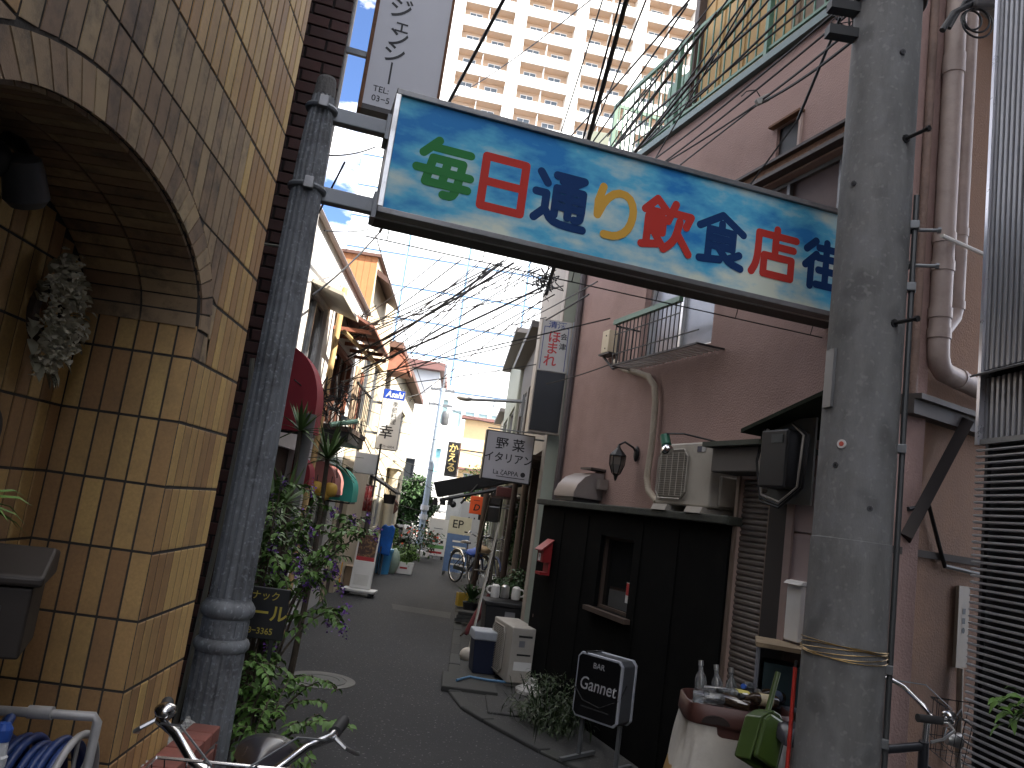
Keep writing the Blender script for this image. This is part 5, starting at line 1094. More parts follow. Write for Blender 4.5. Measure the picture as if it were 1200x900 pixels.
# pipes on the salmon wall
def fb(k, y, z): return cw+Vector((.87*k+.49*y, .49*k-.87*y, 0))/1.0*1.0+Vector((0, 0, z)) if False else cw+Vector((.8713, .4907, 0))*k+Vector((.4907, -.8713, 0))*y+Vector((0, 0, z))
DP = thing('drain_pipe', 'thick pale drain pipe with elbow beside the concrete pole', 'pipe', cw)
def rel(p): return Vector(p)-cw
MB().tube([rel(fb(.19, .10, 8.5)), rel(fb(.19, .10, 2.95)), rel(fb(.195, .10, 2.88)), rel(fb(.215, .10, 2.83)), rel(fb(.26, .10, 2.80)), rel(fb(1.0, .10, 2.76))], .058, 16).build('pipe', PVC, DP, smooth=50)
for z in (4.62, 3.55, 3.38, 3.10, 2.98): MB().tube([rel(fb(.19, .10, z)), rel(fb(.19, .10, z+.13 if z > 4 else z+.06))], .064, 16).build('collar', PVC, DP, smooth=50)
MB().tube([rel(fb(.40, .10, 2.795)), rel(fb(.43, .10, 2.793))], .063, 16).build('collar', PVC, DP, smooth=50)
DP2 = thing('drain_pipe', 'second slimmer pale pipe joining the thick drain pipe', 'pipe', cw)
MB().tube([rel(fb(.37, .09, 8.5)), rel(fb(.37, .09, 3.22)), rel(fb(.35, .09, 3.15)), rel(fb(.22, .095, 3.02))], .043, 14).build('pipe', PVC, DP2, smooth=50)
for z in (3.65, 3.2): MB().tube([rel(fb(.37, .09, z)), rel(fb(.37, .09, z+.05))], .048, 14).build('collar', PVC, DP2, smooth=50)
DP3 = thing('ribbed_conduit', 'narrow ribbed brown conduit between concrete pole and drain pipes', 'conduit', cw)
MB().tube([rel(fb(.06, .04, 8.5)), rel(fb(.06, .04, 2.6))], .025, 8).build('pipe', mat('brown_conduit', (.17, .11, .085), .7, var=.3, bump=.6, bscale=60), DP3, smooth=60)
hb_ = MB().tube([fb(.02, .18, 3.53), fb(.9, .18, 3.58)], .012, 8).build('rail_pipe', mat('pale_cable', (.5, .47, .42), .6)); tag(hb_, 'thin pale horizontal pipe crossing the two drain pipes', 'pipe')
NP = thing('wall_plate_sign', 'narrow beige vertical plate with black characters beside the silver louvres', 'sign', fb(.72, .03, 0), RB)
B('plate', mat('plate_beige', (.30, .25, .19), .6, var=.1), NP, -.05, .07, 0, .02, 1.16, 1.62); text('■\n■\n●', .045, INK, NP, (.01, -.002, 1.42), line=1.2)
W_ = MB().tube([fb(.70, .04, 1.16), fb(.70, .05, .7), fb(.73, .05, .5), fb(.71, .04, .2)], .018, 8).build('wall_conduit', mat('conduit_beige', (.33, .28, .22), .7), None, smooth=60); tag(W_, 'beige conduit running down below the beige plate sign', 'conduit')
W_ = MB().tube([fb(.1, .03, 2.0), fb(.3, .03, 2.05), fb(.42, .03, 1.85), fb(.5, .03, 1.72), fb(.9, .03, 1.70)], .013, 6).build('wall_cable', CABLE); tag(W_, 'black cable dipping across the salmon wall under the brace', 'cable')

# ------------------------------------------------------------------ before the shutter: bottle sack, dustpan, shelf
BG = thing('bottle_sack', 'white tarpaulin sack with red print in a brown rimmed basin', 'sack', (1.60, 4.30, 0), rad(-8))
vs_ = []; ns = 48; rings = 22; random.seed(4); ph = [random.uniform(0, 6.28) for _ in range(8)]
for i in range(rings):
    z = .80*i/(rings-1); k = i/(rings-1)
    for j in range(ns):
        a = 2*math.pi*j/ns; ex = .42; cx_ = math.copysign(abs(math.cos(a))**ex, math.cos(a)); cy_ = math.copysign(abs(math.sin(a))**ex, math.sin(a))
        s_ = 1.10-.17*k+.06*math.sin(k*5.2)+.035*math.sin(5*a+ph[0]+k*5)*(1-k*.6)+.022*math.sin(9*a+ph[1]-k*8)+.014*math.sin(16*a+ph[2]+k*11)
        vs_.append((.30*cx_*s_+.03*(1-k)*-1, .22*cy_*s_, z+.012*math.sin(3*a+ph[3])*k))
sk_ = MB().add(vs_, [(i*ns+j, i*ns+(j+1) % ns, (i+1)*ns+(j+1) % ns, (i+1)*ns+j) for i in range(rings-1) for j in range(ns)]+[tuple(range(ns-1, -1, -1))])
m = mat('printed_sack', (.50, .47, .42), .7, var=.15, scale=5, bump=.3, bscale=25, dirt=(.28, .24, .2), dscale=4, damt=.6)
# flat print: red band, green and orange patches near the hem
t = m.node_tree; N = t.nodes; bs = N['Principled BSDF']; src = bs.inputs['Base Color'].links[0].from_socket; co = N.new('ShaderNodeTexCoord'); sp = N.new('ShaderNodeSeparateXYZ'); t.links.new(co.outputs['Object'], sp.inputs[0])
nz_ = N.new('ShaderNodeTexNoise'); nz_.inputs['Scale'].default_value = 5; t.links.new(co.outputs['Object'], nz_.inputs['Vector'])
ma = N.new('ShaderNodeMath'); ma.operation = 'MULTIPLY_ADD'; ma.inputs[1].default_value = .25; t.links.new(nz_.outputs['Fac'], ma.inputs[0]); t.links.new(sp.outputs['Z'], ma.inputs[2])
lt_ = N.new('ShaderNodeMath'); lt_.operation = 'LESS_THAN'; lt_.inputs[1].default_value = .64; t.links.new(ma.outputs[0], lt_.inputs[0])
cx_ = N.new('ShaderNodeValToRGB'); cx_.color_ramp.interpolation = 'CONSTANT'; e = cx_.color_ramp.elements; e[0].position = 0; e[0].color = (.36, .21, .06, 1); e[1].position = .3; e[1].color = (.45, .07, .08, 1); q = e.new(.72); q.color = (.02, .16, .08, 1)
mr_ = N.new('ShaderNodeMapRange'); mr_.inputs['From Min'].default_value = -.3; mr_.inputs['From Max'].default_value = .3; t.links.new(sp.outputs['X'], mr_.inputs['Value']); t.links.new(mr_.outputs[0], cx_.inputs[0])
mi = N.new('ShaderNodeMixRGB'); t.links.new(lt_.outputs[0], mi.inputs[0]); t.links.new(src, mi.inputs[1]); t.links.new(cx_.outputs[0], mi.inputs[2]); t.links.new(mi.outputs[0], bs.inputs['Base Color'])
sk_.build('sack', m, BG, smooth=80)
vs_ = []; prof_ = ((.270, .205, .77), (.276, .210, .785), (.270, .206, .862), (.262, .20, .868), (.254, .195, .86), (.244, .19, .72))
for a_, b_, z in prof_:
    for j in range(ns): a = 2*math.pi*j/ns; ex = .42; vs_.append((a_*math.copysign(abs(math.cos(a))**ex, math.cos(a)), b_*math.copysign(abs(math.sin(a))**ex, math.sin(a)), z))
MB().add(vs_, [(i*ns+j, i*ns+(j+1) % ns, (i+1)*ns+(j+1) % ns, (i+1)*ns+j) for i in range(5) for j in range(ns)]+[tuple(5*ns+j for j in range(ns))]).build('basin_rim', mat('brown_plastic', (.075, .028, .022), .5, var=.15), BG, smooth=50)
for x in (-.13, .12): MB().prism([(x+.07*math.cos(a), .785+.04*math.sin(a)) for a in [math.pi*i/12 for i in range(13)]], -.222, -.205).build('grip_hole', mat('hole_dark', (.02, .012, .01), .9), BG)
random.seed(9)
def bottle(label, at, tilt, az, m_, capm, labm=None, s_=.85):
    at = Vector(at)-Vector((0, 0, .05 if tilt < 1 else .0))
    t_ = thing('bottle', label, 'bottle', at); t_.rotation_euler = (tilt, 0, az)
    MB().lathe([(.0, -.10*s_), (.034*s_, -.10*s_), (.036*s_, -.09*s_), (.036*s_, .05*s_), (.030*s_, .075*s_), (.015*s_, .10*s_), (.013*s_, .14*s_), (.0, .14*s_)], 18).build('glass', m_, t_, smooth=40)
    MB().lathe([(.016*s_, .135*s_), (.016*s_, .165*s_), (.0, .166*s_)], 14).build('cap', capm, t_, smooth=40)
    if labm: MB().lathe([(.0365*s_, -.06*s_), (.0365*s_, .03*s_)], 18).build('paper_label', labm, t_)
CLR = mat('clear_bottle_glass', (.5, .52, .53), .05, trans=.85, var=.05); BRG = mat('brown_bottle_glass', (.03, .018, .01), .08, var=.1, spec=.8)
for (lb, px, py, Y, z_, ti, az, mm, cm, lm) in (('clear bottle standing at the left end of the sack', 822, 795, 4.35, 0, -.15, .2, CLR, ALU, None), ('clear bottle with silver cap second from the left in the sack', 842, 800, 4.38, 0, -.2, .5, CLR, ALU, None), ('clear bottle with silver cap behind the lying bottles', 858, 803, 4.42, 0, -.1, .9, CLR, ALU, None), ('big clear plastic bottle lying on the sack', 845, 812, 4.22, 0, 1.45, .9, CLR, WHITEP, None), ('bottle with yellow star label lying on the sack', 866, 815, 4.2, 0, 1.45, -1.25, CLR, BLACK, mat('yellow_label', (.55, .48, .12), .5)), ('dark brown bottle with cream label lying on the sack', 893, 820, 4.15, 0, 1.5, -1.3, BRG, BLACK, mat('cream_label', (.5, .42, .26), .5)), ('dark bottle with blue label behind the brown bottle', 905, 815, 4.3, 0, 1.4, -1.0, BRG, ALU, mat('blue_red_label', (.12, .16, .25), .5)), ('clear bottle lying at the front left of the sack', 832, 818, 4.16, 0, 1.5, 1.3, CLR, ALU, None), ('dark bottle lying between the clear bottles and the yellow label', 858, 822, 4.14, 0, 1.5, -1.9, BRG, BLACK, None), ('clear bottle with blue cap lying towards the back of the sack', 878, 806, 4.4, 0, 1.4, -.6, CLR, mat('blue_plastic', (.03, .10, .42), .4), None)):
    bottle(lb, onY(px, py, Y), ti, az, mm, cm, lm)
DPN = thing('dustpan', 'green plastic long handled dustpan leaning on the concrete pole', 'dustpan', onY(898, 862, 3.72))
DPN.rotation_euler = (rad(-12), rad(24), rad(18))
GRP = mat('green_plastic', (.032, .058, .009), .35, var=.1)
MB().prism([(-.085, -.14), (.085, -.14), (.085, .05), (.05, .09), (.02, .11), (-.02, .11), (-.05, .09), (-.085, .05)], .05, .075).build('back_plate', GRP, DPN, bevel=.012)
MB().prism([(-.085, -.14), (-.075, -.14), (-.07, .05), (-.04, .09), (.04, .09), (.07, .05), (.075, -.14), (.085, -.14), (.085, .05), (.05, .09), (.02, .11), (-.02, .11), (-.05, .09), (-.085, .05)], -.03, .062).build('rim', GRP, DPN, bevel=.006)
MB().prism([(-.07, -.12), (.07, -.12), (.07, .05), (.04, .09), (-.04, .09), (-.07, .05)], -.042, -.016).build('hood', GRP, DPN, bevel=.013)
MB().tube([(0, .03, .10), (.0, .03, .18), (.0, .03, .30)], .013, 8).build('handle', GRP, DPN, smooth=50)
BR = thing('broom', 'thin red broom handle leaning between dustpan and concrete pole', 'broom', onY(922, 900, 3.55)-Vector((0, 0, .8))); tp = onY(932, 782, 3.62)-(onY(922, 900, 3.55)-Vector((0, 0, .8)))
MB().tube([(0, -.0, .12), tp], .0095, 8).build('handle', mat('red_plastic', (.42, .03, .02), .4), BR, smooth=50); MB().prismx([(-.03, 0), (.03, 0), (.015, .14), (-.015, .14)], -.12, .12).build('bristles', mat('bristle_tan', (.35, .26, .13), .9), BR); MB().tube([tp, tp+Vector((.002, 0, .03))], .006, 6).build('hanging_loop', BLACK, BR)
SF = thing('shelf_box', 'grey open shelf box with wooden top beside the concrete pole', 'shelf', onY(921, 782, 4.45)-Vector((0, 0, .2)), rad(-20))
for nm, a in (('side_panel', (-.16, -.145, -.14, .14, 0, .30)), ('side_panel', (.145, .16, -.14, .14, 0, .30)), ('back_panel', (-.145, .145, .125, .14, 0, .30)), ('bottom_panel', (-.145, .145, -.14, .125, 0, .015))): B(nm, mat('shelf_grey', (.16, .17, .20), .6), SF, *a)
B('top_board', mat('worn_plywood', (.30, .23, .15), .8, var=.3, scale=10), SF, -.17, .17, -.16, .15, .302, .325); B('inner_box', mat('teal_crate', (.02, .05, .06), .6), SF, -.12, .13, -.10, .1, .016, .22); MB().box(-.13, -.12, -.12, -.11, -1.0, 0).box(.12, .13, -.12, -.11, -1.0, 0).build('leg', STEELG, SF, kind='stuff')
CB2 = thing('white_cabinet', 'slim white metal box fixed on the pale wall left of the concrete pole', 'cabinet', onY(937, 718, 4.5), rad(-74)); B('body', WHITEP, CB2, -.06, .06, -.05, .0, -.16, .15, bevel=.006); MB().prismx([(-.07, .152), (.0, .152), (.0, .18), (-.05, .17)], -.07, .07).build('hood', WHITEP, CB2)
# ------------------------------------------------------------------ right side of the lane, near to far
def yaw_of(*a): return 0
SK = thing('projecting_sign', 'tall projecting sign, white sake panel above and black panel below', 'sign', (.86, 8.95, 0), rad(-3))
B('cabinet', mat('sign_cream_side', (.42, .37, .31), .7, var=.15, dirt=(.2, .17, .14), damt=.5), SK, -.19, .17, .012, .16, 2.60, 3.92)
B('upper_panel', mat('sign_ivory', (.46, .44, .41), .4, var=.05), SK, -.175, .155, .0, .011, 3.315, 3.91); B('lower_panel', mat('gloss_black', (.006, .006, .007), .45, var=.2), SK, -.175, .155, .0, .011, 2.62, 3.305)
NAVY = mat('navy_line', (.03, .05, .2), .5, var=0)
for a in ((-.155, -.147, 3.33, 3.83), (.125, .133, 3.33, 3.83), (-.155, -.10, 3.83, 3.838), (.085, .133, 3.83, 3.838)): B('border_line', NAVY, SK, a[0], a[1], -.002, -.0005, a[2], a[3])
text('清酒', .085, NAVY, SK, (-.005, -.002, 3.855), bold=.014, sx=1.25); RDK = mat('red_brush', (.45, .03, .03), .5, var=0)
for ch, z, x in (('ほ', 3.71, -.025), ('ま', 3.575, -.035), ('れ', 3.43, -.045)): text(ch, .155, RDK, SK, (x, -.002, z), bold=.016)
text('会', .085, INK, SK, (.085, -.002, 3.73), bold=.012); text('津', .085, INK, SK, (.082, -.002, 3.61), bold=.012)
B('side_panel', mat('pale_blue_panel', (.40, .43, .48), .5), SK, .172, .25, .02, .03, 3.30, 3.93)
ZP = thing('projecting_sign', 'square white sign with black Japanese lettering for an Italian restaurant', 'sign', (.52, 9.3, 0), rad(6))
B('cabinet', mat('sign_frame_dark', (.03, .028, .027), .5), ZP, -.295, .285, .012, .13, 2.005, 2.585, bevel=.004); B('face_panel', mat('sign_grey_white', (.42, .41, .43), .4, var=.04), ZP, -.28, .27, .0, .0115, 2.02, 2.57)
text('野 菜', .155, INK, ZP, (0, -.002, 2.43), bold=.012); text('イタリアン', .125, INK, ZP, (0, -.002, 2.27), bold=.014, sx=.93); text('La ζAPPA ●', .075, INK, ZP, (.03, -.002, 2.105), bold=.008); B('underline', INK, ZP, -.12, .22, -.003, -.001, 2.055, 2.063)
MB().tube([(.285, .07, 2.55), (.6, .07, 2.56)], .012, 6).build('bracket', STEELG, ZP); MB().tube([(-.28, .07, 2.61), (.62, .07, 2.63)], .008, 6).build('bracket', STEELG, ZP)
AWB = thing('black_awning', 'black fabric awning sloping over the right side of the lane', 'awning', (0, 12.2, 0))
BF = mat('black_fabric', (.010, .010, .011), .85, var=.3)
p = [onY(508, 565, 12.2), onY(512, 582, 12.2), onY(622, 545, 12.2), onY(622, 560, 12.2)]
rl = lambda v: Vector(v)-Vector((0, 12.2, 0))
MB().add([rl(p[0]), rl(p[1]), rl(p[3]), rl(p[2])]+[rl(q)+Vector((0, 1.9, .0)) for q in (p[0], p[1], p[3], p[2])], [(0, 1, 2, 3), (7, 6, 5, 4), (0, 4, 5, 1), (3, 2, 6, 7), (0, 3, 7, 4), (1, 5, 6, 2)]).build('canopy', BF, AWB)
MB().tube([rl(onY(515, 586, 12.2)), rl(onY(625, 566, 12.2))], .03, 6).build('front_bar', BLACK, AWB); MB().tube([rl(onY(540, 590, 12.2)), rl(onY(560, 568, 12.2))], .02, 6).build('strut', BLACK, AWB); MB().ball(rl(onY(531, 591, 12.2)), .05, 10, 6).build('end_cap', BLACK, AWB)
for px in (510, 519, 528): q = rl(onY(px, 588, 12.2)); MB().tube([q+Vector((0, 0, .06)), q-Vector((0, 0, .05))], [.03, .05], 5).build('valance_fold', BF, AWB)

AC2 = thing('air_conditioner', 'small ivory air conditioner on the ground at the shed corner', 'air conditioner', (.80, 8.35, .02), rad(-77))
aircon(AC2, -.30, .36, -.17, .10, .04, .56, -.27, .16, .08, .52)
B('foot', mat('pale_plinth', (.33, .30, .26), .8), AC2, -.26, -.16, -.15, .09, .0, .04); B('foot', MATS['pale_plinth'], AC2, .2, .3, -.15, .09, .0, .04)
B('vent_slot', BLACK, AC2, .3605, .364, -.10, .04, .47, .49); B('vent_slot', BLACK, AC2, .3605, .364, -.10, .04, .30, .315); B('rating_label', mat('label_grey', (.2, .2, .21), .5), AC2, .3605, .363, -.09, -.03, .38, .44); B('warning_label', WHITEP, AC2, .3605, .3635, -.12, .06, .16, .24)
cone = thing('sign_weight', 'round white concrete sign weight beside the small air conditioner', 'base', (.96, 7.86, .02)); MB().lathe([(.16, 0), (.16, .03), (.09, .07), (.05, .09), (.045, .13), (0, .13)], 22).build('body', mat('white_concrete', (.5, .49, .46), .8, var=.15), cone, smooth=40); MB().tube([(.0, 0, .12), (.06, .0, .13), (.12, .03, .16), (.14, .05, .35), (.16, .06, .45)], .018, 8).build('hose', mat('old_hose', (.28, .26, .24), .7), cone, smooth=60)
pt = thing('flower_pot', 'terracotta pot with a small seedling on the small air conditioner', 'pot', (.98, 8.16, .58)); MB().lathe([(.055, 0), (.07, .10), (.075, .10), (.075, .13), (.066, .13), (.06, .10), (0, .10)], 18).build('pot', mat('brown_pot', (.16, .10, .085), .8, var=.15), pt, smooth=40); put('foliage', leaf_mesh([((0, 0, .12), (random.gauss(0, 1), random.gauss(0, 1), 1), .06, .025, .4) for _ in range(9)], LEAF, 'foliage'), pt, kind='stuff')
CL = thing('cooler_box', 'dark blue cooler box with grey white lid on the ground', 'cooler', (.50, 8.55, .02), rad(8)); MB().prism([(-.12, 0), (.12, 0), (.14, .33), (-.14, .33)], -.13, .13).build('body', mat('dark_blue_plastic', (.008, .013, .035), .45), CL, bevel=.01); MB().prism([(-.16, .33), (.16, .33), (.15, .42), (-.15, .42)], -.15, .15).build('lid', mat('grey_lid', (.36, .38, .41), .5), CL, bevel=.015)
BN = thing('storage_bin', 'black lidded bin standing behind the cooler box', 'bin', (.72, 9.75, .02), rad(5)); MB().prism([(-.20, 0), (.20, 0), (.23, .55), (-.23, .55)], -.2, .2).build('body', BLACK, BN, bevel=.01); B('lid', BLACK, BN, -.25, .25, -.22, .22, .552, .60, bevel=.01); B('label_plate', mat('label_grey', (.2, .2, .21), .5), BN, .0, .12, -.214, -.208, .44, .50)
for i, (x, y) in enumerate(((-.12, -.05), (.13, -.04), (.0, .0))):
    c_ = thing('plastic_jug', ('white handled jug on the left of the black bin', 'white handled jug on the right of the black bin', 'grey tin between the two white jugs')[i], 'jug', (.72+x, 9.73+y, .655)); MB().lathe([(.05, 0), (.055, .03), (.05, .13), (.03, .15), (.0, .15)], 14).build('body', WHITEP if i < 2 else ALU, c_, smooth=40)
    if i < 2: MB().torus((.06*(1 if i else -1), 0, .08), .04, .012, 'y', 16, 6).build('handle', WHITEP, c_)
pp = thing('potted_plant', 'dark leafy pot plant above the black bin', 'plant', (.80, 10.2, .02)); MB().lathe([(.12, 0), (.15, .62), (.14, .62), (.1, .5)], 16).build('pot', BLACK, pp); put('foliage', leaf_mesh(blob_leaves(420, (0, 0, .80), (.26, .22, .16), .07, .04), LEAFD, 'foliage'), pp, kind='stuff')
BP = thing('leaning_pole', 'long white pole leaning from a pale scoop up against the shop posts', 'pole', onG(547, 775)); tp = onY(585, 612, 9.25)-onG(547, 775)
MB().tube([(0, 0, .05), tp*.5+Vector((0, 0, .025)), tp], .014, 8).build('shaft', mat('pale_pole', (.42, .39, .33), .6, var=.15), BP, smooth=50); MB().ball((0, 0, .07), (.09, .09, .08), 12, 8).build('scoop', mat('pale_scoop', (.48, .43, .36), .6), BP, smooth=50)
hs = thing('garden_hose', 'short blue hose lying on the doorstep slab', 'hose', (0, 0, 0)); MB().tube([onG(535, 797, .065), onG(550, 793, .065), onG(572, 797, .065), onG(598, 800, .05)], .012, 8).build('hose', mat('light_blue_hose', (.10, .22, .36), .5), hs, smooth=60)
UM = thing('folded_parasol', 'folded dark red parasol lying against the black bin', 'parasol', onG(545, 745, .06)); MB().tube([(0, 0, .02), (.14, .1, .28), (.24, .2, .52)], [.03, .06, .02], 8).build('cloth', mat('dark_red_cloth', (.12, .018, .02), .8), UM, smooth=50); MB().tube([(-.06, -.05, -.0), (0, 0, .06)], .012, 6).build('shaft', WOODD, UM)
YC = thing('yellow_crate', 'small yellow plastic crate beside the kerb', 'crate', (.35, 13.3, .06), rad(10)); 
for a in ((-.13, .13, -.10, -.09, .0, .20), (-.13, .13, .09, .10, .0, .20), (-.13, -.12, -.09, .09, .0, .20), (.12, .13, -.09, .09, .0, .20)): B('wall', mat('yellow_plastic', (.5, .33, .03), .5), YC, *a)
B('floor', MATS['yellow_plastic'], YC, -.12, .12, -.09, .09, 0, .01)
p2 = thing('potted_plant', 'spiky potted plant in a black pot beside the yellow crate', 'plant', (.42, 12.4, .06)); MB().lathe([(.09, 0), (.12, .18), (.11, .18), (.09, .14)], 16).build('pot', BLACK, p2); put('foliage', leaf_mesh([((0, 0, .18), (random.gauss(0, .5), random.gauss(0, .5), 1), .42, .03, .35) for _ in range(34)]+blob_leaves(60, (0, 0, .25), (.16, .16, .08), .05, .03), LEAFD, 'foliage'), p2, kind='stuff')
sl_ = thing('stone_slabs', 'loose dark slabs stacked at the kerb below the pot plant', 'slab', (.34, 11.6, .06))
for k in range(3): MB().box(-.14+k*.02, .16-k*.01, -.1, .12, k*.05, k*.05+.045).build('slab', KERB, sl_, bevel=.006)
# timber posts, ladder and boards in front of the plank shop
for i, (px, py, Y, h_, lb) in enumerate(((567, 600, 15.2, 2.6, 'round dark timber post by the parked bicycles'), (597, 620, 11.0, 2.4, 'slim dark post before the narrow shop'), (606, 640, 10.4, 2.5, 'weathered plank post beside the black doorway'))):
    q = onY(px, py, Y); t_ = thing('timber_post', lb, 'post', (q.x, Y, .05)); MB().tube([(0, 0, 0), (.0, 0, h_)], .05 if i == 0 else .04, 8).build('post', WOODD if i < 2 else WOOD, t_, smooth=50); MB().lathe([(.085 if i == 0 else .055, 0), (.085 if i == 0 else .055, .08), (.05, .09)], 10).build('foot', KERB, t_)
LD = thing('step_ladder', 'grey metal step ladder leaning by the orange sign', 'ladder', (.55, 13.6, .06), rad(-20))
for x in (-.16, .16): MB().tube([(x*1.2, 0, 0), (x*.6, .35, 1.95)], .018, 6).build('rail', ALUD, LD)
for k in range(6): u = (k+1)/7; MB().tube([(-.16*(1.2-.6*u), .35*u, 1.95*u), (.16*(1.2-.6*u), .35*u, 1.95*u)], .014, 6).build('rung', ALUD, LD)
bx_ = thing('red_box', 'dark red box resting on the shelf under the black awning', 'box', onY(592, 577, 11.8)); B('body', mat('dark_red_box', (.10, .025, .02), .6), bx_, -.13, .13, -.1, .1, -.07, .07, bevel=.01); B('shelf', WOODD, bx_, -.2, .5, -.15, .2, -.1, -.072)
DS = thing('orange_sign', 'small bright orange sign with a black letter D', 'sign', onY(558, 592, 15.5)); B('panel', mat('orange_board', (.75, .10, .02), .5), DS, -.12, .12, 0, .03, -.17, .17, bevel=.01); text('D', .17, INK, DS, (.01, -.002, -.05), bold=.02, shear=.2); B('small_print', INK, DS, -.06, .06, -.003, -.001, .085, .095); MB().tube([(.12, .015, .0), (.7, .015, .02)], .015, 6).build('bracket', STEELG, DS)
BS = thing('black_signboard', 'black signboard with white brush stroke behind the orange sign', 'sign', onY(572, 590, 16.2)); B('panel', mat('board_black', (.012, .012, .013), .5), BS, -.16, .26, 0, .03, -.35, .38); text('ン', .22, WHITEP, BS, (0, -.002, .22), bold=.01); B('bracket', STEELG, BS, .26, .5, .005, .02, .0, .03)
EP = thing('menu_board', 'blue and cream standing menu board beside the parked bicycles', 'sign', (.14, 18.6, .02), rad(-8)); B('panel', mat('menu_blue', (.10, .17, .32), .5, var=.2, scale=12), EP, -.26, .26, 0, .03, .1, .95); B('header', mat('menu_cream', (.5, .48, .36), .5), EP, -.26, .26, 0, .03, .952, 1.35); B('leg', STEELG, EP, -.26, -.235, .0, .3, 0, .1); B('leg', STEELG, EP, .235, .26, .0, .3, 0, .1)
text('EP', .26, INK, EP, (-.05, -.003, 1.17), bold=.01); [B('print_line', WHITEP, EP, -.12+.03*(k % 2), .20-.04*(k % 3), -.004, -.001, .25+k*.13, .29+k*.13) for k in range(5)]
for q, lb, c in (((556, 648), 'blue plastic bag on the parked bicycle basket', (.03, .09, .42)), ((566, 645), 'crumpled beige bag behind the blue bag', (.45, .33, .2))):
    t_ = thing('bundle', lb, 'bag', onY(*q, 16.0)); vs_ = MB().ball((0, 0, 0), (.16, .13, .09), 12, 8); vs_.v = [tuple(Vector(v)*(1+random.gauss(0, .13))) for v in vs_.v]; vs_.build('bag', mat('bag_%d' % int(c[2]*100), c, .5, var=.25), t_, smooth=70)
# climbing dark plant mass on the plank shop
vn = thing('wall_creeper', 'dark creeper covering the plank shop wall', 'creeper', (1.02, 12.6, 0)); put('foliage', leaf_mesh(blob_leaves(900, (0, 0, 1.35), (.12, 1.4, .55), .08, .05), LEAFD, 'foliage'), vn, kind='stuff'); MB().tube([(0, .3, 0), (.02, .1, 1.0), (0, -.2, 1.9)], .015, 6).build('stem', BARK, vn)
# weeds at the shed foot, bar sign
WD = thing('weed_clump', 'bushy green weeds growing at the foot of the black shed', 'weeds', (1.02, 6.95, .02)); put('foliage', leaf_mesh(blob_leaves(1400, (0, -.1, .17), (.28, .55, .2), .07, .014)+[((random.gauss(0, .18), random.gauss(-.1, .28), 0), (random.gauss(0, .5), random.gauss(0, .5), 1), .3, .012, .3) for _ in range(120)], leafmat('weed_green', (.028, .045, .015)), 'foliage'), WD, kind='stuff')
for k in range(10): x, y = random.gauss(0, .13), random.gauss(-.05, .22); MB().tube([(x, y, 0), (x*1.2, y*1.15, .15), (x*1.7, y*1.3, .3)], .004, 4).build('stem', LEAFD, WD)
BAR = thing('bar_sign', 'black illuminated bar sign with silver rim on two grey legs', 'sign', onG(696, 893, .05), rad(-46)); BAR.location.z = .03
bz0, bz1 = .30, .735
MB().prism([(-.19, bz0+.03), (-.16, bz0), (.16, bz0), (.19, bz0+.03), (.19, bz1-.03), (.16, bz1), (-.16, bz1), (-.19, bz1-.03)], -.04, .10).build('body', mat('grey_casing', (.10, .105, .115), .4, .3), BAR, bevel=.006)
MB().prism([(-.195, bz0+.03), (-.165, bz0-.005), (.165, bz0-.005), (.195, bz0+.03), (.195, bz1-.03), (.165, bz1+.005), (-.165, bz1+.005), (-.195, bz1-.03)], -.065, -.042).build('rim', mat('silver_rim', (.48, .50, .56), .35, .3), BAR, bevel=.006); MB().prism([(-.195, bz0+.03), (-.165, bz0-.005), (.165, bz0-.005), (.195, bz0+.03), (.195, bz1-.03), (.165, bz1+.005), (-.165, bz1+.005), (-.195, bz1-.03)], .102, .125).build('rim', MATS['silver_rim'], BAR, bevel=.006)
MB().prism([(-.18, bz0+.03), (-.155, bz0+.01), (.155, bz0+.01), (.18, bz0+.03), (.18, bz1-.03), (.155, bz1-.01), (-.155, bz1-.01), (-.18, bz1-.03)], -.069, -.064).build('face_panel', mat('face_black', (.006, .006, .007), .35), BAR)
SIL = mat('silver_lettering', (.5, .5, .52), .4, .2); text('BAR', .055, SIL, BAR, (.0, -.071, .665), bold=.004); text('Gannet', .125, SIL, BAR, (.005, -.071, .53), bold=.004, sx=.85, shear=.15); B('small_print', mat('dim_lettering', (.06, .06, .06), .5), BAR, -.12, .12, -.0705, -.0692, .372, .380)
for x in (-.16, .16): B('leg', STEELG, BAR, x-.012, x+.012, .02, .044, 0.02, bz0); B('foot_bar', STEELG, BAR, x-.014, x+.014, -.18, .22, -.0, .024)
MB().tube([(-.19, -.08, .50), (-.1, -.085, .42), (.05, -.085, .40), (.19, -.06, .48), (.20, .0, .58)], .005, 6).build('cable', CABLE, BAR); B('top_clip', CABLE, BAR, -.13, -.115, -.07, .13, bz1+.004, bz1+.012)

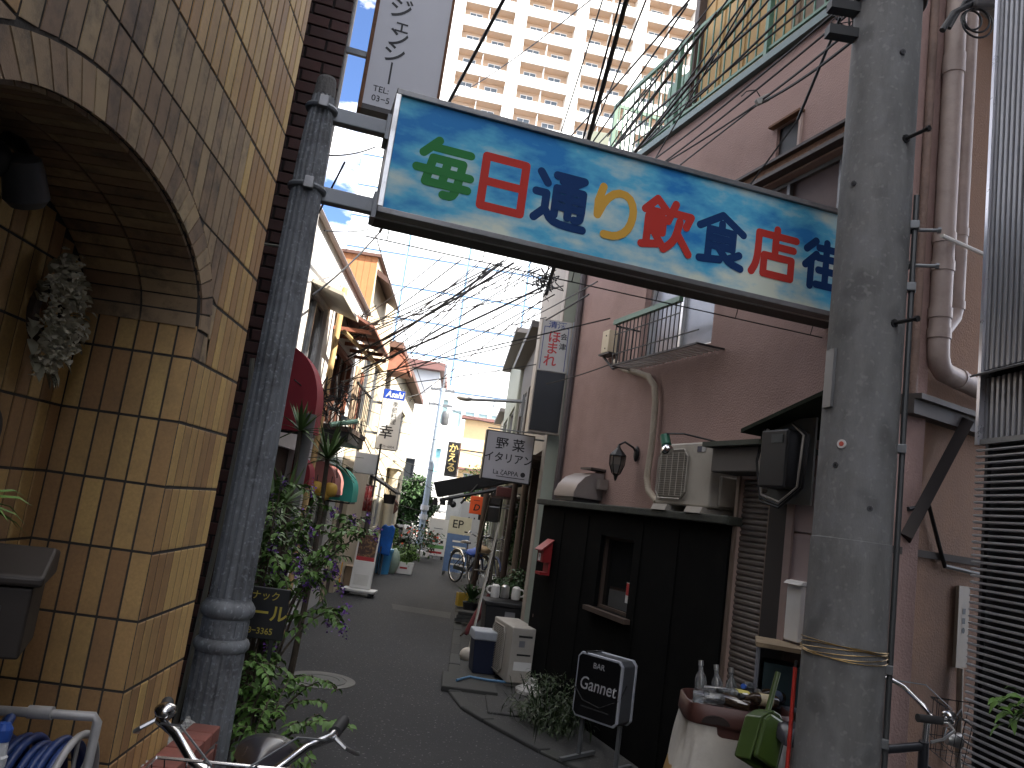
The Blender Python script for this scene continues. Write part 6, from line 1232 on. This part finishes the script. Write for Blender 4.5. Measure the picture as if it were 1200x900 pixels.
# ------------------------------------------------------------------ left side of the lane beyond the shrub
def awning_q(name, label, x, y0, y1, z0, z1, depth, m, group=None):
    """quarter round fabric awning on a left hand wall"""
    t_ = thing(name, label, 'awning', (x, y0, 0), rad(90)); n_ = 10; h = z1-z0
    pr = [(-.001, z1)]+[(-depth*math.sin(a), z0+h*.30+h*.70*math.cos(a)) for a in [rad(9*i) for i in range(0, 11)]][1:]+[(-depth, z0), (-.001, z0)]
    MB().prismx(pr, 0, y1-y0).build('canopy', m, t_, smooth=35); B('frame_bar', BLACK, t_, .02, y1-y0-.02, -depth+.02, -depth+.04, z0-.03, z0-.002); MB().tube([(.03, -.0, z0-.02), (.03, -depth+.03, z0-.02)], .012, 6).build('frame_arm', BLACK, t_)
    return t_
awning_q('red_awning', 'big dark red rounded awning right behind the street pole', -1.77, 7.25, 7.6, 2.13, 2.90, .38, mat('dark_red_fabric', (.32, .028, .042), .75, var=.1))
awning_q('red_awning', 'small red rounded awning low behind the yucca', -1.77, 8.5, 8.8, 1.66, 1.96, .2, MATS['dark_red_fabric'])
awning_q('pink_awning', 'faded pink awning with frilled hem above the yellow lanterns', -1.77, 9.8, 10.5, 1.58, 1.97, .28, mat('faded_pink_fabric', (.42, .17, .15), .8, var=.12))
awning_q('turquoise_awning', 'bright turquoise awning on the left side of the lane', -1.77, 10.9, 11.5, 1.50, 1.97, .36, mat('turquoise_fabric', (.05, .42, .33), .7, var=.1))
for i, (px, py) in enumerate(((356, 569), (370, 572), (379, 578), (387, 574))):
    t_ = thing('paper_lantern', ('leftmost', 'second', 'third', 'rightmost')[i]+' yellow round lantern hanging under the pink awning', 'lantern', onY(px, py, 9.7)); MB().lathe([(.03, -.085), (.07, -.065), (.085, -.02), (.085, .02), (.07, .065), (.03, .085)], 16).build('shade', mat('yellow_paper', (.48, .29, .04), .6, var=.15), t_, smooth=50); MB().tube([(0, 0, .085), (0, 0, .16)], .006, 5).build('cord', BLACK, t_)
gp = thing('grey_post', 'slim grey post rising to the red awning', 'post', (onY(350, 540, 6.7).x, 6.7, 0)); MB().tube([(0, 0, 0), (.03, 0, 2.25)], .05, 10).build('post', mat('post_grey', (.2, .2, .2), .7, var=.2), gp, smooth=50); MB().lathe([(.07, 0), (.07, .05), (.05, .06)], 12).build('base', KERB, gp)
AS = thing('beer_sign', 'tall white sign with blue beer band and big black character', 'sign', (-1.27, 13.0, 0), rad(5))
B('cabinet', mat('sign_side_grey', (.14, .14, .15), .5), AS, -.185, .175, .012, .16, 2.37, 3.36); B('face_panel', mat('sign_white2', (.60, .59, .57), .4, var=.03), AS, -.175, .165, 0, .011, 2.38, 3.20); B('blue_band', mat('beer_blue', (.01, .05, .32), .4), AS, -.175, .165, 0, .011, 3.202, 3.355)
text('Asahi', .14, WHITEP, AS, (-.0, -.002, 3.275), bold=.02, shear=.25, sx=.9); text('季\n節\n料\n理', .10, INK, AS, (.04, -.002, 2.97), line=.95); text('幸', .24, INK, AS, (-.045, -.002, 2.64), bold=.012); text('3470−6004', .055, INK, AS, (0, -.002, 2.42))
B('bracket', STEELG, AS, -.4, -.186, .06, .09, 3.1, 3.14); B('bracket', STEELG, AS, -.4, -.186, .06, .09, 2.6, 2.64)
LB = thing('light_box_sign', 'blank pale lightbox sign below the tall beer sign', 'sign', (-1.43, 12.0, 0), rad(8)); B('body', mat('lightbox_pale', (.44, .43, .44), .5, var=.04), LB, -.17, .16, 0, .25, 1.92, 2.23, bevel=.01); B('bracket', BLACK, LB, .163, .19, .05, .12, 1.6, 2.4)
GT = thing('light_tube', 'pale green slanted tube lamp below the iron balcony', 'lamp', onY(402, 495, 8.7)); MB().tube([Vector((-.13, 0, -.045)), Vector((.12, .2, .05))], .028, 8).build('tube', mat('pale_green_tube', (.28, .5, .36), .4), GT, smooth=50); B('fixture', STEELG, GT, -.03, .03, -.0, .06, .03, .07)
# iron balcony on the white house
IBk = thing('iron_balcony', 'small dark balcony with iron bars below the timber window', 'balcony', (-1.78, 9.55, 0), rad(90))
B('floor', WOODD, IBk, 0, 1.5, -.40, -.002, 2.34, 2.40); B('handrail', CABLE, IBk, 0, 1.5, -.40, -.375, 2.93, 2.955); B('soffit', BLACK, IBk, .02, 1.48, -.38, -.002, 2.22, 2.337)
for k in range(10): B('bar', CABLE, IBk, .01+k*.16, .021+k*.16, -.393, -.384, 2.40, 2.93)
for a in (0, 1.44): B('timber_frame', mat('red_brown_timber', (.24, .085, .05), .7), IBk, a, a+.06, -.06, -.003, 2.2, 3.4)
B('timber_frame', MATS['red_brown_timber'], IBk, 0.06, 1.44, -.07, -.003, 3.34, 3.40); B('hanging_cloth', mat('beige_cloth', (.42, .30, .2), .8, var=.2), IBk, .35, .75, -.30, -.28, 2.45, 3.2); B('hanging_cloth', MATS['red_brown_timber'], IBk, .9, 1.1, -.30, -.28, 2.45, 3.2)
BLA = thing('black_awning', 'small black awning with hanging bucket lamp on the left', 'awning', (-1.74, 15.6, 0), rad(90)); MB().prismx([(0, 2.0), (-.55, 1.72), (-.55, 1.68), (0, 1.95)], 0, 1.2).build('canopy', BF, BLA); MB().lathe([(.10, -.0), (.13, .16), (.11, .18), (.0, .18)], 14, (.2, -.42, 1.48)).build('bucket_lamp', BLACK, BLA, smooth=40); MB().tube([(.2, -.42, 1.66), (.2, -.42, 1.75)], .01, 5).build('hook', BLACK, BLA)
NR = thing('shop_curtain', 'red and white patterned cloth hanging under the small black awning', 'curtain', onY(428, 585, 15.4)); 
b = MB(); nn_ = 20; vs_ = [(-.14+.28*i/nn_, .03*math.sin(i*1.3), z) for z in (.26, -.22) for i in range(nn_+1)]; b.add(vs_, [(i, i+1, i+nn_+2, i+nn_+1) for i in range(nn_)])
ob = b.build('cloth', mat('red_white_cloth', (.45, .07, .07), .8, var=.2, dirt=(.6, .55, .5), dscale=14, damt=1.0), NR, smooth=70); sm_ = ob.modifiers.new('thickness', 'SOLIDIFY'); sm_.thickness = .01
MB().tube([(-.18, 0, .27), (.18, 0, .27)], .012, 6).build('rod', WOODD, NR)
WRC = thing('round_wreath', 'brown ring wreath on the white wall at the lane end', 'wreath', onY(457, 593, 23)); MB().torus((0, 0, 0), .17, .075, 'y', 20, 8).build('ring', mat('brown_ring', (.16, .07, .05), .9, bump=.5, bscale=30), WRC, smooth=60); WRW = B('wall_hook', STEELG, WRC, -.01, .01, .0, .3, .17, .19)
# rolling sign stand
AF = thing('rolling_sign_stand', 'white rolling sign stand with red and dark poster on a caster base', 'sign stand', onG(420, 698), rad(-5))
B('base_board', WHITEP, AF, -.27, .27, -.17, .17, .07, .11, bevel=.01)
for x in (-.2, .2):
    for y in (-.12, .12): MB().tube([(x, y-.012, .035), (x, y+.012, .035)], .034, 12).build('caster', RUBBER, AF)
T_ = Matrix.Rotation(rad(-9), 4, 'X')
MB(T_).box(-.17, .17, -.05, .03, .112, .55).build('lower_panel', WHITEP, AF, bevel=.008); MB(T_).box(-.12, .12, -.056, -.051, .16, .33).build('pocket', mat('offwhite', (.6, .59, .55), .6), AF)
for x in (-.17, .15): MB(T_).box(x, x+.02, -.03, .0, .552, 1.02).build('upright', WHITEP, AF)
MB(T_).box(-.148, .148, -.028, -.012, .62, .97).build('poster', mat('dark_poster', (.06, .03, .025), .5, var=.6, scale=16, dirt=(.5, .3, .12), dscale=18, damt=.9), AF); MB(T_).box(-.148, .148, -.031, -.012, .555, .618).build('poster_strip', mat('poster_red', (.38, .03, .035), .5), AF)
YCH = thing('yellow_stand', 'bright yellow plastic stand behind the shrub on the left', 'stand', onG(391, 690)); 
for x in (-.08, .08): MB().tube([(x, -.05, 0), (x*.6, .02, .5)], .02, 6).build('leg', mat('bright_yellow', (.75, .36, .02), .5), YCH)
B('panel', MATS['bright_yellow'], YCH, -.08, .08, -.03, .03, .2, .45, bevel=.01); B('crossbar', MATS['bright_yellow'], YCH, -.1, .1, -.05, -.03, .1, .13)
CRT = thing('cardboard_box', 'plain brown cardboard box beside the yellow stand', 'box', onG(402, 688)); B('body', mat('cardboard', (.28, .2, .13), .85, var=.1), CRT, -.02, .3, .05, .4, 0, .36); B('flap', MATS['cardboard'], CRT, -.02, .3, .0, .048, .355, .362)
BB1 = thing('rubbish_bin', 'light blue rubbish bin with lid on the left of the lane', 'bin', onG(447, 672)); MB().lathe([(.14, 0), (.17, .45), (.18, .45), (.18, .47), (.0, .48)], 18).build('body', mat('light_blue_plastic', (.05, .25, .48), .5, var=.1), BB1, smooth=40); MB().lathe([(.19, .475), (.19, .52), (.06, .56), (.0, .56)], 18).build('lid', mat('pale_blue_plastic', (.12, .34, .55), .5), BB1, smooth=40)
BC = thing('blue_cover', 'bright blue cloth cover hung on a stand behind the rolling sign', 'cover', onG(443, 676)+Vector((0, .35, 0))); q = MB().prism([(-.13, .45), (.13, .40), (.17, .98), (.1, 1.05), (.02, 1.0), (-.05, 1.05), (-.12, .98)], -.05, .06); q.build('cloth', mat('bright_blue_cloth', (.01, .14, .55), .6, var=.25, scale=9, bump=.4, bscale=12), BC, bevel=.03); MB().tube([(0, 0, 0), (0, 0, .5)], .015, 6).build('pole', STEELG, BC); MB().torus((-.05, -.02, .3), .28, .012, 'x', 24, 6).build('hoop', RUBBER, BC)
PB2 = thing('planter_box', 'white plastic planter box full of green plants on the left', 'planter', onG(472, 672)); MB().prism([(-.19, 0), (.19, 0), (.21, .25), (-.21, .25)], -.12, .12).build('box', WHITEP, PB2, bevel=.01); put('foliage', leaf_mesh(blob_leaves(420, (0, 0, .42), (.26, .18, .2), .09, .05), LEAF, 'foliage'), PB2, kind='stuff'); B('red_print', mat('poster_red', (.38, .03, .035), .5), PB2, -.08, .08, -.1235, -.1205, .11, .15)
GB = thing('clear_bag', 'pale green plastic bag standing between blue bin and planter', 'bag', onG(459, 672)); q = MB().ball((0, 0, .26), (.13, .12, .28), 14, 9); q.v = [tuple(Vector(v)+Vector((random.gauss(0, .008), random.gauss(0, .008), 0))) for v in q.v]; q.build('bag', mat('pale_green_plastic', (.3, .38, .3), .4, var=.2), GB, smooth=60)
# scooter at the lane end
MS = thing('scooter', 'black scooter with white front cowl parked at the lane end', 'scooter', onG(468, 650)+Vector((0, .3, 0)), rad(-70))
for x in (-.55, .6): w_ = MB().torus((x, 0, .24), .2, .05, 'y', 24, 8).build('wheel', RUBBER, MS, smooth=60); MB().tube([(x, -.04, .24), (x, .04, .24)], .12, 14).build('rim', ALU, w_)
MB().prism([(-.75, .45), (-.2, .38), (.15, .30), (.3, .32), (.42, .8), (.34, .85), (.18, .45), (-.1, .5), (-.2, .68), (-.78, .72)], -.14, .14).build('body', BLACK, MS, bevel=.03); MB().prism([(.36, .45), (.50, .48), (.52, .75), (.44, .88), (.36, .85)], -.16, .16).build('front_cowl', WHITEP, MS, bevel=.04); MB().prism([(-.72, .73), (-.2, .69), (-.2, .76), (-.5, .82), (-.74, .80)], -.13, .13).build('seat', BLACK, MS, bevel=.03); MB().tube([(.30, -.3, .98), (.38, -.12, .95), (.40, 0, .92), (.38, .12, .95), (.30, .3, .98)], .016, 8).build('handlebar', BLACK, MS); MB().ball((.5, 0, .8), (.05, .08, .06), 10, 6).build('headlamp', CHROME, MS)
for s_ in (-1, 1): MB().tube([(.38, s_*.15, .95), (.36, s_*.2, 1.12)], .006, 5).ball((.36, s_*.2, 1.14), (.01, .05, .035), 8, 6).build('mirror', BLACK, MS)

# ------------------------------------------------------------------ lane end: pole, cabinet, signs, trees, street lamp
UP2 = thing('utility_pole', 'slim pale grey utility pole at the far end of the lane', 'pole', (onY(497, 600, 26).x, 26, 0))
MB().lathe([(.10, 0), (.095, 1.9), (.085, 5.3), (.0, 5.3)], 16).build('shaft', mat('pale_pole_paint', (.30, .36, .42), .6, var=.1), UP2, smooth=40); MB().lathe([(.03, 5.3), (.03, 6.1), (0, 6.1)], 8).build('tip', STEELG, UP2)
for z in (5.2, 4.7): B('cross_arm', STEELG, UP2, -.4, .4, -.03, .03, z, z+.08)
for x in (-.35, -.15, .2, .36): MB().lathe([(.04, 5.28), (.05, 5.36), (.03, 5.42), (0, 5.43)], 8, (x, 0, 0)).build('insulator', WHITEP, UP2)
MB().lathe([(.10, 4.1), (.12, 4.15), (.12, 4.5), (.10, 4.55), (0, 4.55)], 14, (.22, 0, 0)).build('transformer', STEELG, UP2, smooth=40)
for z in (1.0, 1.3): MB().lathe([(.134, z), (.134, z+.16)], 16).build('notice_band', mat('band_white', (.5, .5, .5), .5), UP2)
GC = thing('grey_cabinet', 'pale grey metal street cabinet at the end of the lane', 'cabinet', (onG(543, 650).x+.1, 27, 0)); B('body', mat('cabinet_grey', (.36, .36, .35), .6, var=.06), GC, -.42, .42, 0, .4, .1, 1.75, bevel=.02); B('plinth', CONC, GC, -.45, .45, -.02, .42, 0, .098); 
for x in (-.09, .09): B('keyhole', BLACK, GC, x-.02, x+.02, -.008, -.001, 1.2, 1.26)
GC2 = thing('white_cabinet', 'narrow pale cabinet standing left of the grey street cabinet', 'cabinet', (onG(522, 650).x+.05, 27.5, 0)); B('body', mat('cabinet_pale', (.42, .42, .40), .7, var=.1), GC2, -.25, .25, 0, .4, 0, 2.1, bevel=.02); B('door', mat('cabinet_pale', (.42, .42, .40), .7), GC2, -.2, .2, -.01, -.001, .2, 1.9)
WS = thing('white_menu_stand', 'white menu stand with green and red print at the lane end', 'sign', onG(508, 655)); B('upper_panel', WHITEP, WS, -.28, .28, 0, .04, .62, 1.15); B('lower_panel', WHITEP, WS, -.28, .28, 0, .04, .1, .60); B('green_print', mat('print_green', (.12, .3, .08), .6), WS, -.24, .24, -.004, -.001, .30, .40); B('red_print', mat('poster_red', (.38, .03, .035), .5), WS, -.2, .2, -.004, -.001, .16, .22); [B('print_mark', INK, WS, -.18+k*.15, -.10+k*.15, -.004, -.001, .46, .54) for k in range(3)]; B('print_line', STEELG, WS, -.12, .14, -.004, -.001, .86, .88)
for x in (-.22, .22): B('caster', RUBBER, WS, x-.03, x+.03, .0, .05, 0, .098)
TR_ = thing('low_trough', 'low white trough lying left of the white menu stand', 'trough', onG(488, 652)); B('body', WHITEP, TR_, -.3, .35, -.1, .1, 0, .18, bevel=.02); B('end_box', mat('pale_box_blue', (.55, .58, .64), .6), TR_, -.5, -.32, -.1, .1, 0, .26)
KA = thing('vertical_signboard', 'small black vertical signboard with yellow brush letters at the lane end', 'sign', onY(530, 537, 27)); B('panel', mat('board_black', (.012, .012, .013), .5), KA, -.20, .20, 0, .12, -.62, .55); B('frame_edge', RUST, KA, .202, .24, 0, .12, -.62, .55)
for ch, z in (('か', .32), ('え', .0), ('る', -.33)): text(ch, .33, mat('gold_letter', (.75, .55, .2), .5), KA, (0, -.003, z), bold=.015)
B('bracket', STEELG, KA, .24, 1.6, .04, .08, .3, .35)
SLP = thing('street_lamp', 'street lamp head on a long horizontal arm from the right', 'street lamp', onY(575, 468, 16)); a0 = onY(541, 467, 16)-onY(575, 468, 16); a1 = onY(613, 471, 16)-onY(575, 468, 16)
MB().tube([a0+Vector((.1, 0, 0)), a1], .03, 8).build('arm', STEELG, SLP, smooth=50); MB().ball(a0+Vector((.06, 0, .01)), (.17, .1, .055), 14, 8).build('head', mat('lamp_head_grey', (.2, .2, .2), .5), SLP, smooth=50); B('mount', STEELG, SLP, a1.x-.03, a1.x+.03, -.05, .05, a1.z-.3, a1.z+.15)
def tree(name, label, base, trunk_h, crowns, n, ln, m_, seed):
    random.seed(seed); t_ = thing(name, label, 'tree', base); MB().tube([(0, 0, 0), (.05, .02, trunk_h*.6), (0, 0, trunk_h)], [.13, .09, .05], 8).build('trunk', BARK, t_)
    for c in crowns: MB().tube([(0, 0, trunk_h*.6), tuple(Vector(c[0])*.6+Vector((0, 0, trunk_h*.3))), c[0]], [.06, .035, .015], 6).build('limb', BARK, t_)
    lv_ = []
    for c, r in crowns: lv_ += blob_leaves(n//len(crowns), c, r, ln, ln*.5)
    put('crown', leaf_mesh(lv_, m_, 'crown'), t_, kind='stuff')
c = onY(478, 600, 29); tree('evergreen_tree', 'dense dark green tree closing the lane on the left', (c.x, 29, 0), 1.3, [((0, 0, 1.6), (.8, .8, .6)), ((-.6, 0, 1.1), (.6, .7, .6)), ((.55, 0, 1.3), (.5, .6, .6)), ((0, -.2, .7), (1.0, .6, .5)), ((.1, 0, 2.0), (.6, .6, .35))], 5200, .17, LEAFD, 6)
c = onY(570, 590, 28); tree('evergreen_tree', 'green tree seen under the black awning on the right', (c.x, 30, 0), 1.6, [((0, 0, 2.4), (.9, .8, .8)), ((-.6, 0, 1.5), (.7, .6, .7)), ((.6, 0, 2.9), (.8, .7, .7)), ((.3, -.2, 1.3), (.9, .6, .7))], 3600, .16, LEAF, 8)
c = onG(560, 640); tree('evergreen_tree', 'low dark bush beside the grey street cabinet', (c.x+.2, 25.5, 0), .8, [((0, 0, 1.0), (.45, .5, .9)), ((.1, 0, .6), (.5, .5, .6))], 1500, .12, LEAFD, 12)
for i, (px, py, r, lb) in enumerate(((512, 640, .4, 'round green bush at the foot of the far utility pole'), (490, 645, .45, 'dark bush with red flowers beside the scooter'), (455, 655, .4, 'green bush behind the planter box'))):
    c = onG(px, py+12); t_ = thing('low_bush', lb, 'bush', c); put('foliage', leaf_mesh(blob_leaves(500, (0, 0, r), (r*1.1, r, r), .10, .06), LEAF if i != 1 else LEAFD, 'foliage'), t_, kind='stuff'); MB().tube([(0, 0, 0), (0, 0, r)], .02, 6).build('stem', BARK, t_)
    if i == 1: put('flower', leaf_mesh([((random.gauss(0, .3), -.3+random.gauss(0, .1), r*1.6+random.gauss(0, .12)), (random.gauss(0, 1), -1, random.gauss(0, 1)), .08, .08, .1) for _ in range(26)], mat('red_orange_petal', (.55, .08, .03), .6), 'flower'), t_, kind='stuff')
